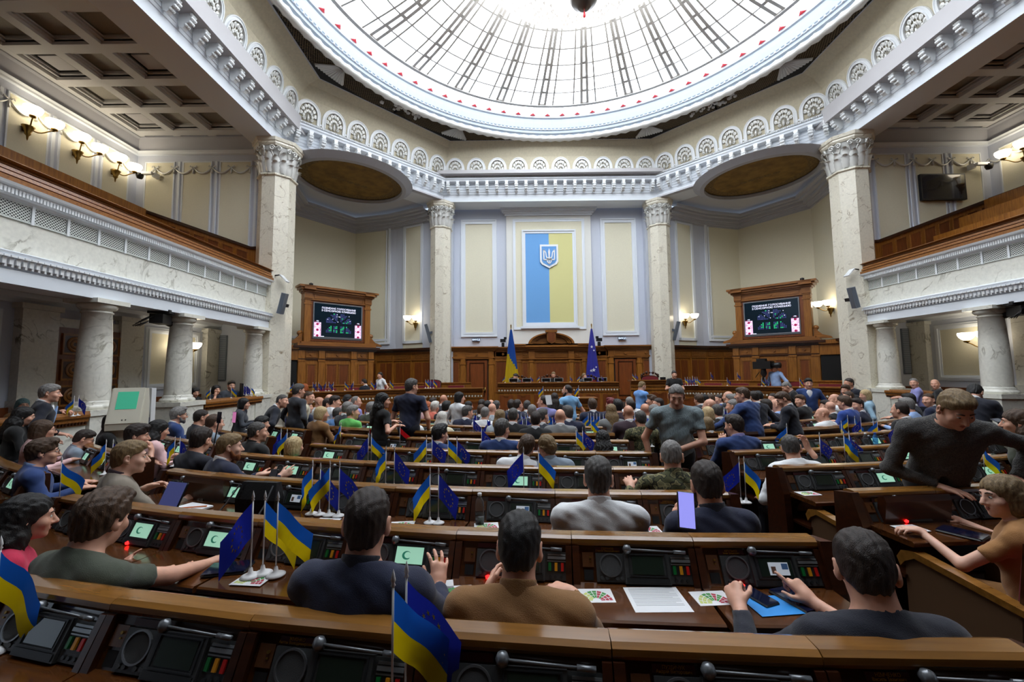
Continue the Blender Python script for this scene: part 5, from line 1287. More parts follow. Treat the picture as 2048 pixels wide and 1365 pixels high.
def person(name_label, loc, face, cfg, key=None, group=None, parts=None):
    """cfg: pose and clothes, in a frame with the seat (or feet) at the origin, +y ahead, +x to the right"""
    t = thing('person', name_label, 'person', loc, face, group)
    c = dict(seat=True, lean=.12, side=0, twist=0, hy=0, hp=-.05, hr=0, hair='short', hcol='dark', top='navy', sleeve='long', skin=0, fem=False, res=.014, hres=.0075, sc=1.0, arms='desk', belly=0, wide=1.0, shw=1.0, collar=None, legs=None, glasses=False, face_parts=True, height=None)
    c.update(cfg); sc = c['sc']; hi = c['res'] < .018
    if key is not None and key in BODYCACHE:
        for (n_, me, m_, l_) in BODYCACHE[key]:
            o = ob(n_, me, t)
            mm = {'body':SK[c['skin']], 'hair':HM[c['hcol']], 'top':CL[c['top']]}.get(m_)
            if n_ in ('jacket','shirt','trousers','hair','body') and mm: setmat(o, mm)
            if l_ is not None: o.matrix_local = l_
        return t
    rec = []
    hipz = (.50 if c['seat'] else .92)*sc; L = c['lean']; sd = c['side']
    Rt = np.array(Matrix.Rotation(c['twist'],3,'Z') @ Matrix.Rotation(-L,3,'X') @ Matrix.Rotation(sd,3,'Y'))
    hip = V3(0,0,hipz); T = lambda x,y,z: hip + Rt @ (V3(x,y,z)*sc)
    shx = .185*c['shw']*(.9 if c['fem'] else 1)
    neck0, neck1 = T(0,-.01,.50), None
    Rh = rotm(c['hy'], c['hp'], c['hr']) if c.get('abs_head') else Rt @ rotm(c['hy'], c['hp']+L*.75, c['hr'])
    hsc = sc*(.96 if c['fem'] else 1.0)
    hc = neck0 + Rh @ V3(0,.03,.025) + (Rt @ V3(0,.01,.105))*sc
    # arms: (elbow, wrist, finger dir, palm dir, curl, pointing, spread)
    def default_arm(s):
        return dict(e=(s*.27,.12,hipz+.20), w=(s*.17,.37,hipz+.26), f=(-s*.25,1,-.05), p=(0,0,-1), curl=.35)
    A = {}
    sh = {s: T(s*shx,-.0,.415) for s in (-1,1)}
    for s,kx in ((-1,'l'),(1,'r')):
        a = default_arm(s); g = c.get('arm_'+kx)
        if g: a.pop('e'); a.update(g)
        if 'e' not in a:
            w_ = V3(*a['w']); v = w_-sh[s]; D = np.linalg.norm(v); l1, l2 = .30*sc, .27*sc
            if D > (l1+l2)*.995: w_ = sh[s]+v/D*(l1+l2)*.995; D = (l1+l2)*.995
            u = (w_-sh[s])/D; q = (l1*l1-l2*l2+D*D)/(2*D); hgt = math.sqrt(max(0,l1*l1-q*q)); hn = V3(*a.get('hint',(s*.6,-.25,-.8))); hn = hn-u*(hn@u); hn /= np.linalg.norm(hn)+1e-9
            a['w'] = tuple(w_); a['e'] = tuple(sh[s]+u*q+hn*hgt)
        A[s] = a
    nohands = c.get('nohands',False)
    # body: head, neck, chest, bare arms and hands
    S = SDF(); H = Sub(S, Rh, hc, hsc); head_prims(H, c['fem'], wide=c['wide'])
    S.cone(hc+Rh@(V3(0,-.03,-.05)*hsc), T(0,-.015,.47), (.05 if c['fem'] else .058)*sc*c['wide'], (.06 if c['fem'] else .068)*sc*c['wide'], k=.03)
    S.cone(T(-.1,-.01,.435),T(.1,-.01,.435),.06*sc,.06*sc,k=.05)
    ar = {}
    short = c['sleeve'] in ('short','none')
    for s in (-1,1):
        a = A[s]; el, wr = V3(*a['e'])*1.0, V3(*a['w'])*1.0; ar[s] = (el,wr)
        if nohands: continue
        th = .85 if c['fem'] else 1.0
        if short: arm_prims(S, sh[s], el, wr, (.047*th*sc,.040*th*sc,.026*th*sc), k=.03)
        else: S.cone(el+(wr-el)*.6, wr, .03*sc, .026*sc, k=.02)
    lo, hiB = S.bounds()
    hand = SDF()
    if not nohands:
        for s in (-1,1):
            a = A[s]; el,wr = ar[s]
            if a.get('none'): continue
            hs = SDF(); hand_prims(hs, wr, a['f'], a['p'], s, a['curl'], a.get('point',False), a.get('spread',.25), sc*(.88 if c['fem'] else 1.0))
            hand.p += hs.p
            hand.cone(el+(wr-el)*.86, wr, .028*sc*(.85 if c['fem'] else 1), .025*sc*(.85 if c['fem'] else 1), k=.02)
    vs, F = polygonise(S.ev, lo, hiB, c['hres'])
    if hand.p:
        lo, h2 = hand.bounds(); v2, F2 = polygonise(hand.ev, lo, h2, min(.0065, c['hres']*.9)); F = np.concatenate([F, F2+len(vs)]); vs = np.concatenate([vs, v2])
    me = np_mesh('body', vs, F, [SK[c['skin']]]); rec.append(('body', me, 'body', None)); ob('body', me, t)
    # hair
    ml = Matrix.Translation(Vector(hc)) @ Matrix(Rh.tolist()).to_4x4() @ Matrix.Scale(hsc,4)
    if c['hair'] != 'bald':
        fn, lo, h2 = hair_sdf(c['hair'], Rh, hc, hsc, int(c.get('seed',1)), c['wide'], c.get('thick',.012)); vs, F = polygonise(fn, lo, h2, c['hres']*.95)
        me = np_mesh('hair', vs, F, [HM[c['hcol']]]); rec.append(('hair', me, 'hair', None)); ob('hair', me, t)
    if c.get('beard'):
        Sb = SDF(); Hb = Sub(Sb, Rh, hc, hsc); Hb.ell((0,.034,-.082),(.055,.062,.046),k=.02); Hb.ell((0,.08,-.112),(.028,.022,.03),k=.02)
        for s in (-1,1): Hb.cone((s*.066,.01,-.04),(s*.055,.035,-.085),.014,.018,k=.02)
        Tb = V3(*hc)
        def fb(Pp):
            q = ((Pp-Tb) @ Rh)/hsc; return np.maximum(Sb.ev(Pp), np.maximum((q[:,2]+.055-.5*np.maximum(0,.07-q[:,1])), np.where(q[:,1]>.085, .012-np.hypot(q[:,0]*.45,q[:,2]+.068), -1)))
        lo, h2 = Sb.bounds(); vs, F = polygonise(fb, lo, h2, c['hres']*.95)
        me = np_mesh('beard', vs, F, [HM[c['beard']]]); rec.append(('beard', me, 'x', None)); ob('beard', me, t)
    if c['face_parts']:
        for n_, me in (('eyes',EYES),('eyebrows',BROWS),('lips',LIPS))+((('spectacles',GLASSES),) if c['glasses'] else ()):
            o = ob(n_, me, t); o.matrix_local = ml; rec.append((n_, me, 'x', ml))
    # garment
    G = SDF(); th = 1.0; jk = c['sleeve'] == 'long' and c.get('jacket', False); ex = .012 if jk else .0
    bw = c['belly']
    G.ell(T(0,.0,.04),(.165*sc+ex,.125*sc+bw+ex,.15*sc),Rt,k=.05)
    G.ell(T(0,.015+bw*.5,.17),(.155*sc+ex+bw*.6,.115*sc+bw+ex,.16*sc),Rt,k=.06)
    G.ell(T(0,.01,.32),((.178 if not c['fem'] else .155)*sc*c['shw']+ex,.12*sc+ex,.16*sc),Rt,k=.06)
    if c['fem']: G.ell(T(-.07,.09,.30),(.065,.06,.065),Rt,k=.04); G.ell(T(.07,.09,.30),(.065,.06,.065),Rt,k=.04)
    G.cone(T(-.11*c['shw'],-.02,.40),T(.11*c['shw'],-.02,.40),.085*sc,.085*sc,k=.05)
    G.cone(T(0,-.02,.44),T(0,-.015,.51),.085*sc,.066*sc,k=.04)
    for s in (-1,1): G.cone(T(s*.05,-.03,.47),T(s*shx*.92,-.015,.435),.052*sc,.05*sc+ex*.5,k=.04)
    for s in (-1,1):
        el,wr = ar[s]; r0 = (.058 if not c['fem'] else .048)*sc+ex*.6
        G.ell(sh[s]+V3(0,0,.005),(r0*1.05,r0*1.08,r0),None,k=.05)
        if c['sleeve'] == 'short':
            G.cone(sh[s], sh[s]+(el-sh[s])*.62, r0*1.0, r0*.98, k=.04)
        elif c['sleeve'] == 'long':
            G.cone(sh[s], el, r0*.98, (.05 if not c['fem'] else .042)*sc+ex*.6, k=.04); G.cone(el, wr-(wr-el)*.06, (.05 if not c['fem'] else .042)*sc+ex*.6, (.034 if not c['fem'] else .029)*sc+ex*.5, k=.03)
    rs = np.random.RandomState(int(c.get('seed',1))+5); ph = rs.rand(8)*6.28
    nb = T(0,-.02,.515); nup = Rt @ V3(0,.28 if jk else .35,1); nup /= np.linalg.norm(nup)
    cuts = []
    for s in (-1,1):
        el,wr = ar[s]
        if c['sleeve'] == 'short': d = (el-sh[s]); q = sh[s]+d*.6; d = d/np.linalg.norm(d); cuts.append((q,d,.13))
        elif c['sleeve'] == 'long': d = (wr-el); q = el+d*.93; d = d/np.linalg.norm(d); cuts.append((q,d,.09))
    wr_amp = c.get('wrinkle', .004)
    def gfn(Pp):
        d = G.ev(Pp)
        d = d + wr_amp*np.sin(Pp[:,2]*42+4*np.sin(Pp[:,0]*9+ph[0])+ph[1])*np.sin(Pp[:,0]*17+Pp[:,1]*23+ph[2]) + wr_amp*.5*np.sin(Pp[:,2]*85+Pp[:,0]*50+ph[3])*np.sin(Pp[:,1]*60+ph[4])
        d = np.maximum(d, ((Pp-nb)@nup)*.9)
        for q,dr,rad in cuts:
            e = (Pp-q)@dr; near = np.linalg.norm(Pp-q,axis=1) < rad; d = np.where(near, np.maximum(d,e), d)
        if c.get('vneck'):
            q = (Pp-T(0,.1,.40))@Rt; d = np.maximum(d, np.where(q[:,1]>-.03, .05*sc+.5*q[:,2]*0 - np.abs(q[:,0])-.0 - np.maximum(0,-q[:,2])*.45 + np.minimum(q[:,2],.0)*.0 - np.maximum(0,-.12-q[:,2])*3, -1)*.6)
        return d
    lo, h2 = G.bounds(); vs, F = polygonise(gfn, lo, h2, c['res'])
    gname = 'jacket' if jk else 'shirt'
    me = np_mesh(gname, vs, F, [CL[c['top']]]); rec.append((gname, me, 'top', None)); ob(gname, me, t)
    if jk or c['collar']:
        K = SDF(); K.cone(T(0,-.02,.45),T(0,-.012,.56),.074*sc*c['wide'],.066*sc*c['wide'],k=.02)
        nb2 = T(0,-.02,.532)
        kf = lambda Pp: np.maximum(K.ev(Pp), (Pp-nb2)@nup)
        lo, h2 = K.bounds(); vs, F = polygonise(kf, lo, h2, .0065 if hi else .012)
        cm = CL[c['collar'] or 'white']; me = np_mesh('collar', vs, F, [cm]); rec.append(('collar', me, 'x', None)); ob('collar', me, t)
        if c.get('vneck'):
            K = SDF(); K.ell(T(0,.085,.36),(.075,.035,.13),Rt); lo,h2 = K.bounds(); vs,F = polygonise(K.ev,lo,h2,.014); me = np_mesh('shirt_front', vs, F, [cm]); rec.append(('shirt_front',me,'x',None)); ob('shirt_front', me, t)
            if c.get('tie'):
                K = MB(); a,b,d_ = T(0,.13,.46),T(0,.135,.3),T(0,.12,.16); K.tube([tuple(a),tuple(b),tuple(d_)],[.014,.022,.03],6); me = K.mesh('tie',[CL[c['tie']]]); rec.append(('tie',me,'x',None)); ob('tie', me, t)
    # trousers
    Q = SDF(); lg = c['legs']
    if c['seat']:
        for s in (-1,1):
            kn = V3(s*.11,.42,.46)*sc if not lg else V3(*lg[s][0]); an = V3(s*.11,.44,.09)*sc if not lg else V3(*lg[s][1])
            Q.cone(V3(s*.09,.0,hipz-.01),kn,.088*sc,.065*sc,k=.05); Q.cone(kn,an,.06*sc,.045*sc,k=.03); Q.cone(an-V3(0,.03,.04),an+V3(0,.14,-.06),.045*sc,.032*sc,k=.02)
        Q.ell(V3(0,-.02,hipz+.0),(.175*sc,.14*sc,.11*sc),k=.05)
    else:
        Q.ell(V3(0,0,hipz+.0),(.165*sc+bw*.5,.125*sc+bw*.6,.14*sc),k=.05)
        for s in (-1,1):
            kn = V3(s*.1,.02,.49)*sc if not lg else V3(*lg[s][0]); an = V3(s*.11,-.01,.09)*sc if not lg else V3(*lg[s][1])
            Q.cone(V3(s*.085,0,hipz-.05),kn,.092*sc,.066*sc,k=.05); Q.cone(kn,an,.065*sc,.052*sc,k=.03); Q.cone(an-V3(0,.03,.045),an+V3(0,.15,-.06),.046*sc,.034*sc,k=.02)
    lo, h2 = Q.bounds(); vs, F = polygonise(Q.ev, lo, h2, max(.02,c['res']*1.3)); me = np_mesh('trousers', vs, F, [CL[c.get('trousers','navyd')]]); rec.append(('trousers', me, 'y', None)); ob('trousers', me, t)
    if key is not None: BODYCACHE[key] = rec
    t['headtop'] = float(hc[2]+.13*hsc)
    return t
# ---------------------------------------------------------------- the people in the hall
PEOPLE = [
 ('man in a navy jacket seen from behind, right hand raised at a lit desk screen',(-2.266,1.592,0.305),-0.153,dict(jacket=True,top='navy',hair='short',hcol='dark',thick=0.008,hy=0.28,hp=-0.1,lean=0.12,shw=1.08,collar='navyd',res=0.012,hres=0.006,arm_r=dict(f=(-0.1,0.5,0.85),p=(-0.6,0.75,-0.3),curl=0.35,spread=0.6,w=(0.151,0.511,0.749)),arm_l=dict(f=(0.3,1,0),p=(0,0,-1),curl=0.5,w=(-0.163,0.591,0.749)),sc=1.06),None),
 ('dark-haired man in a brown suede jacket seen from behind',(-1.66,1.511,0.267),-0.114,dict(jacket=True,top='brown',hair='short',hcol='black',thick=0.014,hp=-0.3,lean=0.2,shw=1.08,collar='brown',res=0.012,hres=0.006,arm_l=dict(f=(0.15,0.9,0.4),p=(1,0,-0.2),curl=0.4,w=(-0.19,0.491,0.789)),arm_r=dict(f=(-0.9,0.6,0),p=(0,0,-1),curl=0.6,w=(0.198,0.471,0.819)),sc=1.027),None),
 ('man in an olive t-shirt with a black watch reaching over his desk',(-3.659,1.823,0.261),-0.294,dict(top='olive',sleeve='short',hair='full',hcol='brown',hy=0.35,hp=-0.15,lean=0.22,res=0.012,hres=0.006,arm_r=dict(f=(0.35,0.9,0.15),p=(0,-0.2,-1),curl=0.5,w=(0.06,0.643,0.758)),arm_l=dict(f=(0.6,0.8,0.1),p=(0,0.3,1),curl=0.25,w=(-0.047,0.417,0.754)),sc=1.045),None),
 ('woman with long black hair and a crimson top pointing at her desk',(-4.359,2.163,0.255),-0.691,dict(fem=True,top='rose',hair='long',hcol='black',hy=0,hp=-0.1,lean=0.15,res=0.012,hres=0.006,arm_r=dict(f=(0.5,0.7,0.55),p=(-0.3,0.5,-0.8),curl=0.5,point=True,w=(0.086,0.469,0.718)),sc=0.97),None),
 ('man in a dark navy sweater with cropped hair pointing at the identity card screen',(-0.437,1.37,0.27),-0.035,dict(top='navyd',hair='short',hcol='dark',thick=0.009,hp=-0.3,hy=-0.5,lean=0.18,shw=1.1,wide=1.04,res=0.012,hres=0.006,arm_l=dict(f=(0.1,0.9,0.5),p=(0.6,0.2,-0.7),curl=1.1,w=(-0.253,0.512,0.787)),arm_r=dict(f=(-0.45,0.7,0.65),p=(-0.2,0.6,-0.7),curl=0.5,point=True,w=(0.083,0.54,0.79)),sc=1.007),None),
 ('man in a grey blazer in profile holding up a tablet',(-4.947,3.36,0.231),-0.655,dict(jacket=True,top='blazer',collar='plum',hair='short',hcol='dirty',hy=-0.2,hp=-0.05,lean=0.15,skin=3,res=0.012,hres=0.006,arm_r=dict(f=(0.4,0.7,0.5),p=(-0.3,0.6,-0.4),curl=0.2,spread=0.5,w=(0.086,0.499,0.763)),arm_l=dict(f=(0.3,0.9,0.2),p=(0.5,0,-0.7),curl=0.6,w=(-0.128,0.275,0.887)),sc=1.058),None),
 ('man in a bright blue blazer and spectacles in profile at the left edge',(-6.348,3.995,0.219),-0.762,dict(jacket=True,top='blue',collar='sky',hair='full',hcol='brown',hy=0.05,lean=0.1,glasses=True,res=0.012,hres=0.006,sc=1.01),None),
 ('man in a white t-shirt resting his chin on his hand',(-6.452,4.966,0.199),-0.848,dict(top='white',sleeve='short',hair='full',hcol='dark',hy=-0.05,hp=-0.12,lean=0.25,hres=0.007,arm_r=dict(w=(0.17,0.33,0.98),f=(-0.4,-0.1,1),p=(-0.3,-0.9,0),curl=1,hint=(0.7,0.2,-0.9)),sc=1.051),None),
 ('man in a pale grey-blue jacket and spectacles looking down',(-7.663,5.553,0.185),-0.699,dict(jacket=True,top='steel',collar='steel',hair='short',hcol='dark',hy=0,hp=-0.4,lean=0.2,glasses=True,hres=0.007,sc=0.95),None),
 ('dark-haired man in navy seen from behind left of the bearded man',(-5.033,4.279,0.218),-0.386,dict(top='navyd',hair='short',hcol='dark',hy=0.4,hp=-0.15,lean=0.15,hres=0.007,sc=1.06),None),
 ('man in a navy jacket with a ginger beard holding a black phone',(-4.656,4.121,0.216),-0.604,dict(jacket=True,top='navy',hair='short',hcol='dirty',beard='ginger',hy=-0.3,lean=0.18,skin=3,hres=0.007,arm_r=dict(f=(0.3,0.9,0.3),p=(-0.8,0.3,-0.2),curl=0.25,spread=0.5,w=(0.309,0.514,0.817)),arm_l=dict(f=(0.5,0.8,0.1),p=(0.2,0.2,1),curl=0.4,w=(0.094,0.403,0.822)),sc=1.023),None),
 ('man in a black jacket with cropped grey hair, head turned right',(-4.995,5.257,0.194),-0.562,dict(jacket=True,top='black',collar='blackb',hair='crop',hcol='darkgrey',hy=-0.3,lean=0.06,hres=0.007,sc=1.031),None),
 ('woman with a smooth blond bob and a mint green top',(-4.279,4.777,0.175),-0.347,dict(fem=True,top='mint',hair='bob',hcol='blond',hy=-0.1,lean=0.12,hres=0.007,sc=0.95),None),
 ('dark-haired man in a navy suit behind the man in black',(-5.973,6.692,0.163),-0.537,dict(jacket=True,top='navy',hair='short',hcol='black',hy=-0.2,lean=0.3,res=0.016,hres=0.009,sc=1.007),None),
 ('broad man in a white shirt with grey hair seen from behind',(-1.145,2.524,0.248),-0.086,dict(top='white',hair='short',hcol='darkgrey',thick=0.01,hp=-0.12,lean=0.1,shw=1.16,belly=0.02,hy=-0.15,collar='white',res=0.012,hres=0.006,wrinkle=0.005,sc=1.048),None),
 ('man in a navy suit reading a lit phone',(-0.52,2.374,0.251),0.057,dict(jacket=True,top='navy',collar='navyd',hair='short',hcol='dark',hp=-0.25,hy=-0.3,lean=0.12,beard='dark',res=0.012,hres=0.006,arm_l=dict(f=(0.1,0.4,0.9),p=(0.75,0.2,-0.1),curl=0.5,w=(-0.046,0.396,0.828)),arm_r=dict(f=(-0.5,0.5,0.7),p=(-0.6,0.3,-0.4),curl=0.7,w=(0.05,0.346,0.834)),sc=1.045),None),
 ('man in camouflage uniform with short grey hair',(-0.384,3.289,0.232),-0.036,dict(top='camo',collar='camo',hair='crop',hcol='grey',hp=-0.25,hy=-0.35,lean=0.14,shw=1.1,res=0.012,hres=0.006,arm_l=dict(f=(-0.1,0.9,0.4),p=(0.4,0,-1),curl=0.5,w=(-0.283,0.303,0.876)),sc=1.04),None),
 ('brown-haired man in a white shirt leaning towards the woman with a braid',(-1.635,4.198,0.214),-0.131,dict(top='white',collar='white',hair='short',hcol='brown',hp=-0.1,hr=0.22,side=0.12,lean=0.18,shw=1.12,res=0.013,hres=0.006,sc=0.991),None),
 ('woman with a crown braid and a grey-blue jacket leaning to her neighbour',(-1.239,4.165,0.214),-0.109,dict(fem=True,jacket=True,top='steel',collar='steel',hair='updo',hcol='dirty',hy=0.7,hr=-0.2,side=-0.12,lean=0.15,res=0.013,hres=0.006,sc=0.993),None),
 ('man in a blue suit with brushed-up greying hair',(-1.833,5.199,0.195),-0.164,dict(jacket=True,top='blue',hair='short',hcol='darkgrey',thick=0.016,hy=-0.4,lean=0.06,res=0.014,hres=0.007,sc=1.037),None),
 ('woman with long black hair seen from behind at the centre aisle',(-0.581,4.94,0.193),-0.057,dict(fem=True,top='tan',hair='long',hcol='black',hp=-0.2,lean=0.2,res=0.014,hres=0.007,sc=0.95),None),
 ('man with swept-back black hair and a blue jacket',(-2.655,5.282,0.193),-0.233,dict(jacket=True,top='blue',hair='full',hcol='black',hy=-0.5,hp=-0.05,lean=0.12,res=0.014,hres=0.007,sc=0.983),None),
 ('man in a white shirt with cropped hair seated in the right block',(1.093,3.979,0.218),0.077,dict(top='white',hair='crop',hcol='darkgrey',hp=-0.25,hy=-0.7,lean=0.22,shw=1.12,res=0.013,hres=0.006,arm_l=dict(f=(0.3,1,0),p=(0,0,-1),curl=0.5,w=(-0.204,0.311,0.554)),arm_r=dict(f=(-0.2,0.2,1),p=(-0.8,0,0),curl=0.6,w=(0.403,0.416,1.047)),sc=0.991),None),
 ('man in a royal blue suit holding up a black phone',(1.075,5,0.218),0.082,dict(jacket=True,top='blue',collar='lav',hair='short',hcol='dark',hy=0.35,hp=-0.1,lean=0.12,res=0.014,hres=0.007,arm_l=dict(f=(0,0.2,1),p=(0.5,0.8,0),curl=0.6,w=(-0.014,0.34,0.916)),sc=1.06),None),
 ('bald man in a grey ribbed knit t-shirt standing in the centre aisle',(0.218,4.778,0.206),2.95,dict(top='ribknit',sleeve='short',hair='crop',hcol='grey',thick=0.002,hp=-0.35,hy=-0.15,lean=0.1,belly=0.03,shw=1.12,res=0.012,hres=0.006,trousers='black',arm_l=dict(w=(0.02,0.22,1.02),f=(1,0.1,-0.2),p=(0,-1,0),curl=0.5,hint=(-1,0,-0.2)),arm_r=dict(w=(0.3,0.06,0.84),f=(0,0.1,-1),p=(-1,0,0),curl=0.5),seat=False,sc=1.04),None),
 ('man in a grey knitted sweater leaning on a desk at the right',(1.655,3.299,0.24),2.75,dict(top='knit',collar='knit',hair='short',hcol='dirty',hp=-0.5,hy=0.1,lean=0.5,belly=0.03,shw=1.16,wide=1.04,res=0.012,hres=0.006,trousers='black',arm_r=dict(f=(-0.75,0.65,-0.1),p=(0,0,-1),curl=0.25,spread=0.5,hint=(0.8,-0.3,-0.3),w=(0.067,0.222,0.969)),arm_l=dict(f=(0,1,-0.2),p=(0,0,-1),curl=0.3,hint=(-0.9,-0.4,-0.2),w=(-0.365,0.173,1.051)),seat=False,sc=1.072),None),
 ('woman in a brown dress voting at the right-hand desk',(1.29,2.389,0.251),0.628,dict(fem=True,top='tan',sleeve='short',hair='bob',hcol='dirty',hy=0.75,hp=-0.12,lean=0.15,skin=3,res=0.012,hres=0.006,trousers='tan',arm_l=dict(f=(-0.6,0.7,0.1),p=(0.2,-0.2,-1),curl=0.6,w=(-0.079,0.473,0.799)),arm_r=dict(f=(-0.6,0.7,0.35),p=(-0.2,0.3,-1),curl=0.35,point=True,w=(0.52,0.376,0.766)),sc=0.973),None),
 ('woman with very long black hair in a black dress standing in the cross aisle',(-3.689,6.211,0.175),-0.689,dict(fem=True,top='blackb',sleeve='short',hair='long',hcol='black',hy=-0.6,res=0.015,hres=0.008,trousers='blackb',arm_r=dict(f=(0.7,0.5,0.1),p=(0,0,-1),curl=0.3,w=(0.206,0.155,1.13)),seat=False,lean=0.04,sc=0.969),None),
 ('tall man in a navy t-shirt standing behind the cross aisle',(-3.454,7.053,0.158),-0.346,dict(top='navy',sleeve='short',hair='short',hcol='darkgrey',hy=-0.35,belly=0.03,shw=1.14,res=0.015,hres=0.008,trousers='navyd',arm_l=dict(w=(-0.3,0.05,0.86),f=(0,0.1,-1),p=(1,0,0),curl=0.4),arm_r=dict(w=(0.27,0.2,0.95),f=(0,0.5,-0.8),p=(-1,0,0),curl=0.4),seat=False,lean=0.04,sc=1.096),None),
 ('man in a blue suit leaning on the barrier with one arm outstretched',(2.157,6.577,0.166),0.493,dict(jacket=True,top='blue',hair='short',hcol='brown',hy=0.45,lean=0.22,shw=1.1,res=0.014,hres=0.007,trousers='blue',arm_l=dict(f=(-0.8,0.4,-0.2),p=(0,0,-1),curl=0.2,spread=0.6,w=(-0.629,0.307,0.984)),seat=False,sc=0.985),None),
 ('man in a dark navy suit standing with bowed head at the barrier',(2.859,6.674,0.165),0.808,dict(jacket=True,top='navyd',hair='short',hcol='brown',hy=0.3,hp=-0.5,lean=0.16,res=0.014,hres=0.007,arm_l=dict(w=(-0.12,0.3,1),f=(0.2,0.9,0),p=(0,0,-1),curl=0.5),arm_r=dict(w=(0.1,0.32,1),f=(-0.3,0.9,0),p=(0,0,-1),curl=0.5),seat=False,sc=0.943),None),
 ('grey-haired man in a dark suit standing at the left parapet',(-8.9,6.213,0.174),-0.65,dict(jacket=True,top='navyd',collar='white',hair='short',hcol='grey',thick=0.016,hy=-0.25,lean=0.16,vneck=True,tie='sky',res=0.013,hres=0.007,arm_r=dict(f=(0.5,0.8,-0.2),p=(0,0,-1),curl=0.4,w=(0.324,0.23,1.06)),arm_l=dict(f=(0.6,0.7,0),p=(0,0,-1),curl=0.5,w=(-0.394,0.313,1.352)),seat=False,sc=1.079),None),
 ('man in a dark suit bending over a phone behind the grey sweater',(5.073,6.079,0.176),-1,dict(jacket=True,top='navyd',hair='short',hcol='black',hy=-0.1,hp=-0.6,lean=0.4,res=0.014,hres=0.007,arm_r=dict(w=(0.12,0.42,0.98),f=(-0.2,0.8,0.1),p=(0,0,1),curl=0.5),arm_l=dict(w=(-0.12,0.42,0.98),f=(0.2,0.8,0.1),p=(0,0,1),curl=0.5),seat=False,sc=1.036),None),
 ('woman with long brown hair and a sage jacket at the right edge',(3.529,4.114,0.347),0.609,dict(fem=True,jacket=True,top='olive',collar='olive',hair='long',hcol='brown',hy=0.2,lean=0.15,hres=0.008,arm_l=dict(f=(-0.5,0.7,0.2),p=(0,0,-1),curl=0.4,w=(0.392,0.319,1.002)),sc=1.06),None),
 ('woman in spectacles and a pale pink jacket in profile',(-7.798,5.228,0.217),-0.645,dict(fem=True,top='pink',hair='bob',hcol='brown',hy=0,glasses=True,hres=0.008,sc=1.06),None),
 ('person with dark hair bent low beside the woman in pink',(-8.788,5.833,0.343),-0.726,dict(fem=True,top='blackb',hair='long',hcol='black',hy=0,hp=-0.2,res=0.018,hres=0.009,sc=1.06),None),
 ('woman with a dark bob and black top beside the kiosk',(-7.871,6.231,0.194),-0.691,dict(fem=True,top='blackb',hair='bob',hcol='black',hy=0,res=0.018,hres=0.009,sc=1.06),None),
 ('woman with dark hair and a pink sleeve beside the man in a white t-shirt',(-6.472,5.424,0.19),-0.57,dict(fem=True,top='pink',hair='long',hcol='black',hy=0,hp=-0.2,res=0.018,hres=0.009,sc=1.053),None),
 ('grey-haired man with a beard and spectacles in a blue suit',(-7.606,7.132,0.206),-0.718,dict(jacket=True,top='blue',hair='full',hcol='grey',beard='grey',glasses=True,hy=0,res=0.018,hres=0.009,sc=1.06),None),
 ('young man in dark navy left of the two raised phones',(-6.891,6.729,0.201),-0.652,dict(top='navyd',hair='crop',hcol='dark',hy=0,res=0.018,hres=0.009,sc=1.06),None),
 ('man with cropped hair filming with a raised phone',(-6.156,6.024,0.191),-0.572,dict(top='steel',hair='crop',hcol='brown',hy=0,res=0.018,hres=0.009,sc=1.06),None),
 ('woman with short dark hair in charcoal beside the marble parapet',(-7.799,9.159,0.248),-1.093,dict(fem=True,top='char',hair='bob',hcol='black',hy=-0.2,res=0.02,hres=0.01,sc=1.06),None),
 ('woman with teal hair and a brown coat behind the parapet',(-10.848,7.599,0.45),-1.563,dict(fem=True,top='brown',hair='bob',hcol='teal',hy=-0.4,res=0.02,hres=0.01,sc=0.995),None),
 ('dark-haired woman in black at the left lodge, nearest the column',(-9.678,10.209,0.55),-1.666,dict(fem=True,top='blackb',hair='bob',hcol='black',hy=-0.4,hp=-0.3,res=0.02,hres=0.01,sc=1.001),None),
 ('woman in navy resting her cheek on her hand at the left lodge',(-9.518,10.711,0.55),-1.694,dict(fem=True,top='navyd',hair='bob',hcol='black',hy=-0.4,res=0.02,hres=0.01,arm_r=dict(w=(0.14,0.2,0.98),f=(-0.1,-0.1,1),p=(-1,0,0),curl=0.8),sc=1.027),None),
 ('man in a dark suit behind the black monitor at the left lodge',(-9.471,11.223,0.602),-1.83,dict(jacket=True,top='char',hair='short',hcol='dark',hy=-0.4,res=0.02,hres=0.01,sc=1.06),None),
 ('grey-haired man in a navy suit behind the curly blond woman',(-6.135,8.677,0.196),-0.606,dict(hair='short',hcol='grey',top='navy',hy=-0.6,skin=0,jacket=True,sc=1.06),'f'),
 ('bald man in a white shirt, flushed face turned right',(-6.23,9.457,0.23),-0.654,dict(hair='bald',hcol='dark',top='white',hy=-0.6,skin=1,sc=1.06),'f'),
 ('dark-haired man between the bald man and the man in white',(-5.914,9.183,0.214),-0.635,dict(hair='short',hcol='dark',top='cream',hy=-0.6,skin=0,sc=1.06),'f'),
 ('dark-haired man in a white shirt in profile',(-5.628,8.873,0.287),-0.62,dict(hair='short',hcol='dark',top='white',hy=-0.6,skin=0,sc=1.06),'f'),
 ('bald man far back near the left lodge desk',(-6.193,9.896,0.268),-0.722,dict(hair='bald',hcol='dark',top='grey',hy=0,skin=0,sc=1.06),'f'),
 ('woman with a dark bun and bare shoulders',(-5.765,9.925,0.26),-0.675,dict(hair='updo',hcol='black',top='pink',hy=0,skin=0,fem=True,sleeve='short',sc=1.06),'f'),
 ('balding man in a lavender shirt',(-5.458,9.646,0.229),-0.654,dict(hair='fringe',hcol='grey',top='lav',hy=-0.6,skin=0,sc=1.06),'f'),
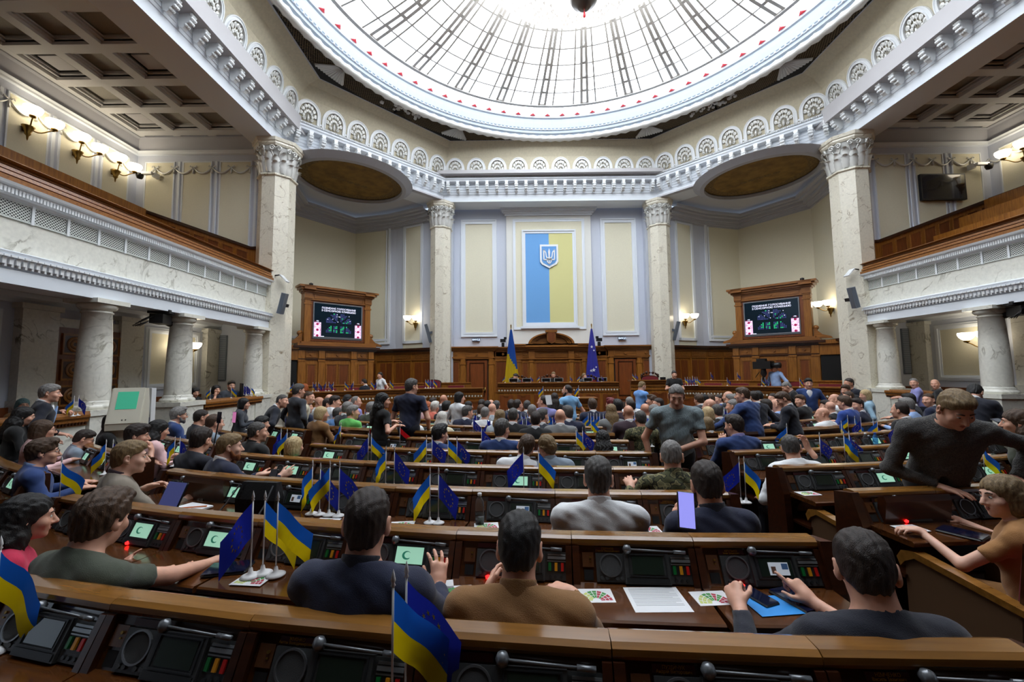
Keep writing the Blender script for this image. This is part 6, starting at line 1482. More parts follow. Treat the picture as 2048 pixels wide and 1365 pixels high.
 ('grey-haired man just behind the green polo shirt',(-5.054,8.174,0.198),-0.518,dict(hair='short',hcol='grey',top='char',hy=0,skin=0,jacket=True,sc=1.06),'f'),
 ('grey-haired man in a bright green polo shirt',(-4.817,7.838,0.157),-0.497,dict(hair='short',hcol='grey',top='green',hy=-0.6,skin=0,sleeve='short',sc=1.06),'f'),
 ('woman with curly blond hair and a brown jacket',(-5.147,7.248,0.19),-0.498,dict(hair='bob',hcol='blond',top='brown',hy=-0.6,skin=0,fem=True,jacket=True,sc=1.06),'f'),
 ('man with short hair in a cornflower blue shirt',(-5.369,8.464,0.101),-0.539,dict(hair='crop',hcol='darkgrey',top='cornfl',hy=0,skin=0,sc=1.033),'f'),
 ('grey-haired man in an olive jacket left of the black-haired woman',(-4.789,8.801,0.143),-0.543,dict(hair='full',hcol='grey',top='olive',hy=0,skin=0,jacket=True,sc=1.06),'f'),
 ('brown-haired man in a white shirt below the tall man',(-3.562,7.48,0.129),-0.357,dict(hair='short',hcol='brown',top='white',hy=-0.6,skin=0,sc=1.027),'f'),
 ('woman with long white-blond hair',(-2.929,7.045,0.157),-0.298,dict(hair='long',hcol='white',top='cream',hy=0,skin=0,fem=True,sc=1.014),'f'),
 ('red-haired woman in a pink top facing right',(-3.72,9.533,0.097),-0.448,dict(hair='updo',hcol='fox',top='pink',hy=-0.6,skin=0,fem=True,sc=1.06),'f'),
 ('woman with a short white-blond crop and a coral top',(-3.487,9.206,0.121),-0.426,dict(hair='full',hcol='white',top='coral',hy=0,skin=0,fem=True,sc=1.06),'f'),
 ('dark-haired person behind the red-haired woman',(-3.743,10.245,0.139),-0.515,dict(hair='short',hcol='dark',top='black',hy=0,skin=0,jacket=True,sc=1.06),'f'),
 ('grey man in profile left of the red-haired woman',(-4.077,10.486,0.165),-0.563,dict(hair='short',hcol='grey',top='char',hy=-0.6,skin=0,jacket=True,sc=1.06),'f'),
 ('bald man in front of the studded lodge desk',(-3.418,9.984,0.225),-0.471,dict(hair='bald',hcol='dark',top='char',hy=0,skin=1,jacket=True,sc=1.06),'f'),
 ('black-haired person in black left of the woman in white',(-3.179,8.939,0.139),-0.391,dict(hair='full',hcol='black',top='black',hy=0,skin=0,jacket=True,sc=1.06),'f'),
 ('man in a navy suit right of the woman in white',(-2.599,7.882,0.138),-0.289,dict(hair='short',hcol='darkgrey',top='navy',hy=-0.6,skin=0,jacket=True,sc=1.047),'f'),
 ('dark-haired woman turned sideways behind the navy suit',(-2.88,10.639,0.029),-0.378,dict(hair='bob',hcol='black',top='tan',hy=-0.6,skin=0,fem=True,jacket=True,sc=1.051),'f'),
 ('greying man in a white shirt, centre block',(-2.227,7.731,0.144),-0.249,dict(hair='crop',hcol='grey',top='white',hy=0,skin=0,sc=1.035),'f'),
 ('brown-haired man left of the white shirt',(-2.4,8.905,0.105),-0.292,dict(hair='short',hcol='brown',top='navy',hy=0,skin=0,jacket=True,sc=1.022),'f'),
 ('dark-haired man in the far centre rows',(-2.512,10.419,0.066),-0.334,dict(hair='short',hcol='dark',top='char',hy=0,skin=0,jacket=True,sc=1.06),'f'),
 ('man with dark hair and beard in the far centre rows',(-2.34,10.024,0.068),-0.316,dict(hair='short',hcol='black',top='black',hy=0,skin=0,jacket=True,sc=1.054),'f'),
 ('bald man in the far centre rows',(-2.29,10.778,0.037),-0.314,dict(hair='bald',hcol='dark',top='char',hy=0,skin=0,jacket=True,sc=1.06),'f'),
 ('small bald man in a pale shirt',(-2.14,8.587,0.127),-0.263,dict(hair='bald',hcol='dark',top='ltgrey',hy=0,skin=0,sc=1.048),'f'),
 ('grey-haired man in the far centre rows',(-2.102,9.657,0.093),-0.287,dict(hair='short',hcol='darkgrey',top='char',hy=0,skin=0,jacket=True,sc=1.055),'f'),
 ('woman with wavy light brown hair',(-1.918,7.087,0.132),-0.196,dict(hair='long',hcol='dirty',top='ltgrey',hy=0,skin=0,fem=True,sc=1.047),'f'),
 ('man in a black suit with greying hair, centre block',(-1.687,6.746,0.173),-0.174,dict(hair='crop',hcol='darkgrey',top='black',hy=0,skin=0,jacket=True,sc=1.06),'f'),
 ('balding dark-haired man in a navy suit',(-1.607,8.461,0.199),-0.2,dict(hair='fringe',hcol='dark',top='navy',hy=-0.6,skin=0,jacket=True,sc=1.06),'f'),
 ('dark-haired man left of the balding man',(-1.741,9.462,0.121),-0.24,dict(hair='short',hcol='dark',top='char',hy=0,skin=0,jacket=True,sc=1.06),'f'),
 ('man with cropped hair near the lectern',(-1.372,9.281,0.12),-0.191,dict(hair='crop',hcol='darkgrey',top='char',hy=0,skin=0,jacket=True,sc=1.06),'f'),
 ('grey-haired man in a blue shirt, centre block',(-1.333,7.549,0.164),-0.152,dict(hair='crop',hcol='grey',top='navy',hy=0,skin=0,jacket=True,sc=1.06),'f'),
 ('dark brown-haired man in black, nearest past the cross aisle',(-1.324,6.507,0.168),-0.136,dict(hair='short',hcol='dark',top='blackb',hy=0,skin=0,jacket=True,sc=1.027),'f'),
 ('greying man in a grey suit right of the dark-haired man',(-1.2,6.924,0.141),-0.128,dict(hair='short',hcol='darkgrey',top='char',hy=-0.6,skin=0,jacket=True,sc=1.06),'f'),
 ('bald man beside the man in a navy suit at the aisle',(-0.912,6.64,0.165),-0.098,dict(hair='bald',hcol='dark',top='grey',hy=0,skin=0,jacket=True,sc=1.054),'f'),
 ('man in a navy suit below the blue polo shirt',(-0.725,7.028,0.175),-0.086,dict(hair='short',hcol='darkgrey',top='navy',hy=0.6,skin=0,jacket=True,sc=1.06),'f'),
 ('bald man facing left with a sheet of paper',(-1.045,8.367,0.281),-0.133,dict(hair='fringe',hcol='dark',top='lav',hy=1.2,skin=0,sc=1.06),'f'),
 ('man with curly brown hair in navy, right of the aisle',(-0.05,8.311,0.204),-0.017,dict(hair='full',hcol='brown',top='navy',hy=0,skin=0,jacket=True,sc=1.06),'f'),
 ('person with dark red hair',(0.35,8.342,0.217),0.028,dict(hair='full',hcol='red',top='plum',hy=0.6,skin=0,fem=True,jacket=True,sc=1.06),'f'),
 ('woman with long brown hair right of the aisle',(0.121,7.44,0.168),0.002,dict(hair='long',hcol='dirty',top='grey',hy=0,skin=0,fem=True,jacket=True,sc=1.06),'f'),
 ('black-haired man in a plum shirt',(0.337,7.777,0.22),0.016,dict(hair='full',hcol='black',top='plum',hy=0,skin=0,sc=1.06),'f'),
 ('dark-haired man in front of the blue polo shirt',(0.758,8.362,0.172),0.075,dict(hair='crop',hcol='dark',top='char',hy=0.6,skin=0,jacket=True,sc=1.06),'f'),
 ('man in a white shirt bending beside the blue polo shirt',(0.965,9.189,0.182),0.112,dict(hair='crop',hcol='grey',top='white',hy=0,skin=0,sc=1.06),'f'),
 ('bald man in dark plum seen from behind',(0.243,6.75,0.198),0.007,dict(hair='bald',hcol='dark',top='plum',hy=0,skin=1,jacket=True,sc=1.06),'f'),
 ('bald man in the front right block, nearest',(0.311,6.312,0.172),0.02,dict(hair='crop',hcol='darkgrey',top='camo',hy=0,skin=1,thick=0.002,sc=1.045),'f'),
 ('bald man with a flushed scalp in blue',(0.756,7.463,0.169),0.069,dict(hair='bald',hcol='dark',top='royal',hy=0,skin=1,jacket=True,sc=1.06),'f'),
 ('grey-haired man in charcoal left of the standing bald man',(0.633,6.604,0.211),0.052,dict(hair='short',hcol='grey',top='char',hy=0,skin=0,jacket=True,sc=1.06),'f'),
 ('woman with curly brown hair facing left',(1.519,9.271,0.217),0.184,dict(hair='full',hcol='brown',top='olive',hy=1.2,skin=0,fem=True,jacket=True,sc=1.06),'f'),
 ('man in profile behind the standing bald man',(1.347,8.381,0.206),0.145,dict(hair='crop',hcol='dark',top='black',hy=1.2,skin=0,jacket=True,sc=1.06),'f'),
 ('woman with blond hair in a white collar',(1.607,6.826,0.156),0.14,dict(hair='bob',hcol='blond',top='black',hy=0,skin=0,fem=True,jacket=True,sc=1.06),'f'),
 ('bald man left of the leaning man',(2.047,7.643,0.227),0.207,dict(hair='bald',hcol='dark',top='char',hy=0.6,skin=0,jacket=True,sc=1.06),'f'),
 ('man with grey cropped hair in a black jacket',(1.911,7.122,0.172),0.157,dict(hair='crop',hcol='darkgrey',top='black',hy=0,skin=0,jacket=True,sc=1.06),'f'),
 ('woman with tousled fair hair low at the barrier',(1.407,6.441,0.167),0.124,dict(hair='bob',hcol='dirty',top='tan',hy=0,skin=0,fem=True,jacket=True,sc=0.95),'f'),
 ('man with brown curls in the far right rows',(2.739,9.603,0.199),0.347,dict(hair='full',hcol='brown',top='char',hy=0,skin=0,jacket=True,sc=1.06),'f'),
 ('dark-haired man in the far right rows',(3.008,9.926,0.177),0.367,dict(hair='short',hcol='black',top='black',hy=0.6,skin=0,jacket=True,sc=1.06),'f'),
 ('brown-haired man with spectacles in the far right rows',(3.311,10.217,0.171),0.427,dict(hair='crop',hcol='brown',top='grey',hy=0.6,skin=0,jacket=True,sc=1.06),'f'),
 ('man in a blue shirt in the far right rows',(3.645,10.477,0.141),0.465,dict(hair='crop',hcol='dark',top='royal',hy=1.2,skin=0,jacket=True,sc=1.06),'f'),
 ('bald man before the right lodge desk',(3.652,10.001,0.242),0.475,dict(hair='bald',hcol='dark',top='char',hy=0.6,skin=0,jacket=True,sc=1.06),'f'),
 ('grey man in profile left of the leaning man',(3.106,8.832,0.237),0.357,dict(hair='short',hcol='grey',top='char',hy=0.6,skin=0,jacket=True,sc=1.06),'f'),
 ('greying man close behind the leaning man',(2.556,7.765,0.205),0.263,dict(hair='crop',hcol='grey',top='char',hy=0.6,skin=0,jacket=True,sc=1.06),'f'),
 ('man in a navy suit between the two standing suits',(3.343,8.013,0.181),0.35,dict(hair='short',hcol='dark',top='navy',hy=0,skin=0,jacket=True,sc=1.06),'f'),
 ('man with grey hair and pink face near the right lodge',(4.624,9.812,0.194),0.568,dict(hair='crop',hcol='dark',top='navy',hy=1.2,skin=0,jacket=True,sc=1.06),'f'),
 ('bald man in a pale shirt before the bowed man',(3.687,8.24,0.173),0.38,dict(hair='bald',hcol='dark',top='sky',hy=0.6,skin=0,sc=1.06),'f'),
 ('dark-haired man facing left below the black t-shirt',(4.766,9.076,0.197),0.538,dict(hair='short',hcol='brown',top='black',hy=1.2,skin=0,jacket=True,sc=1.06),'f'),
 ('bald man in a white shirt on the phone',(3.916,7.322,0.152),0.379,dict(hair='bald',hcol='dark',top='white',hy=0.6,skin=0,belly=0.02,sc=1.002),'f'),
 ('bald man in white near the right lodge',(5.812,9.441,0.188),0.633,dict(hair='bald',hcol='dark',top='white',hy=0.6,skin=0,sc=1.06),'f'),
 ('bald man in a dark suit behind the white shirt',(4.931,8.452,0.129),0.52,dict(hair='bald',hcol='dark',top='black',hy=-0.6,skin=0,jacket=True,sc=1.034),'f'),
 ('dark-haired man left of the bald man in a suit',(5.445,9.232,0.114),0.609,dict(hair='short',hcol='dark',top='char',hy=0.6,skin=0,jacket=True,sc=1.016),'f'),
 ('brown-haired man in a royal blue suit',(4.671,7.737,0.253),0.463,dict(hair='short',hcol='brown',top='royal',hy=0,skin=0,jacket=True,sc=1.06),'f'),
 ('man with cropped hair before the suited standing man',(6.209,9.527,0.24),0.671,dict(hair='crop',hcol='brown',top='royal',hy=0.6,skin=0,jacket=True,sc=1.06),'f'),
 ('man with dark hair laughing toward the blond woman',(5.067,7.94,0.187),0.479,dict(hair='short',hcol='dark',top='navy',hy=1.2,skin=0,jacket=True,sc=1.06),'f'),
 ('man in a black jacket with thinning hair in the right wedge',(4.566,6.517,0.229),0.406,dict(hair='fringe',hcol='dark',top='black',hy=0,skin=0,jacket=True,sc=1.06),'f'),
 ('grey-haired man in a sky blue shirt in the right wedge',(5.446,7.322,0.234),0.509,dict(hair='short',hcol='grey',top='sky',hy=0,skin=0,sc=1.06),'f'),
 ('black-haired man in a dark suit in the right wedge',(6.669,8.544,0.235),0.638,dict(hair='short',hcol='black',top='navyd',hy=0,skin=0,jacket=True,sc=1.06),'f'),
 ('bearded man in a navy suit in the right wedge',(6.644,8.128,0.261),0.641,dict(hair='crop',hcol='brown',top='navy',hy=1.2,skin=0,jacket=True,sc=1.06),'f'),
 ('woman with light brown hair behind the dark suit',(6.029,6.823,0.243),0.532,dict(hair='bob',hcol='dirty',top='black',hy=1.2,skin=0,fem=True,jacket=True,sc=1.06),'f'),
 ('heavy grey-haired man in a lavender shirt at the right lodge',(8.724,10.547,0.55),0.936,dict(hair='crop',hcol='grey',top='lav',hy=1.2,skin=0,belly=0.05,sc=1.022),'f'),
 ('bald man in dark clothes at the right lodge',(9.094,10.382,0.549),0.939,dict(hair='bald',hcol='dark',top='black',hy=1.2,skin=0,jacket=True,sc=1.002),'f'),
 ('man in a charcoal shirt standing with his back turned on the left',(-5.832,7.867,0.142),-0.581,dict(arm_l=dict(w=(-0.28,0.08,0.86),f=(0,0.1,-1),p=(1,0,0),curl=0.4),arm_r=dict(w=(0.28,0.08,0.86),f=(0,0.1,-1),p=(-1,0,0),curl=0.4),top='char',hair='short',hcol='darkgrey',lean=0.02,belly=0.03,shw=1.1,seat=False,sc=1.051),'t'),
 ('man in a black suit bending forward on the left',(-6.215,7.45,0.148),-0.98,dict(arm_l=dict(w=(-0.28,0.08,0.86),f=(0,0.1,-1),p=(1,0,0),curl=0.4),arm_r=dict(w=(0.28,0.08,0.86),f=(0,0.1,-1),p=(-1,0,0),curl=0.4),top='navyd',jacket=True,hair='crop',hcol='darkgrey',lean=0.5,hy=-0.6,seat=False,sc=0.982),'t'),
 ('man in a cream shirt stepping past the standing man',(-5.995,8.264,0.13),-1.102,dict(arm_l=dict(w=(-0.28,0.08,0.86),f=(0,0.1,-1),p=(1,0,0),curl=0.4),arm_r=dict(w=(0.28,0.08,0.86),f=(0,0.1,-1),p=(-1,0,0),curl=0.4),top='cream',hair='crop',hcol='brown',hy=-0.6,lean=0.3,seat=False,sc=0.976),'t'),
 ('woman with a black bob and a white jacket standing in the rows',(-2.788,8.262,0.116),-0.706,dict(arm_l=dict(w=(-0.28,0.08,0.86),f=(0,0.1,-1),p=(1,0,0),curl=0.4),arm_r=dict(w=(0.28,0.08,0.86),f=(0,0.1,-1),p=(-1,0,0),curl=0.4),fem=True,top='white',jacket=True,collar='white',hair='bob',hcol='black',hy=-0.6,seat=False,lean=0.04,sc=0.948),'t'),
 ('bearded man in a light blue polo shirt standing before the lectern',(-0.448,8.957,0.114),0.527,dict(arm_l=dict(w=(-0.28,0.08,0.86),f=(0,0.1,-1),p=(1,0,0),curl=0.4),arm_r=dict(w=(0.28,0.08,0.86),f=(0,0.1,-1),p=(-1,0,0),curl=0.4),top='polo',sleeve='short',hair='fringe',hcol='dark',beard='dark',hy=0.6,belly=0.03,trousers='blue',seat=False,lean=0.04,sc=1.005),'t'),
 ('woman with long dark brown hair standing before the lectern',(-0.793,8.695,0.116),-0.108,dict(arm_l=dict(w=(-0.28,0.08,0.86),f=(0,0.1,-1),p=(1,0,0),curl=0.4),arm_r=dict(w=(0.28,0.08,0.86),f=(0,0.1,-1),p=(-1,0,0),curl=0.4),fem=True,top='black',hair='long',hcol='dark',lean=0.05,seat=False,sc=0.91),'t'),
 ('man in a blue polo shirt looking at papers beside the secretary desk',(1.73,10.982,0.08),-1.2,dict(arm_l=dict(w=(-0.06,0.35,1.05),f=(0.3,0.8,0),p=(0,0,1),curl=0.4),arm_r=dict(w=(0.12,0.3,1.05),f=(-0.3,0.8,0),p=(0,0,1),curl=0.4),top='cornfl',sleeve='short',hair='crop',hcol='dirty',hp=-0.4,belly=0.04,trousers='cornfl',seat=False,lean=0.04,sc=1.036),'t'),
 ('man in a black suit half hidden behind the leaning man',(2.753,7.375,0.15),0.272,dict(arm_l=dict(w=(-0.28,0.08,0.86),f=(0,0.1,-1),p=(1,0,0),curl=0.4),arm_r=dict(w=(0.28,0.08,0.86),f=(0,0.1,-1),p=(-1,0,0),curl=0.4),top='navyd',jacket=True,hair='crop',hcol='dark',lean=0.2,seat=False,sc=0.936),'t'),
 ('person in a teal shirt behind the leaning man',(3.625,8.643,0.096),0.364,dict(arm_l=dict(w=(-0.28,0.08,0.86),f=(0,0.1,-1),p=(1,0,0),curl=0.4),arm_r=dict(w=(0.28,0.08,0.86),f=(0,0.1,-1),p=(-1,0,0),curl=0.4),top='teal',hair='short',hcol='black',lean=0.25,seat=False,sc=0.929),'t'),
 ('grey-haired man in a black t-shirt bending in front of the right lodge',(5.497,10.327,0.092),1.2,dict(arm_l=dict(w=(-0.28,0.08,0.86),f=(0,0.1,-1),p=(1,0,0),curl=0.4),arm_r=dict(w=(0.28,0.08,0.86),f=(0,0.1,-1),p=(-1,0,0),curl=0.4),top='blackb',sleeve='short',hair='crop',hcol='grey',lean=0.35,hp=-0.5,seat=False,sc=1.037),'t'),
 ('man in a blue suit standing and facing the camera on the right',(5.886,10.527,0.086),2.7,dict(arm_l=dict(w=(-0.28,0.08,0.86),f=(0,0.1,-1),p=(1,0,0),curl=0.4),arm_r=dict(w=(0.28,0.08,0.86),f=(0,0.1,-1),p=(-1,0,0),curl=0.4),top='blue',jacket=True,hair='short',hcol='black',vneck=True,face_parts=True,seat=False,lean=0.04,sc=1.057),'t'),
 ('man in a dark suit standing beside the right pillar',(6.717,10.201,0.096),1.6,dict(arm_l=dict(w=(-0.28,0.08,0.86),f=(0,0.1,-1),p=(1,0,0),curl=0.4),arm_r=dict(w=(0.28,0.08,0.86),f=(0,0.1,-1),p=(-1,0,0),curl=0.4),top='navyd',jacket=True,hair='crop',hcol='dark',skin=1,vneck=True,seat=False,lean=0.04,sc=1.051),'t'),
 ('photographer in dark clothes crouching beside the right pillar',(6.475,9.877,0.086),1.9,dict(arm_l=dict(w=(-0.28,0.08,0.86),f=(0,0.1,-1),p=(1,0,0),curl=0.4),arm_r=dict(w=(0.28,0.08,0.86),f=(0,0.1,-1),p=(-1,0,0),curl=0.4),top='black',hair='short',hcol='brown',lean=0.35,seat=False,sc=0.992),'t'),
 ('woman with a blond bob and a pale denim jacket standing on the right',(5.394,8.197,0.122),0.9,dict(arm_l=dict(w=(-0.28,0.08,0.86),f=(0,0.1,-1),p=(1,0,0),curl=0.4),arm_r=dict(w=(0.28,0.08,0.86),f=(0,0.1,-1),p=(-1,0,0),curl=0.4),fem=True,top='denim',jacket=True,collar='denim',hair='bob',hcol='blond',hy=0.6,seat=False,lean=0.04,sc=0.926),'t'),
 ('woman in a white t-shirt standing in the left lodge',(-6.529,15.043,0.5),2.6,dict(arm_l=dict(w=(-0.28,0.08,0.86),f=(0,0.1,-1),p=(1,0,0),curl=0.4),arm_r=dict(w=(0.28,0.08,0.86),f=(0,0.1,-1),p=(-1,0,0),curl=0.4),fem=True,top='white',sleeve='short',hair='updo',hcol='dark',seat=False,lean=0.04,sc=0.973),'t'),
 ('photographer in black holding a camera beside the right rostrum pillar',(3.69,13.649,0.42),2.9,dict(arm_l=dict(w=(-0.08,0.25,1.15),f=(0.5,0.6,0.3),p=(0,1,0),curl=0.8),arm_r=dict(w=(0.08,0.25,1.15),f=(-0.5,0.6,0.3),p=(0,1,0),curl=0.8),top='black',sleeve='short',hair='short',hcol='darkgrey',seat=False,lean=0.04,sc=0.989),'t'),
 ('bald cameraman in a pale blue shirt and tie in the right lodge',(7.246,13.911,0.55),1.8,dict(arm_l=dict(w=(-0.28,0.08,0.86),f=(0,0.1,-1),p=(1,0,0),curl=0.4),arm_r=dict(w=(0.28,0.08,0.86),f=(0,0.1,-1),p=(-1,0,0),curl=0.4),top='sky',hair='fringe',hcol='dirty',skin=1,seat=False,lean=0.04,sc=1.032),'t'),
 ('man in a charcoal suit seated at the left of the presidium',(-1.478,15.943,0.82),2.072,dict(jacket=True,top='char',hair='short',hcol='dark',vneck=True,tie='plum',hp=-0.2,sc=0.962),'r'),
 ('man in black seated in the middle of the presidium',(-0.077,15.987,0.82),2.904,dict(top='black',hair='crop',hcol='dirty',thick=0.003,beard='dark',hp=-0.3,sc=1.012),'r'),
 ('woman in a grey jacket seated at the right of the presidium',(1.024,15.967,0.82),3.878,dict(fem=True,jacket=True,top='char',collar='char',hair='updo',hcol='dirty',sc=0.956),'r'),
 ('bald man in a dark suit reading in the left lodge',(-6.997,14.876,0.573),1.301,dict(jacket=True,top='navyd',hair='fringe',hcol='dark',hp=-0.3,sc=1.06),'r'),
 ('person with red-brown hair seated low in the left lodge',(-8.358,13.254,0.451),1.028,dict(fem=True,top='blackb',hair='bob',hcol='fox',sc=1.06),'r'),
]
for lab, loc, rz, cfg, key in PEOPLE:
    if key:
        cfg = dict(dict(res=.022, hres=.0115, face_parts=False), **cfg)
        key = (key,)+tuple(str(cfg.get(q)) for q in ('hair','fem','jacket','sleeve','hy','seat','lean','arm_l','arm_r','belly'))
        sc = cfg.pop('sc', 1.0)
    p = person(lab, loc, rz, cfg, key)
    if key: p.scale = (sc,)*3
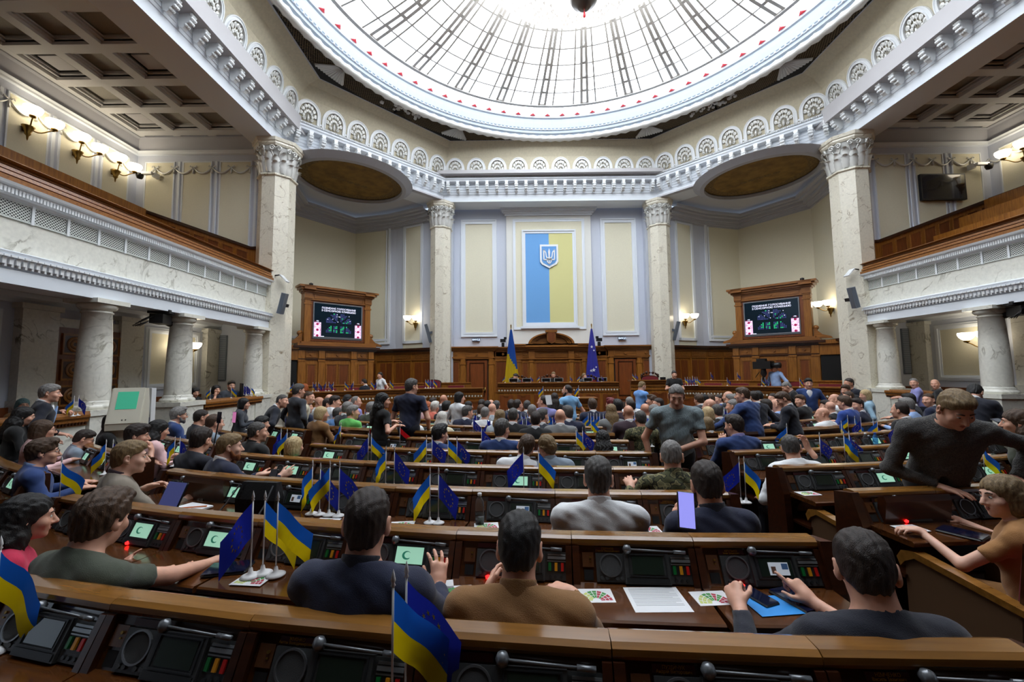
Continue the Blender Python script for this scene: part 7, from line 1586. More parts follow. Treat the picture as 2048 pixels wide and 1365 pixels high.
# ---------------------------------------------------------------- desk flags
FLAGS = [
 ('E','European Union desk flag left of two blue and yellow flags, second row',(-3.06,2.237,1.03),1.12,-2.9),
 ('U','blue and yellow desk flag in the middle of three beside the navy jacket',(-3.014,2.268,1.03),1.1,0.35),
 ('U','blue and yellow desk flag nearest to the navy jacket on the second row desk',(-2.934,2.251,1.03),1.1,0.3),
 ('U','blue and yellow desk flag leftmost of four beside the black bag',(-3.239,3.253,1.01),1.05,2.8),
 ('E','European Union desk flag second of four beside the black bag',(-3.168,3.235,1.01),1.0,0.3),
 ('U','blue and yellow desk flag third of four beside the black bag',(-3.086,3.216,1.011),1.05,2.9),
 ('E','European Union desk flag fourth of four, above the navy jacket',(-3.004,3.197,1.011),1.05,0.2),
 ('U','blue and yellow desk flag beside a European flag left of the water bottle',(-2.274,3.032,1.014),1.0,2.9),
 ('E','European Union desk flag left of the water bottle',(-2.21,3.021,1.015),1.0,0.2),
 ('E','European Union desk flag in front of the couple talking',(-1.575,3.787,0.999),1.05,2.9),
 ('U','blue and yellow desk flag in front of the couple talking',(-1.439,3.77,1),1.05,0.2),
 ('U','blue and yellow desk flag, fourth row left of a European flag',(-2.904,4.026,0.994),1,2.9),
 ('E','European Union desk flag, fourth row right of a yellow and blue one',(-2.816,4.006,0.995),1,0.2),
 ('U','large blue and yellow desk flag at the bottom edge on the nearest desk row',(-2.036,1.306,1.049),1.12,0.25),
 ('E','European Union flag behind the yellow and blue one on the nearest desk row',(-2.01,1.363,1.048),1.12,0.3),
 ('U','blue and yellow flag cut by the lower left corner',(-3.665,1.638,1.042),1.1,0.2),
 ('E','European Union desk flag beside a blue and yellow one below the black dress',(-3.425,5.012,0.975),1,2.9),
 ('U','blue and yellow desk flag below the woman in a black dress',(-3.404,5.058,0.974),1,0.2),
 ('U','blue and yellow desk flag in front of the man with swept-back hair',(-2.678,4.815,0.979),1,2.9),
 ('E','European Union desk flag in front of the man with swept-back hair',(-2.611,4.8,0.979),1,0.2),
 ('U','blue and yellow desk flag right of the man with swept-back hair',(-2.419,4.759,0.98),1,0.3),
 ('E','European Union desk flag right of the man with swept-back hair',(-2.32,4.789,0.979),0.95,0.2),
 ('U','blue and yellow flag leaning left above an empty sixth row desk',(-4.343,6.401,0.947),1,2.7),
 ('R','red and black flag leaning on the sixth row desk',(-3.322,6.026,0.954),1,0.2),
 ('P','small red and blue flag below the hand of the woman in black',(-3.829,6.199,0.951),0.9,0.2),
 ('E','European Union flag left of the blue suit in the sixth row',(-2.108,5.716,0.961),1,0.2),
 ('U','blue and yellow flag left of the woman with long black hair',(-0.836,5.488,0.965),1,0.3),
 ('E','European Union flag left of the woman with long black hair',(-0.751,5.482,0.965),1,0.2),
 ('E','European Union flag behind the man in the black jacket',(-4.838,5.635,0.962),1,2.9),
 ('U','blue and yellow flag right of the man in the black jacket',(-4.73,5.588,0.963),1,2.9),
 ('U','blue and yellow flag behind the man in a white t-shirt',(-6.301,4.7,0.981),1,2.9),
 ('E','European Union flag behind the man in a white t-shirt',(-6.221,4.7,0.981),1,0.2),
 ('U','blue and yellow flag in front of the man in a blue blazer',(-5.591,3.6,1.003),1,0.2),
 ('E','European Union flag at the end desk left of the man in a white shirt',(0.294,3.62,0.95),1.0,2.9),
 ('U','blue and yellow flag at the end desk left of the man in a white shirt',(0.338,3.62,0.95),1.0,0.2),
 ('E','European Union flag right of the man in a white shirt in the right block',(1.815,4.72,0.981),1,0.2),
 ('U','blue and yellow flag beside the bottles in the right block',(2.129,4.768,0.98),1,0.2),
 ('E','European Union flag beside the bottles in the right block',(2.249,4.84,0.978),1,0.2),
 ('U','blue flag tip above the man in a white shirt in the right block',(2.077,5.673,0.962),1,2.9),
 ('U','blue and yellow flag beside the arm of the grey sweater',(2.946,4.092,0.993),1,0.2),
 ('E','European Union flag at the right edge behind the woman in brown',(3.689,4.384,0.987),1,2.9),
 ('U','blue and yellow flag on the left parapet',(-8.417,6.3,1.48),0.8,2.9),
 ('E','European Union flag on the left parapet',(-8.455,6.4,1.48),0.8,0.2),
 ('U','blue and yellow flag in the left wedge below the bearded man',(-5.763,5,1),0.9,2.9),
 ('E','European Union flag in the left wedge below the bearded man',(-5.702,5,1),0.9,0.2),
 ('U','blue and yellow flag on the left lodge parapet beside the column',(-9.061,10,1.48),0.8,2.9),
 ('U','blue and yellow flag before the black monitor',(-8.962,10.6,1.48),0.8,0.2),
 ('U','blue and yellow flag at the right end of the left lodge parapet',(-8.956,11.4,1.48),0.7,0.2),
 ('E','dark European flag behind the black monitor, left of three',(-9.371,11.6,1.5),0.8,0.2),
 ('E','dark European flag behind the black monitor, middle of three',(-9.3,11.6,1.5),0.8,0.2),
 ('E','dark European flag behind the black monitor, right of three',(-9.229,11.6,1.5),0.8,0.2),
 ('E','European Union flag on the desk below the man in a navy suit',(-0.882,7.099,0.933),0.95,0.2),
 ('U','blue and yellow flag left of the European flag in the front block',(-0.992,7.111,0.933),0.95,2.9),
 ('U','blue and yellow flag at the aisle end past the cross aisle',(-0.341,7.06,0.934),0.95,0.2),
 ('U','blue and yellow flag on a white stand beside the standing man in grey',(0.418,6.255,0.95),0.95,2.9),
 ('U','blue and yellow flag left of the blue suit past the cross aisle',(-2.135,7.307,0.929),0.95,0.2),
 ('E','European Union flag left of the blue suit past the cross aisle',(-2.072,7.292,0.929),0.95,2.9),
 ('E','European Union flag below the navy suit past the cross aisle',(-2.389,7.37,0.928),0.95,0.2),
 ('E','European Union flag past the cross aisle behind the blue suit',(-1.508,7.182,0.931),0.95,2.9),
 ('E','European Union flag right behind another past the cross aisle',(-1.438,7.171,0.932),0.95,0.2),
 ('E','European Union flag beside the man in a white shirt past the cross aisle',(-3.494,7.729,0.92),0.95,2.9),
 ('U','blue and yellow flag in the front block beside the bald man',(-0.987,7.966,0.916),0.95,0.2),
 ('E','European Union flag in the front block beside the bald man',(-0.862,7.952,0.916),0.95,2.9),
 ('U','blue and yellow flag beside the black suit in the front block',(-1.517,8.047,0.914),0.95,0.2),
 ('E','European Union flag beside the greying man in the front block',(-1.438,8.032,0.914),0.95,2.9),
 ('U','blue and yellow flag beside the greying man in the front block',(-1.4,8.026,0.914),0.95,0.2),
 ('E','European flag first of three right of the navy suit',(-2.52,8.29,0.909),0.95,2.9),
 ('E','European flag second of three right of the navy suit',(-2.457,8.271,0.91),0.95,0.2),
 ('E','European flag third of three right of the navy suit',(-2.406,8.256,0.91),0.95,2.9),
 ('E','European flag beside the bending man',(-6.102,8,0.915),0.95,0.2),
 ('E','European flag left of the olive jacket',(-5.317,9.713,0.881),0.95,2.9),
 ('E','European flag nearest to the olive jacket',(-5.124,9.571,0.884),0.95,0.2),
 ('E','European flag in the far centre rows, left of two',(-1.881,8.995,0.895),0.95,2.9),
 ('E','European flag in the far centre rows, right of two',(-1.816,8.978,0.895),0.95,0.2),
 ('E','European flag beside the bald man with a paper',(-1.136,8.844,0.898),0.95,2.9),
 ('E','European flag beside the woman in a white jacket',(-3.129,9.417,0.887),0.95,0.2),
 ('U','flag in the cluster right of the aisle, first of six from the left',(-0.223,7.956,0.916),0.95,2.9),
 ('E','flag in the cluster right of the aisle, second of six from the left',(-0.181,7.924,0.917),0.95,0.2),
 ('U','flag in the cluster right of the aisle, third of six from the left',(-0.13,7.893,0.917),0.95,2.9),
 ('E','flag in the cluster right of the aisle, fourth of six from the left',(-0.078,7.862,0.918),0.95,0.2),
 ('U','flag in the cluster right of the aisle, fifth of six from the left',(-0.028,7.831,0.918),0.95,2.9),
 ('E','flag in the cluster right of the aisle, sixth of six from the left',(0.032,7.8,0.919),0.95,0.2),
 ('E','flag at the elbow of the leaning man, left of three',(2.487,8.274,0.91),1.1,0.2),
 ('E','flag at the elbow of the leaning man, middle of three',(2.571,8.298,0.909),1.1,0.2),
 ('U','flag at the elbow of the leaning man, right of three',(2.64,8.318,0.909),1.1,0.2),
 ('E','small flag in the front right rows, first from the aisle',(0.655,7.917,0.917),0.95,0.2),
 ('U','small flag in the front right rows, second from the aisle',(0.722,7.922,0.917),0.95,0.2),
 ('U','small flag in the front right rows, third from the aisle',(1.843,8.07,0.914),0.95,0.2),
 ('E','small flag in the front right rows, fourth from the aisle',(3.8,8.696,0.901),0.95,0.2),
 ('E','small flag in the front right rows, fifth from the aisle',(4.53,9.066,0.894),0.95,0.2),
 ('U','small flag in the right wedge, second counting from the left',(3.828,6.8,1),0.85,2.9),
 ('U','small flag in the right wedge, third counting from the left',(3.82,6.65,1),0.85,0.2),
 ('E','small flag in the right wedge, fourth counting from the left',(3.789,6.5,1),0.85,2.9),
 ('E','small flag in the right wedge, fifth counting from the left',(3.851,6.35,1),0.85,0.2),
 ('U','small flag in the right wedge, sixth counting from the left',(3.782,6.2,1),0.85,2.9),
 ('U','small flag in the right wedge, first counting from the left',(3.125,6.05,1),0.85,0.2),
 ('E','small flag in the right wedge, seventh counting from the left',(3.8,5.9,1),0.85,2.9),
 ('U','small flag in the right wedge, eighth counting from the left',(3.735,5.75,1),0.85,0.2),
 ('U','little flag on the left lodge desk, first from the left',(-8.487,12.7,1.53),0.75,2.9),
 ('E','little flag on the left lodge desk, second from the left',(-8.028,13,1.53),0.75,0.2),
 ('U','little flag on the left lodge desk, third from the left',(-7.957,13.05,1.53),0.75,2.9),
 ('E','little flag on the left lodge desk, fourth from the left',(-7.901,13.1,1.53),0.75,0.2),
 ('E','little flag on the left lodge desk, fifth from the left',(-7.706,13.2,1.53),0.75,2.9),
 ('E','little flag on the left lodge desk, sixth from the left',(-7.632,13.25,1.53),0.75,0.2),
 ('U','little flag on the left lodge desk, seventh from the left',(-7.508,13.3,1.53),0.75,2.9),
 ('U','little flag on the left lodge desk, eighth from the left',(-7.216,13.5,1.53),0.75,0.2),
 ('E','little flag on the left lodge desk, ninth from the left',(-7.052,13.8,1.53),0.75,2.9),
 ('U','little flag on the left lodge desk, tenth from the left',(-6.566,14.1,1.53),0.75,0.2),
 ('E','little flag on the left lodge desk, eleventh from the left',(-6.41,14.2,1.53),0.75,2.9),
 ('U','little flag on the left lodge desk, twelfth from the left',(-6.032,14.5,1.53),0.75,0.2),
 ('U','flag in the row of four white stands before the left pillar, first from the left',(-4.817,14.7,1.53),0.85,0.2),
 ('E','flag in the row of four white stands before the left pillar, second from the left',(-4.727,14.7,1.53),0.85,0.2),
 ('E','flag in the row of four white stands before the left pillar, third from the left',(-4.637,14.7,1.53),0.85,0.2),
 ('U','flag in the row of four white stands before the left pillar, fourth from the left',(-4.53,14.7,1.53),0.85,0.2),
 ('U','flag in the right lodge cluster, first of six from the left',(4.513,14.75,1.53),0.8,0.2),
 ('E','flag in the right lodge cluster, second of six from the left',(4.602,14.75,1.53),0.8,0.2),
 ('E','flag in the right lodge cluster, third of six from the left',(4.692,14.75,1.53),0.8,0.2),
 ('E','flag in the right lodge cluster, fourth of six from the left',(4.785,14.75,1.53),0.9,0.2),
 ('U','flag in the right lodge cluster, fifth of six from the left',(4.872,14.75,1.53),0.8,0.2),
 ('U','flag in the right lodge cluster, sixth of six from the left',(4.944,14.75,1.53),0.8,0.2),
 ('E','flag along the right lodge desk, first from the left',(5.903,15.7,1.7),0.75,0.2),
 ('E','flag along the right lodge desk, second from the left',(5.786,14.3,1.53),0.75,0.2),
 ('E','flag along the right lodge desk, third from the left',(6.643,15.2,1.7),0.75,0.2),
 ('U','flag along the right lodge desk, fourth from the left',(6.563,13.6,1.53),0.75,0.2),
 ('E','flag along the right lodge desk, fifth from the left',(6.617,13.5,1.53),0.75,0.2),
 ('U','flag along the right lodge desk, sixth from the left',(7.122,12.6,1.53),0.75,0.2),
 ('U','tiny flag on the presidium desk, first from the left',(-1.976,15.45,1.68),0.6,2.9),
 ('E','tiny flag on the presidium desk, second from the left',(-1.014,15.45,1.68),0.6,0.2),
 ('U','tiny flag on the presidium desk, third from the left',(-0.675,15.45,1.68),0.6,2.9),
 ('E','tiny flag on the presidium desk, fourth from the left',(0.475,15.45,1.68),0.6,0.2),
 ('U','tiny flag on the presidium desk, fifth from the left',(0.834,15.45,1.68),0.6,2.9),
 ('E','tiny flag on the presidium desk, sixth from the left',(1.663,15.45,1.68),0.6,0.2),
 ('U','tiny flag on the secretary desk, left of two',(2.729,15.1,1.74),0.6,0.2),
 ('E','tiny flag on the secretary desk, right of two',(2.839,15.1,1.74),0.6,0.2),
 ('U','blue and yellow flag on the left end of the lectern',(-0.745,12.7,1.27),0.95,2.9),
 ('U','blue and yellow flag on the right end of the lectern',(0.354,12.7,1.27),0.95,2.9),
]
flb = mat('flag_blue', (24, 92, 190), .7, sheen=.2); fly = mat('flag_yellow', (236, 206, 16), .7, sheen=.2); fle = mat('flag_eu_blue', (26, 38, 146), .7, sheen=.2); fls = mat('flag_star', (226, 200, 60), .6); flr = mat('flag_red', (190, 20, 30), .7); flk = mat('flag_black', (14,12,12), .7); 
for _m in (flb, fly, fle, flr):      # thin cloth lets light through
    nt = _m.node_tree; pb = nt.nodes['Principled BSDF']; tr = nt.nodes.new('ShaderNodeBsdfTranslucent'); tr.inputs[0].default_value = pb.inputs['Base Color'].default_value
    mx = nt.nodes.new('ShaderNodeMixShader'); mx.inputs[0].default_value = .55; nt.links.new(pb.outputs[0], mx.inputs[1]); nt.links.new(tr.outputs[0], mx.inputs[2]); nt.links.new(mx.outputs[0], nt.nodes['Material Output'].inputs[0])
polew = mat('flag_stand_white', (226, 226, 226), .4)
def cloth_mesh(kind, seed):
    r = random.Random(seed); nu, nv = 8, 10; m = MB(); m.sm = True; H_, L_ = .165, .235; a = .86+r.uniform(-.12,.12); ph = r.uniform(0,6)
    def pt(u, v, off=0):
        x = L_*v*math.cos(a)*(1-.12*u)+.002; z = .345-u*H_-L_*v*math.sin(a)*(1-.25*u*(1-v)); y = .022*math.sin(v*5.2+u*1.6+ph)*min(1,v*2.5)+off
        return (x,y,z)
    V = [pt(u/nu,v/nv) for u in range(nu+1) for v in range(nv+1)]; w = nv+1
    for half in (0,1):
        m.cur = half if kind != 'E' else 0
        u0, u1 = (0, nu//2) if half == 0 else (nu//2, nu)
        m.add([V[i*w+j] for i in range(u0,u1+1) for j in range(w)], [(i*w+j,i*w+j+1,(i+1)*w+j+1,(i+1)*w+j) for i in range(u1-u0) for j in range(nv)])
    mats = {'U':[flb,fly],'E':[fle,fle],'R':[flr,flk],'P':[flr,flb]}[kind]
    me = m.mesh('cloth', mats)
    st = None
    if kind == 'E':
        s = MB()
        for k in range(12):
            cu, cv = .5+.30*math.sin(k*PI/6), .5+.21*math.cos(k*PI/6)
            for off in (-.0025,.0025):
                pts = []
                for q in range(10):
                    rr = .055 if q % 2 == 0 else .022; t = q*PI/5; pts.append(pt(cu+rr*math.cos(t), cv+rr*.69*math.sin(t), off))
                s.add(pts, [tuple(range(10))])
        st = s.mesh('stars', [fls])
    return me, st
CLOTHS = {k:[cloth_mesh(k,i*7+ord(k)) for i in range(4 if k in 'UE' else 1)] for k in 'UERP'}
m = MB(); m.sm = True; m.lathe([(0,0),(.042,0),(.044,.006),(.03,.013),(.012,.02),(.008,.04),(.005,.045)], (0,0,0), 18); FBASE = m.mesh('base', [polew])
m = MB(); m.sm = True; m.tube([(0,0,.03),(0,0,.355)], .0035, 6); FPOLE = m.mesh('pole', [polew])
m = MB(); m.sm = True; m.lathe([(.003,.35),(.007,.355),(.004,.362),(.007,.368),(.004,.385),(0,.4)], (0,0,0), 8); FFIN = m.mesh('finial', [polew])
for i,(k,lab,p,sc,a) in enumerate(FLAGS):
    t = thing('desk_flag', lab, 'flag', p, a+(i*37%11-5)*.03, 'desk flags'); t.scale = (sc,)*3
    ob('base', FBASE, t); ob('pole', FPOLE, t); ob('finial', FFIN, t)
    me, st = CLOTHS[k][i % len(CLOTHS[k])]; c = ob('cloth', me, t)
    if st: ob('stars', st, c, kind='stuff')
# big flags behind the presidium
def big_flag(x, kind, lab):
    t = thing('standing_flag', lab, 'flag', (x,17.15,.75)); m = MB(); m.sm = True; m.tube([(0,0,0),(0,0,3.2)], .018, 8); m.lathe([(.03,3.2),(.02,3.24),(.035,3.28),(0,3.36)], (0,0,0), 10); m.lathe([(.2,0),(.18,.05),(.05,.1)], (0,0,0), 16); m.build('pole', brass, t)
    n, k = 40, 26; rows = []
    for i in range(k+1):
        u = i/k; z = 3.12-u*2.7; r = .03+.30*u**.85; rows.append([(r*(1+.14*math.sin(j*2*PI/n*7+u*2))*math.cos(j*2*PI/n), .55*r*(1+.14*math.sin(j*2*PI/n*7+u*2))*math.sin(j*2*PI/n), z) for j in range(n)])
    m = MB(); m.sm = True
    for i in range(k):
        for j in range(n):
            zc = rows[i][j][2]; xx = math.cos(j*2*PI/n); m.cur = 1 if (kind == 'U' and zc < 1.85-.35*xx) else 0
            m.add([rows[i][j],rows[i][(j+1)%n],rows[i+1][(j+1)%n],rows[i+1][j]], [(0,1,2,3)])
    c = m.build('cloth', [flb,fly] if kind == 'U' else [mat('flag_eu_satin',(34,34,140),.4,sheen=.3)], t)
    if kind == 'E':
        s = MB()
        for (sx,sz,rr) in ((-.03,2.35,.07),(.06,2.2,.05),(-.09,1.35,.06),(.02,1.38,.09),(.13,1.5,.05),(.1,.95,.05),(-.12,.8,.05)):
            r = (.03+.30*((3.12-sz)/2.7)**.85)*1.16; yy = -.55*math.sqrt(max(.0,r*r-sx*sx))-.012
            s.prism([(sx+(rr if q%2==0 else rr*.4)*math.sin(q*PI/5), sz+(rr if q%2==0 else rr*.4)*math.cos(q*PI/5)) for q in range(10)],'y',yy-.004,yy)
        s.build('stars', mat('star_white',(225,225,235),.5), c, kind='stuff')
big_flag(-1.74,'U','tall blue and yellow flag standing left behind the presidium')
big_flag(1.66,'E','tall European Union flag standing right behind the presidium')
# ---------------------------------------------------------------- things on the desks
paper = mat('paper', (226, 228, 230), .6); inkm = mat('print_grey', (120, 122, 126), .7); pgr = mat('print_green', (60, 140, 60), .7); pre = mat('print_red', (170, 40, 60), .7); pye = mat('print_lime', (190, 200, 110), .7)
m = MB(); m.bb(-.085,.085,-.06,.06,0,.0012); CARD = m.mesh('card', [paper])
m = MB()
for k in range(9):
    a0, a1 = PI*k/9+.03, PI*(k+1)/9-.03
    for j,(r0,r1) in enumerate(((.02,.04),(.043,.058),(.061,.075))):
        m.cur = (0,0,1,0,1,1,2,2,2)[k]; m.add([(r*math.cos(a), -.045+r*1.15*math.sin(a), .0016) for r,a in ((r0,a0),(r1,a0),(r1,a1),(r0,a1))], [(0,1,2,3)])
CHART = m.mesh('printed_chart', [pre,pgr,pye])
def vcard(p, rz, lab):
    t = thing('voting_chart', lab, 'card', p, rz); ob('sheet', CARD, t); ob('printed_chart', CHART, t, kind='stuff')
for p,rz,lab in (((-1.28,2.03,1.03),.0,'printed seating chart card left of the white sheet on the second row desk'),((-.74,2.0,1.03),.05,'printed seating chart card under the pointing man\'s left hand'),((-1.96,2.07,1.03),.1,'printed seating chart card left of the brown suede jacket'),((-3.03,2.21,1.03),-.1,'card under the three flags on the second row desk'),((-2.47,3.02,1.01),.1,'printed card right of the navy jacket\'s head on the third row'),((-.76,2.86,1.02),0,'printed card between the white shirt and the phone reader'),((-1.86,2.95,1.02),.1,'printed card beneath the water bottle'),((-3.05,3.1,1.01),-.1,'printed card beneath the four flags'),((.93,3.70,1.0),.1,'printed card at the left end of an empty right-hand desk'),((1.0,2.84,1.02),.1,'printed card beside the voting woman in brown'),((.42-.0,3.6,.0),0,None)):
    if lab: vcard(p, rz, lab)
t = thing('document', 'white printed A4 sheet on an empty desk in the second row', 'paper', (-1.0,2.0,1.03), .0); m = MB(); m.bb(-.13,.13,-.11,.10,0,.0012); m.build('sheet', paper, t)
m = MB()
for k in range(14): m.bb(-.11,.11-.03*(k%4==3),.085-k*.011,.087-k*.011,.0012,.0016)
m.build('printed_lines', inkm, t, kind='stuff')
t = thing('document', 'white sheet under the navy jacket\'s raised arm', 'paper', (-2.08,2.07,1.03), .2); m = MB(); m.bb(-.12,.12,-.1,.1,0,.0012); m.build('sheet', paper, t)
t = thing('notebook', 'open white notebook beside the man with a tablet', 'notebook', (-4.30,3.40,1.01), -.35); m = MB(); m.bb(-.13,0,-.1,.1,0,.012); m.build('page', paper, t); m = MB(); m.bb(.0,.13,-.1,.1,0,.012); m.build('page', paper, t)
tag(MB().tube([(-.1,-.02,0),(.1,.03,0)], .005, 6).build('pen', mat('pen_orange',(210,110,40),.4)), 'orange pen lying on the open notebook', 'pen').location = (-4.27,3.38,1.03)
glass_m = bpy.data.materials.new('clear_plastic'); glass_m.use_nodes = True; _b = glass_m.node_tree.nodes['Principled BSDF']; _b.inputs['Transmission Weight'].default_value = .92; _b.inputs['Roughness'].default_value = .08; _b.inputs['IOR'].default_value = 1.15; _b.inputs['Base Color'].default_value = (.9,.95,.95,1)
bluep = bpy.data.materials.new('blue_plastic'); bluep.use_nodes = True; _b = bluep.node_tree.nodes['Principled BSDF']; _b.inputs['Transmission Weight'].default_value = .7; _b.inputs['Roughness'].default_value = .1; _b.inputs['IOR'].default_value = 1.15; _b.inputs['Base Color'].default_value = (.15,.4,.9,1)
def bottle(p, mt, lab, cap=polew):
    t = thing('water_bottle', lab, 'bottle', p); m = MB(); m.sm = True; m.lathe([(0,0),(.03,.0),(.032,.01),(.032,.07),(.029,.08),(.032,.09),(.032,.13),(.028,.16),(.014,.19),(.012,.2)], (0,0,0), 18); m.build('bottle_body', mt, t)
    m = MB(); m.sm = True; m.lathe([(.014,.195),(.015,.2),(.015,.215),(0,.216)], (0,0,0), 12); m.build('cap', cap, t)
    m = MB(); m.sm = True; m.lathe([(0,.004),(.027,.004),(.028,.055),(0,.056)], (0,0,0), 14); m.build('water', mat('water_'+lab[:6],(190,210,205),.05), t)
bottle((-1.91,2.99,1.02), glass_m, 'clear plastic water bottle standing on a printed card in the third row')
bottle((3.42,6.0,.95), glass_m, 'clear water bottle in the right block'); bottle((3.56,6.0,.95), bluep, 'blue water bottle in the right block', flb)
phs = mat('phone_glass', (12, 18, 44), .08, coat=.5); lit = mat('phone_lit', (150, 150, 236), .3, emit=(150,150,240), es=.75)
def slate(name, p, size, rot, face, lab, cat, back=blackm):
    t = thing(name, lab, cat, p); t.rotation_euler = rot; w, h, d = size
    m = MB(); m.bev(-w/2,w/2,-h/2,h/2,-d,0,w*.06); m.build('case', back, t); m = MB(); m.bb(-w/2+.005,w/2-.005,-h/2+.005,h/2-.005,0,.001); m.build('screen', face, t)
    return t
slate('phone',(-.53,2.0,1.045),(.085,.17,.009),(0,0,.35),phs,'dark blue phone lying on a blue folder','phone')
slate('folder',(-.50,1.93,1.034),(.22,.16,.004),(0,0,.1),mat('folder_blue',(30,140,220),.5),'bright blue folder on the second row desk','folder',mat('folder_back',(30,140,220),.5))
slate('tablet',(-.36,1.97,1.045),(.13,.2,.009),(0,0,.3),phs,'dark tablet beside the blue folder','tablet')
slate('tablet',(-3.24,2.33,1.04),(.22,.15,.009),(0,0,.2),phs,'dark tablet under the olive t-shirt man\'s hand','tablet')
slate('phone',(-2.03,2.0,1.04),(.075,.15,.009),(0,0,-.2),phs,'black phone beside the navy jacket\'s raised hand','phone')
slate('phone',(1.25,2.75,1.03),(.16,.22,.01),(0,0,.5),phs,'dark blue wallet case on the desk of the woman in brown','phone')
slate('tablet',(-4.22,3.10,1.17),(.2,.27,.009),(1.15,0,-.3),mat('tablet_screen',(86,92,140),.15,emit=(70,76,130),es=.35),'tablet with a grey-blue screen held by the man in a grey blazer','tablet')
slate('phone',(-.80,2.10,1.40),(.085,.175,.009),(1.2,.1,-.1),lit,'phone with a lilac lit screen held by the man in a navy suit','phone')
slate('phone',(-3.83,3.72,1.17),(.08,.16,.009),(1.1,0,-.2),phs,'black phone held by the man with a ginger beard','phone')
slate('phone',(1.13,5.42,1.33),(.08,.165,.009),(1.4,0,-.1),phs,'black phone held up by the man in a royal blue suit','phone')
slate('phone',(5.06,5.75,1.36),(.16,.09,.009),(.5,0,.2),phs,'black phone in the hands of the man in a dark suit','phone')
lp = mat('phone_pink',(200,120,170),.3,emit=(200,120,170),es=.6)
for i,(x,mt) in enumerate(((-5.64,phs),(-5.43,lp))):
    t = slate('phone',(x,5.55,1.52),(.08,.15,.01),(1.5,0,-.4),mt,('dark phone on a tripod filming in the left wedge','pink-screened phone on a tripod in the left wedge')[i],'phone'); m = MB(); m.tube([(0,-.07,-.005),(0,-.45,.03)],.008,6); m.build('stand', blackm, t)
slate('document',(-.95,8.3,1.52),(.14,.2,.003),(1.3,0,.5),paper,'sheet of paper held by the bald man facing left','paper',paper)
# bag
t = thing('handbag', 'black leather bag propped against the third row desk', 'bag', (-3.66,3.27,1.01), -.2)
m = MB(); m.loft([[(-.17,-.05,0),(.17,-.05,0),(.17,.04,0),(-.17,.04,0)],[(-.18,-.045,.12),(.18,-.045,.12),(.18,.05,.12),(-.18,.05,.12)],[(-.155,.0,.24),(.155,.0,.245),(.155,.05,.24),(-.155,.05,.235)]], cap=True); m.build('bag_body', mat('black_leather',(12,12,13),.4,bump=.3,bscale=60), t)
m = MB(); m.tube([(-.15,-.03,.23),(-.2,-.1,.1),(-.25,-.16,.01)],.006,6); m.build('strap', micb, t); m = MB(); m.tube([(.15,-.03,.23),(.14,-.1,.1),(.12,-.16,.01)],.006,6); m.build('strap', micb, t)
# red sensor lamps lit under fingers, wrist bands
redl = mat('red_led', (255, 20, 20), .3, emit=(255,20,20), es=6)
for key,x in ((('B','L',6),.0),(('B','L',3),-.1),(('B','L',2),-.12),(('B','L',0),-.12),(('C','R',0),-.03)):
    d = DESKS[key]; m = MB(); m.sm = True; m.lathe([(0,-.012),(.012,-.006),(.014,.004),(0,.012)], (x,-.135,.79), 10); m.build('sensor_lamp', redl, d)
# computer mouse
# ---------------------------------------------------------------- equipment round the hall
beige = mat('kiosk_beige', (206, 202, 184), .45); gscr = mat('kiosk_screen', (60, 150, 120), .2, emit=(60,150,120), es=.5)
t = thing('information_kiosk', 'cream touch-screen kiosk with a green display beside the thick column', 'kiosk', (-7.7,6.45,zf(6.3)), .5); t.scale = (.82,.82,1.0)
m = MB(); m.prism([(-.2,.0),(.2,.0),(.2,1.5),(.12,1.72),(-.02,1.72),(-.3,1.2),(-.3,1.1),(-.2,1.05)],'x',-.25,.25); m.build('cabinet', beige, t)
m = MB(); m.prism([(-.02,1.72),(-.3,1.2),(-.31,1.2),(-.03,1.73)],'x',-.23,.23); m.build('bezel', beige, t)
m = MB(); m.prism([(-.052,1.66),(-.19,1.40),(-.205,1.41),(-.067,1.67)],'x',-.15,.15); m.build('display', gscr, t)
m = MB()
for x in (-.02,.03): m.sm = True; m.lathe([(0,-.01),(.012,0),(0,.01)],(x,-.285,1.25),8)
m.build('buttons', blackm, t)
t = thing('sanitizer_stand', 'white hand sanitizer stand with a blue label beside the kiosk', 'stand', (-7.72,6.85,zf(6.8)), -.5)
m = MB(); m.bb(-.1,.1,-.03,.03,0,1.72); m.build('post', whiteg, t); m = MB(); m.bev(-.06,.06,-.14,-.03,1.3,1.42,.02); m.build('dispenser', whiteg, t); m = MB(); m.bb(-.07,.07,-.034,-.03,1.0,1.24); m.build('label_plate', mat('label_blue',(30,50,120),.4), t)
t = thing('desk_monitor', 'black monitor seen from behind on the left lodge parapet', 'monitor', (-9.1,11.2,1.49), -.9); m = MB(); m.bb(-.3,.3,-.02,.02,.04,.36); m.build('screen', blackm, t); m = MB(); m.bb(-.1,.1,-.08,.08,0,.04); m.build('stand', blackm, t)
t = thing('television', 'black flat television on the right upper gallery wall', 'television', (12.25,12.82,7.9)); m = MB(); m.bb(-.72,.72,-.06,.03,-.43,.43); m.build('case', blackm, t); m = MB(); m.bb(-.68,.68,-.065,-.06,-.39,.39); m.build('screen', mat('tv_screen',(16,12,24),.06,coat=.6), t)
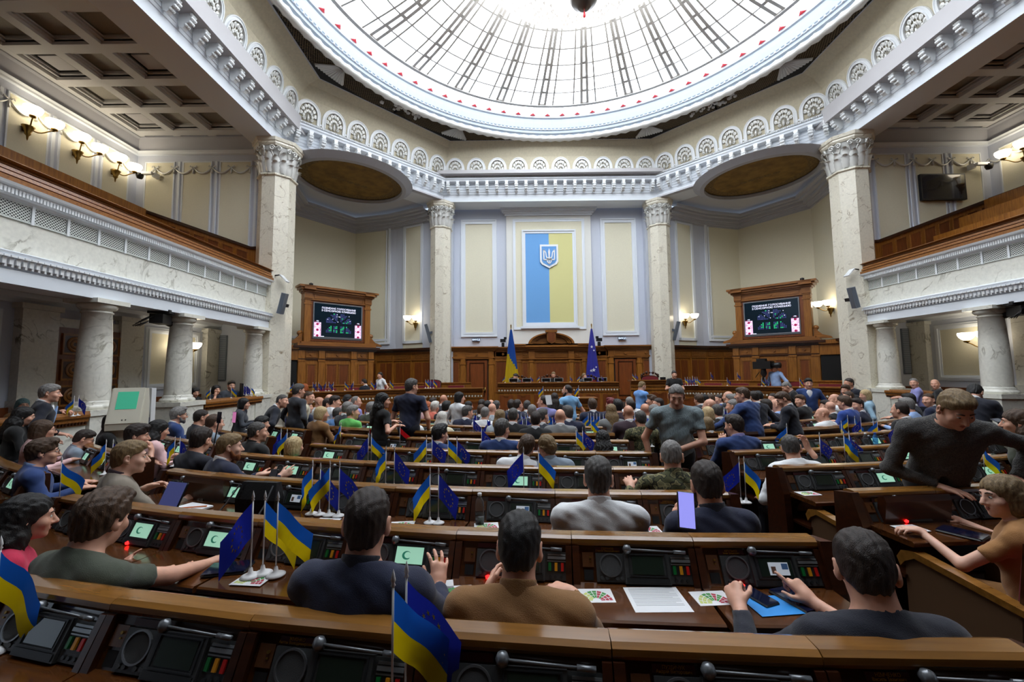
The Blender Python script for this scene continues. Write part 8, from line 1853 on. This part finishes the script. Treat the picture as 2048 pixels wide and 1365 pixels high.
for s,lab in ((-1,'white security camera on the left gallery end wall'),(1,'white security camera on the right gallery end wall')):
    t = thing('security_camera', lab, 'camera', (s*13.45,12.85,8.55)); m = MB(s); m.bb(-.28,.1,-.3,-.2,-.03,.05); m.bb(-.3,-.22,-.2,.0,-.08,.08); m.build('bracket', whiteg, t); m = MB(s); m.sm = True; m.lathe([(0,-.12),(.07,-.1),(.1,-.02),(.1,.06),(0,.08)],(.12,-.25,-.06),14); m.build('dome', blackm, t)
    t = thing('line_speaker', 'slim grey column speaker on the %s octagonal pillar' % ('left' if s<0 else 'right'), 'speaker', (s*8.62,12.2,4.22)); t.rotation_euler = (.1,s*-.28,0); m = MB(); m.bb(-.07,.07,-.08,.08,-.32,.32); m.build('cabinet', greym, t); m = MB(); m.bb(-.055,.055,-.085,-.08,-.3,.3); m.build('grille', mat('speaker_grey_%d'%(s+1),(96,104,116),.6), t); m = MB(); m.bb(-.03,.03,.08,.3,-.1,.0); m.build('bracket', blackm, t)
    t = thing('antenna_panel', 'small tilted white antenna at the end of the %s balcony rail' % ('left' if s<0 else 'right'), 'antenna', (s*8.72,12.35,5.02)); m = MB(s); m.prism([(-.16,-.1),(-.14,-.12),(.06,.1),(.04,.12)],'y',-.1,.1); m.build('panel', whiteg, t); m = MB(s); m.tube([(.0,0,.02),(.1,0,.12),(.25,0,.1)],.02,6); m.build('bracket', blackm, t)
    t = thing('broadcast_camera', 'black broadcast camera hanging under the %s balcony' % ('left' if s<0 else 'right'), 'camera', (s*9.28,8.75,3.3), -s*.3)
    m = MB(); m.bb(-.12,.12,-.2,.18,-.1,.1); m.build('camera_body', blackm, t); m = MB(); m.bb(-.2,.2,-.12,.12,.12,.2); m.bb(-.05,.05,-.05,.05,.1,.2); m.build('mount', blackm, t)
    m = MB(); m.sm = True; m.tube([(0,.18,-.03),(0,.42,-.05)],[.06,.075],12); m.build('lens', blackm, t)
    m = MB(); m.sm = True
    for k in range(4): m.tube([(-.1+.02*k,-.2,.05),(-.2-.05*k,-.3,-.05-.04*k),(-.25-.04*k,-.25,-.18),(-.12,-.2,-.06)],.007,5)
    m.build('cables', blackm, t, kind='stuff')
    t = thing('robotic_camera', 'small black remote camera on the wainscot %s of the portal' % ('left' if s<0 else 'right'), 'camera', (s*2.1,17.8,3.22)); m = MB(s); m.bb(-.06,.06,-.06,.06,-.04,.14); m.build('base', blackm, t); m = MB(s); m.bb(-.12,.12,-.1,.08,.16,.3); m.bb(-.16,-.04,-.12,-.04,.28,.38); m.build('head', blackm, t)
    t = thing('security_camera', 'small black camera on top of the %s voting screen cabinet' % ('left' if s<0 else 'right'), 'camera', (s*9.3,15.25,5.42)); m = MB(); m.bb(-.05,.05,-.05,.05,-.02,.03); m.build('base', whiteg, t); m = MB(); m.sm = True; m.lathe([(0,-.02),(.07,.02),(.07,.09),(0,.12)],(0,0,0),12); m.build('dome', blackm, t)
    t = thing('line_speaker', 'slim grey panel speaker beside the %s rostrum pillar' % ('left' if s<0 else 'right'), 'speaker', (s*5.25,17.2,3.75)); t.rotation_euler = (.1,s*.25,0); m = MB(); m.bb(-.06,.06,-.06,.06,-.4,.4); m.build('cabinet', greym, t); m = MB(s); m.bb(-.5,.0,.0,.06,-.05,.05); m.build('bracket', greym, t)
t = thing('tripod_camera', 'black television camera on a tripod in the right lodge', 'camera', (6.95,14.1,.5), .5)
m = MB(); m.bb(-.12,.14,-.3,.3,1.6,1.86); m.bb(-.06,.08,-.1,.2,1.86,1.96); m.build('camera_body', blackm, t); m = MB(); m.sm = True; m.tube([(0,-.3,1.72),(0,-.55,1.72)],[.08,.1],12); m.build('lens', blackm, t); m = MB(); m.tube([(.1,.2,1.5),(.35,.5,1.3)],.012,6); m.build('pan_handle', blackm, t); m = MB(); m.sm = True; m.lathe([(.06,1.35),(.1,1.45),(.07,1.6)],(0,0,0),12); m.build('fluid_head', blackm, t)
for k in range(3):
    a = k*2*PI/3+.3; m = MB(); m.tube([(0,0,1.4),(.4*math.cos(a),.4*math.sin(a),0)],.025,6); m.build('leg', blackm, t)
# left double door and its exit sign
dr = struct(thing('door_5', 'carved double door with rosettes in the left aisle', 'door', (-11.42,9.35,.2), PI/2))
m = MB(); m.bb(-.86,.86,-.02,.06,0,3.15); m.build('frame', marbw, dr)
for s in (-1,1):
    m = MB(); m.bb(s*.02,s*.74,-.06,-.0,0,2.95); lf = m.build('leaf', woodr, dr)
    for k in range(5):
        z = .35+k*.56; x = s*.38
        m = MB(); m.bb(x-.25,x+.25,-.075,-.06,z-.22,z+.22); m.cur = 1; frame_y(m,x-.26,x+.26,z-.23,z+.23,-.06,.045,.035); m.sm = True
        for r in (.14,.07):
            k0 = len(m.v); m.lathe([(r-.03,-.01),(r,-.03),(r+.03,-.01)],(0,0,0),20); m.v[k0:] = [(x+a,-.075+c,z+b) for a,b,c in m.v[k0:]]
        m.build('carved_panel', [woodk, woodw], lf)
    m = MB(); m.sm = True; m.bb(s*.06,s*.14,-.075,-.06,.75,1.45); m.tube([(s*.1,-.07,.8),(s*.1,-.12,.85),(s*.1,-.12,1.35),(s*.1,-.07,1.4)],.014,6); m.build('handle', brass, lf)
exit_sign(-11.2,9.3,3.52,PI/2,'dark ВИХІД exit sign above the double door in the left aisle',(.66,.2))
# nameplate lettering
for (r,sd,i),a,b in ((('A','L',1),'ПУЗІЙЧУК','Андрій Вікторович'),(('A','L',0),'НІМЧЕНКО','Василь Іванович'),(('A','L',3),'ЖМІНКО','Антон Володимирович'),(('B','L',1),'ГЕРУНОВ','Сергій Миколайович'),(('B','L',0),'КРУЛЬКО','Іван Іванович'),(('C','L',0),'СЕРГІЄНКО','Максим Петрович'),(('C','R',0),'АРТЕМЕНКО','Іван Тарасович'),(('B','L',4),'ЛЕВЧУК','Олег Ігорович')):
    d = DESKS[(r,sd,i)]; pl = [c for c in kids(d) if c.name.startswith('nameplate')][0]
    for q,(s_,z) in enumerate(((a,.0135),(b,.012))):
        p = sl(-.126,.191-q*.013,.008); o = text('lettering', s_, z, p, (PI/2-.42,0,0), gold, pl, ext=.0003)
text('lettering', 'SAMSUNG', .02, (0,-.07,-.41), (PI/2,0,0), greym, bpy.data.objects['television']) if False else None
# turn the lettering into meshes
bpy.context.view_layer.update(); dg = bpy.context.evaluated_depsgraph_get()
for o in [o for o in SC.objects if o.type == 'FONT']:
    me = bpy.data.meshes.new_from_object(o.evaluated_get(dg)); n_ = o.name.split('.')[0]; q = bpy.data.objects.new(n_, me); C.objects.link(q); q.parent = o.parent; q.location = o.location; q.rotation_euler = o.rotation_euler
    if not me.materials: me.materials.append(o.data.materials[0])
    q['kind'] = 'stuff'; bpy.data.objects.remove(o)
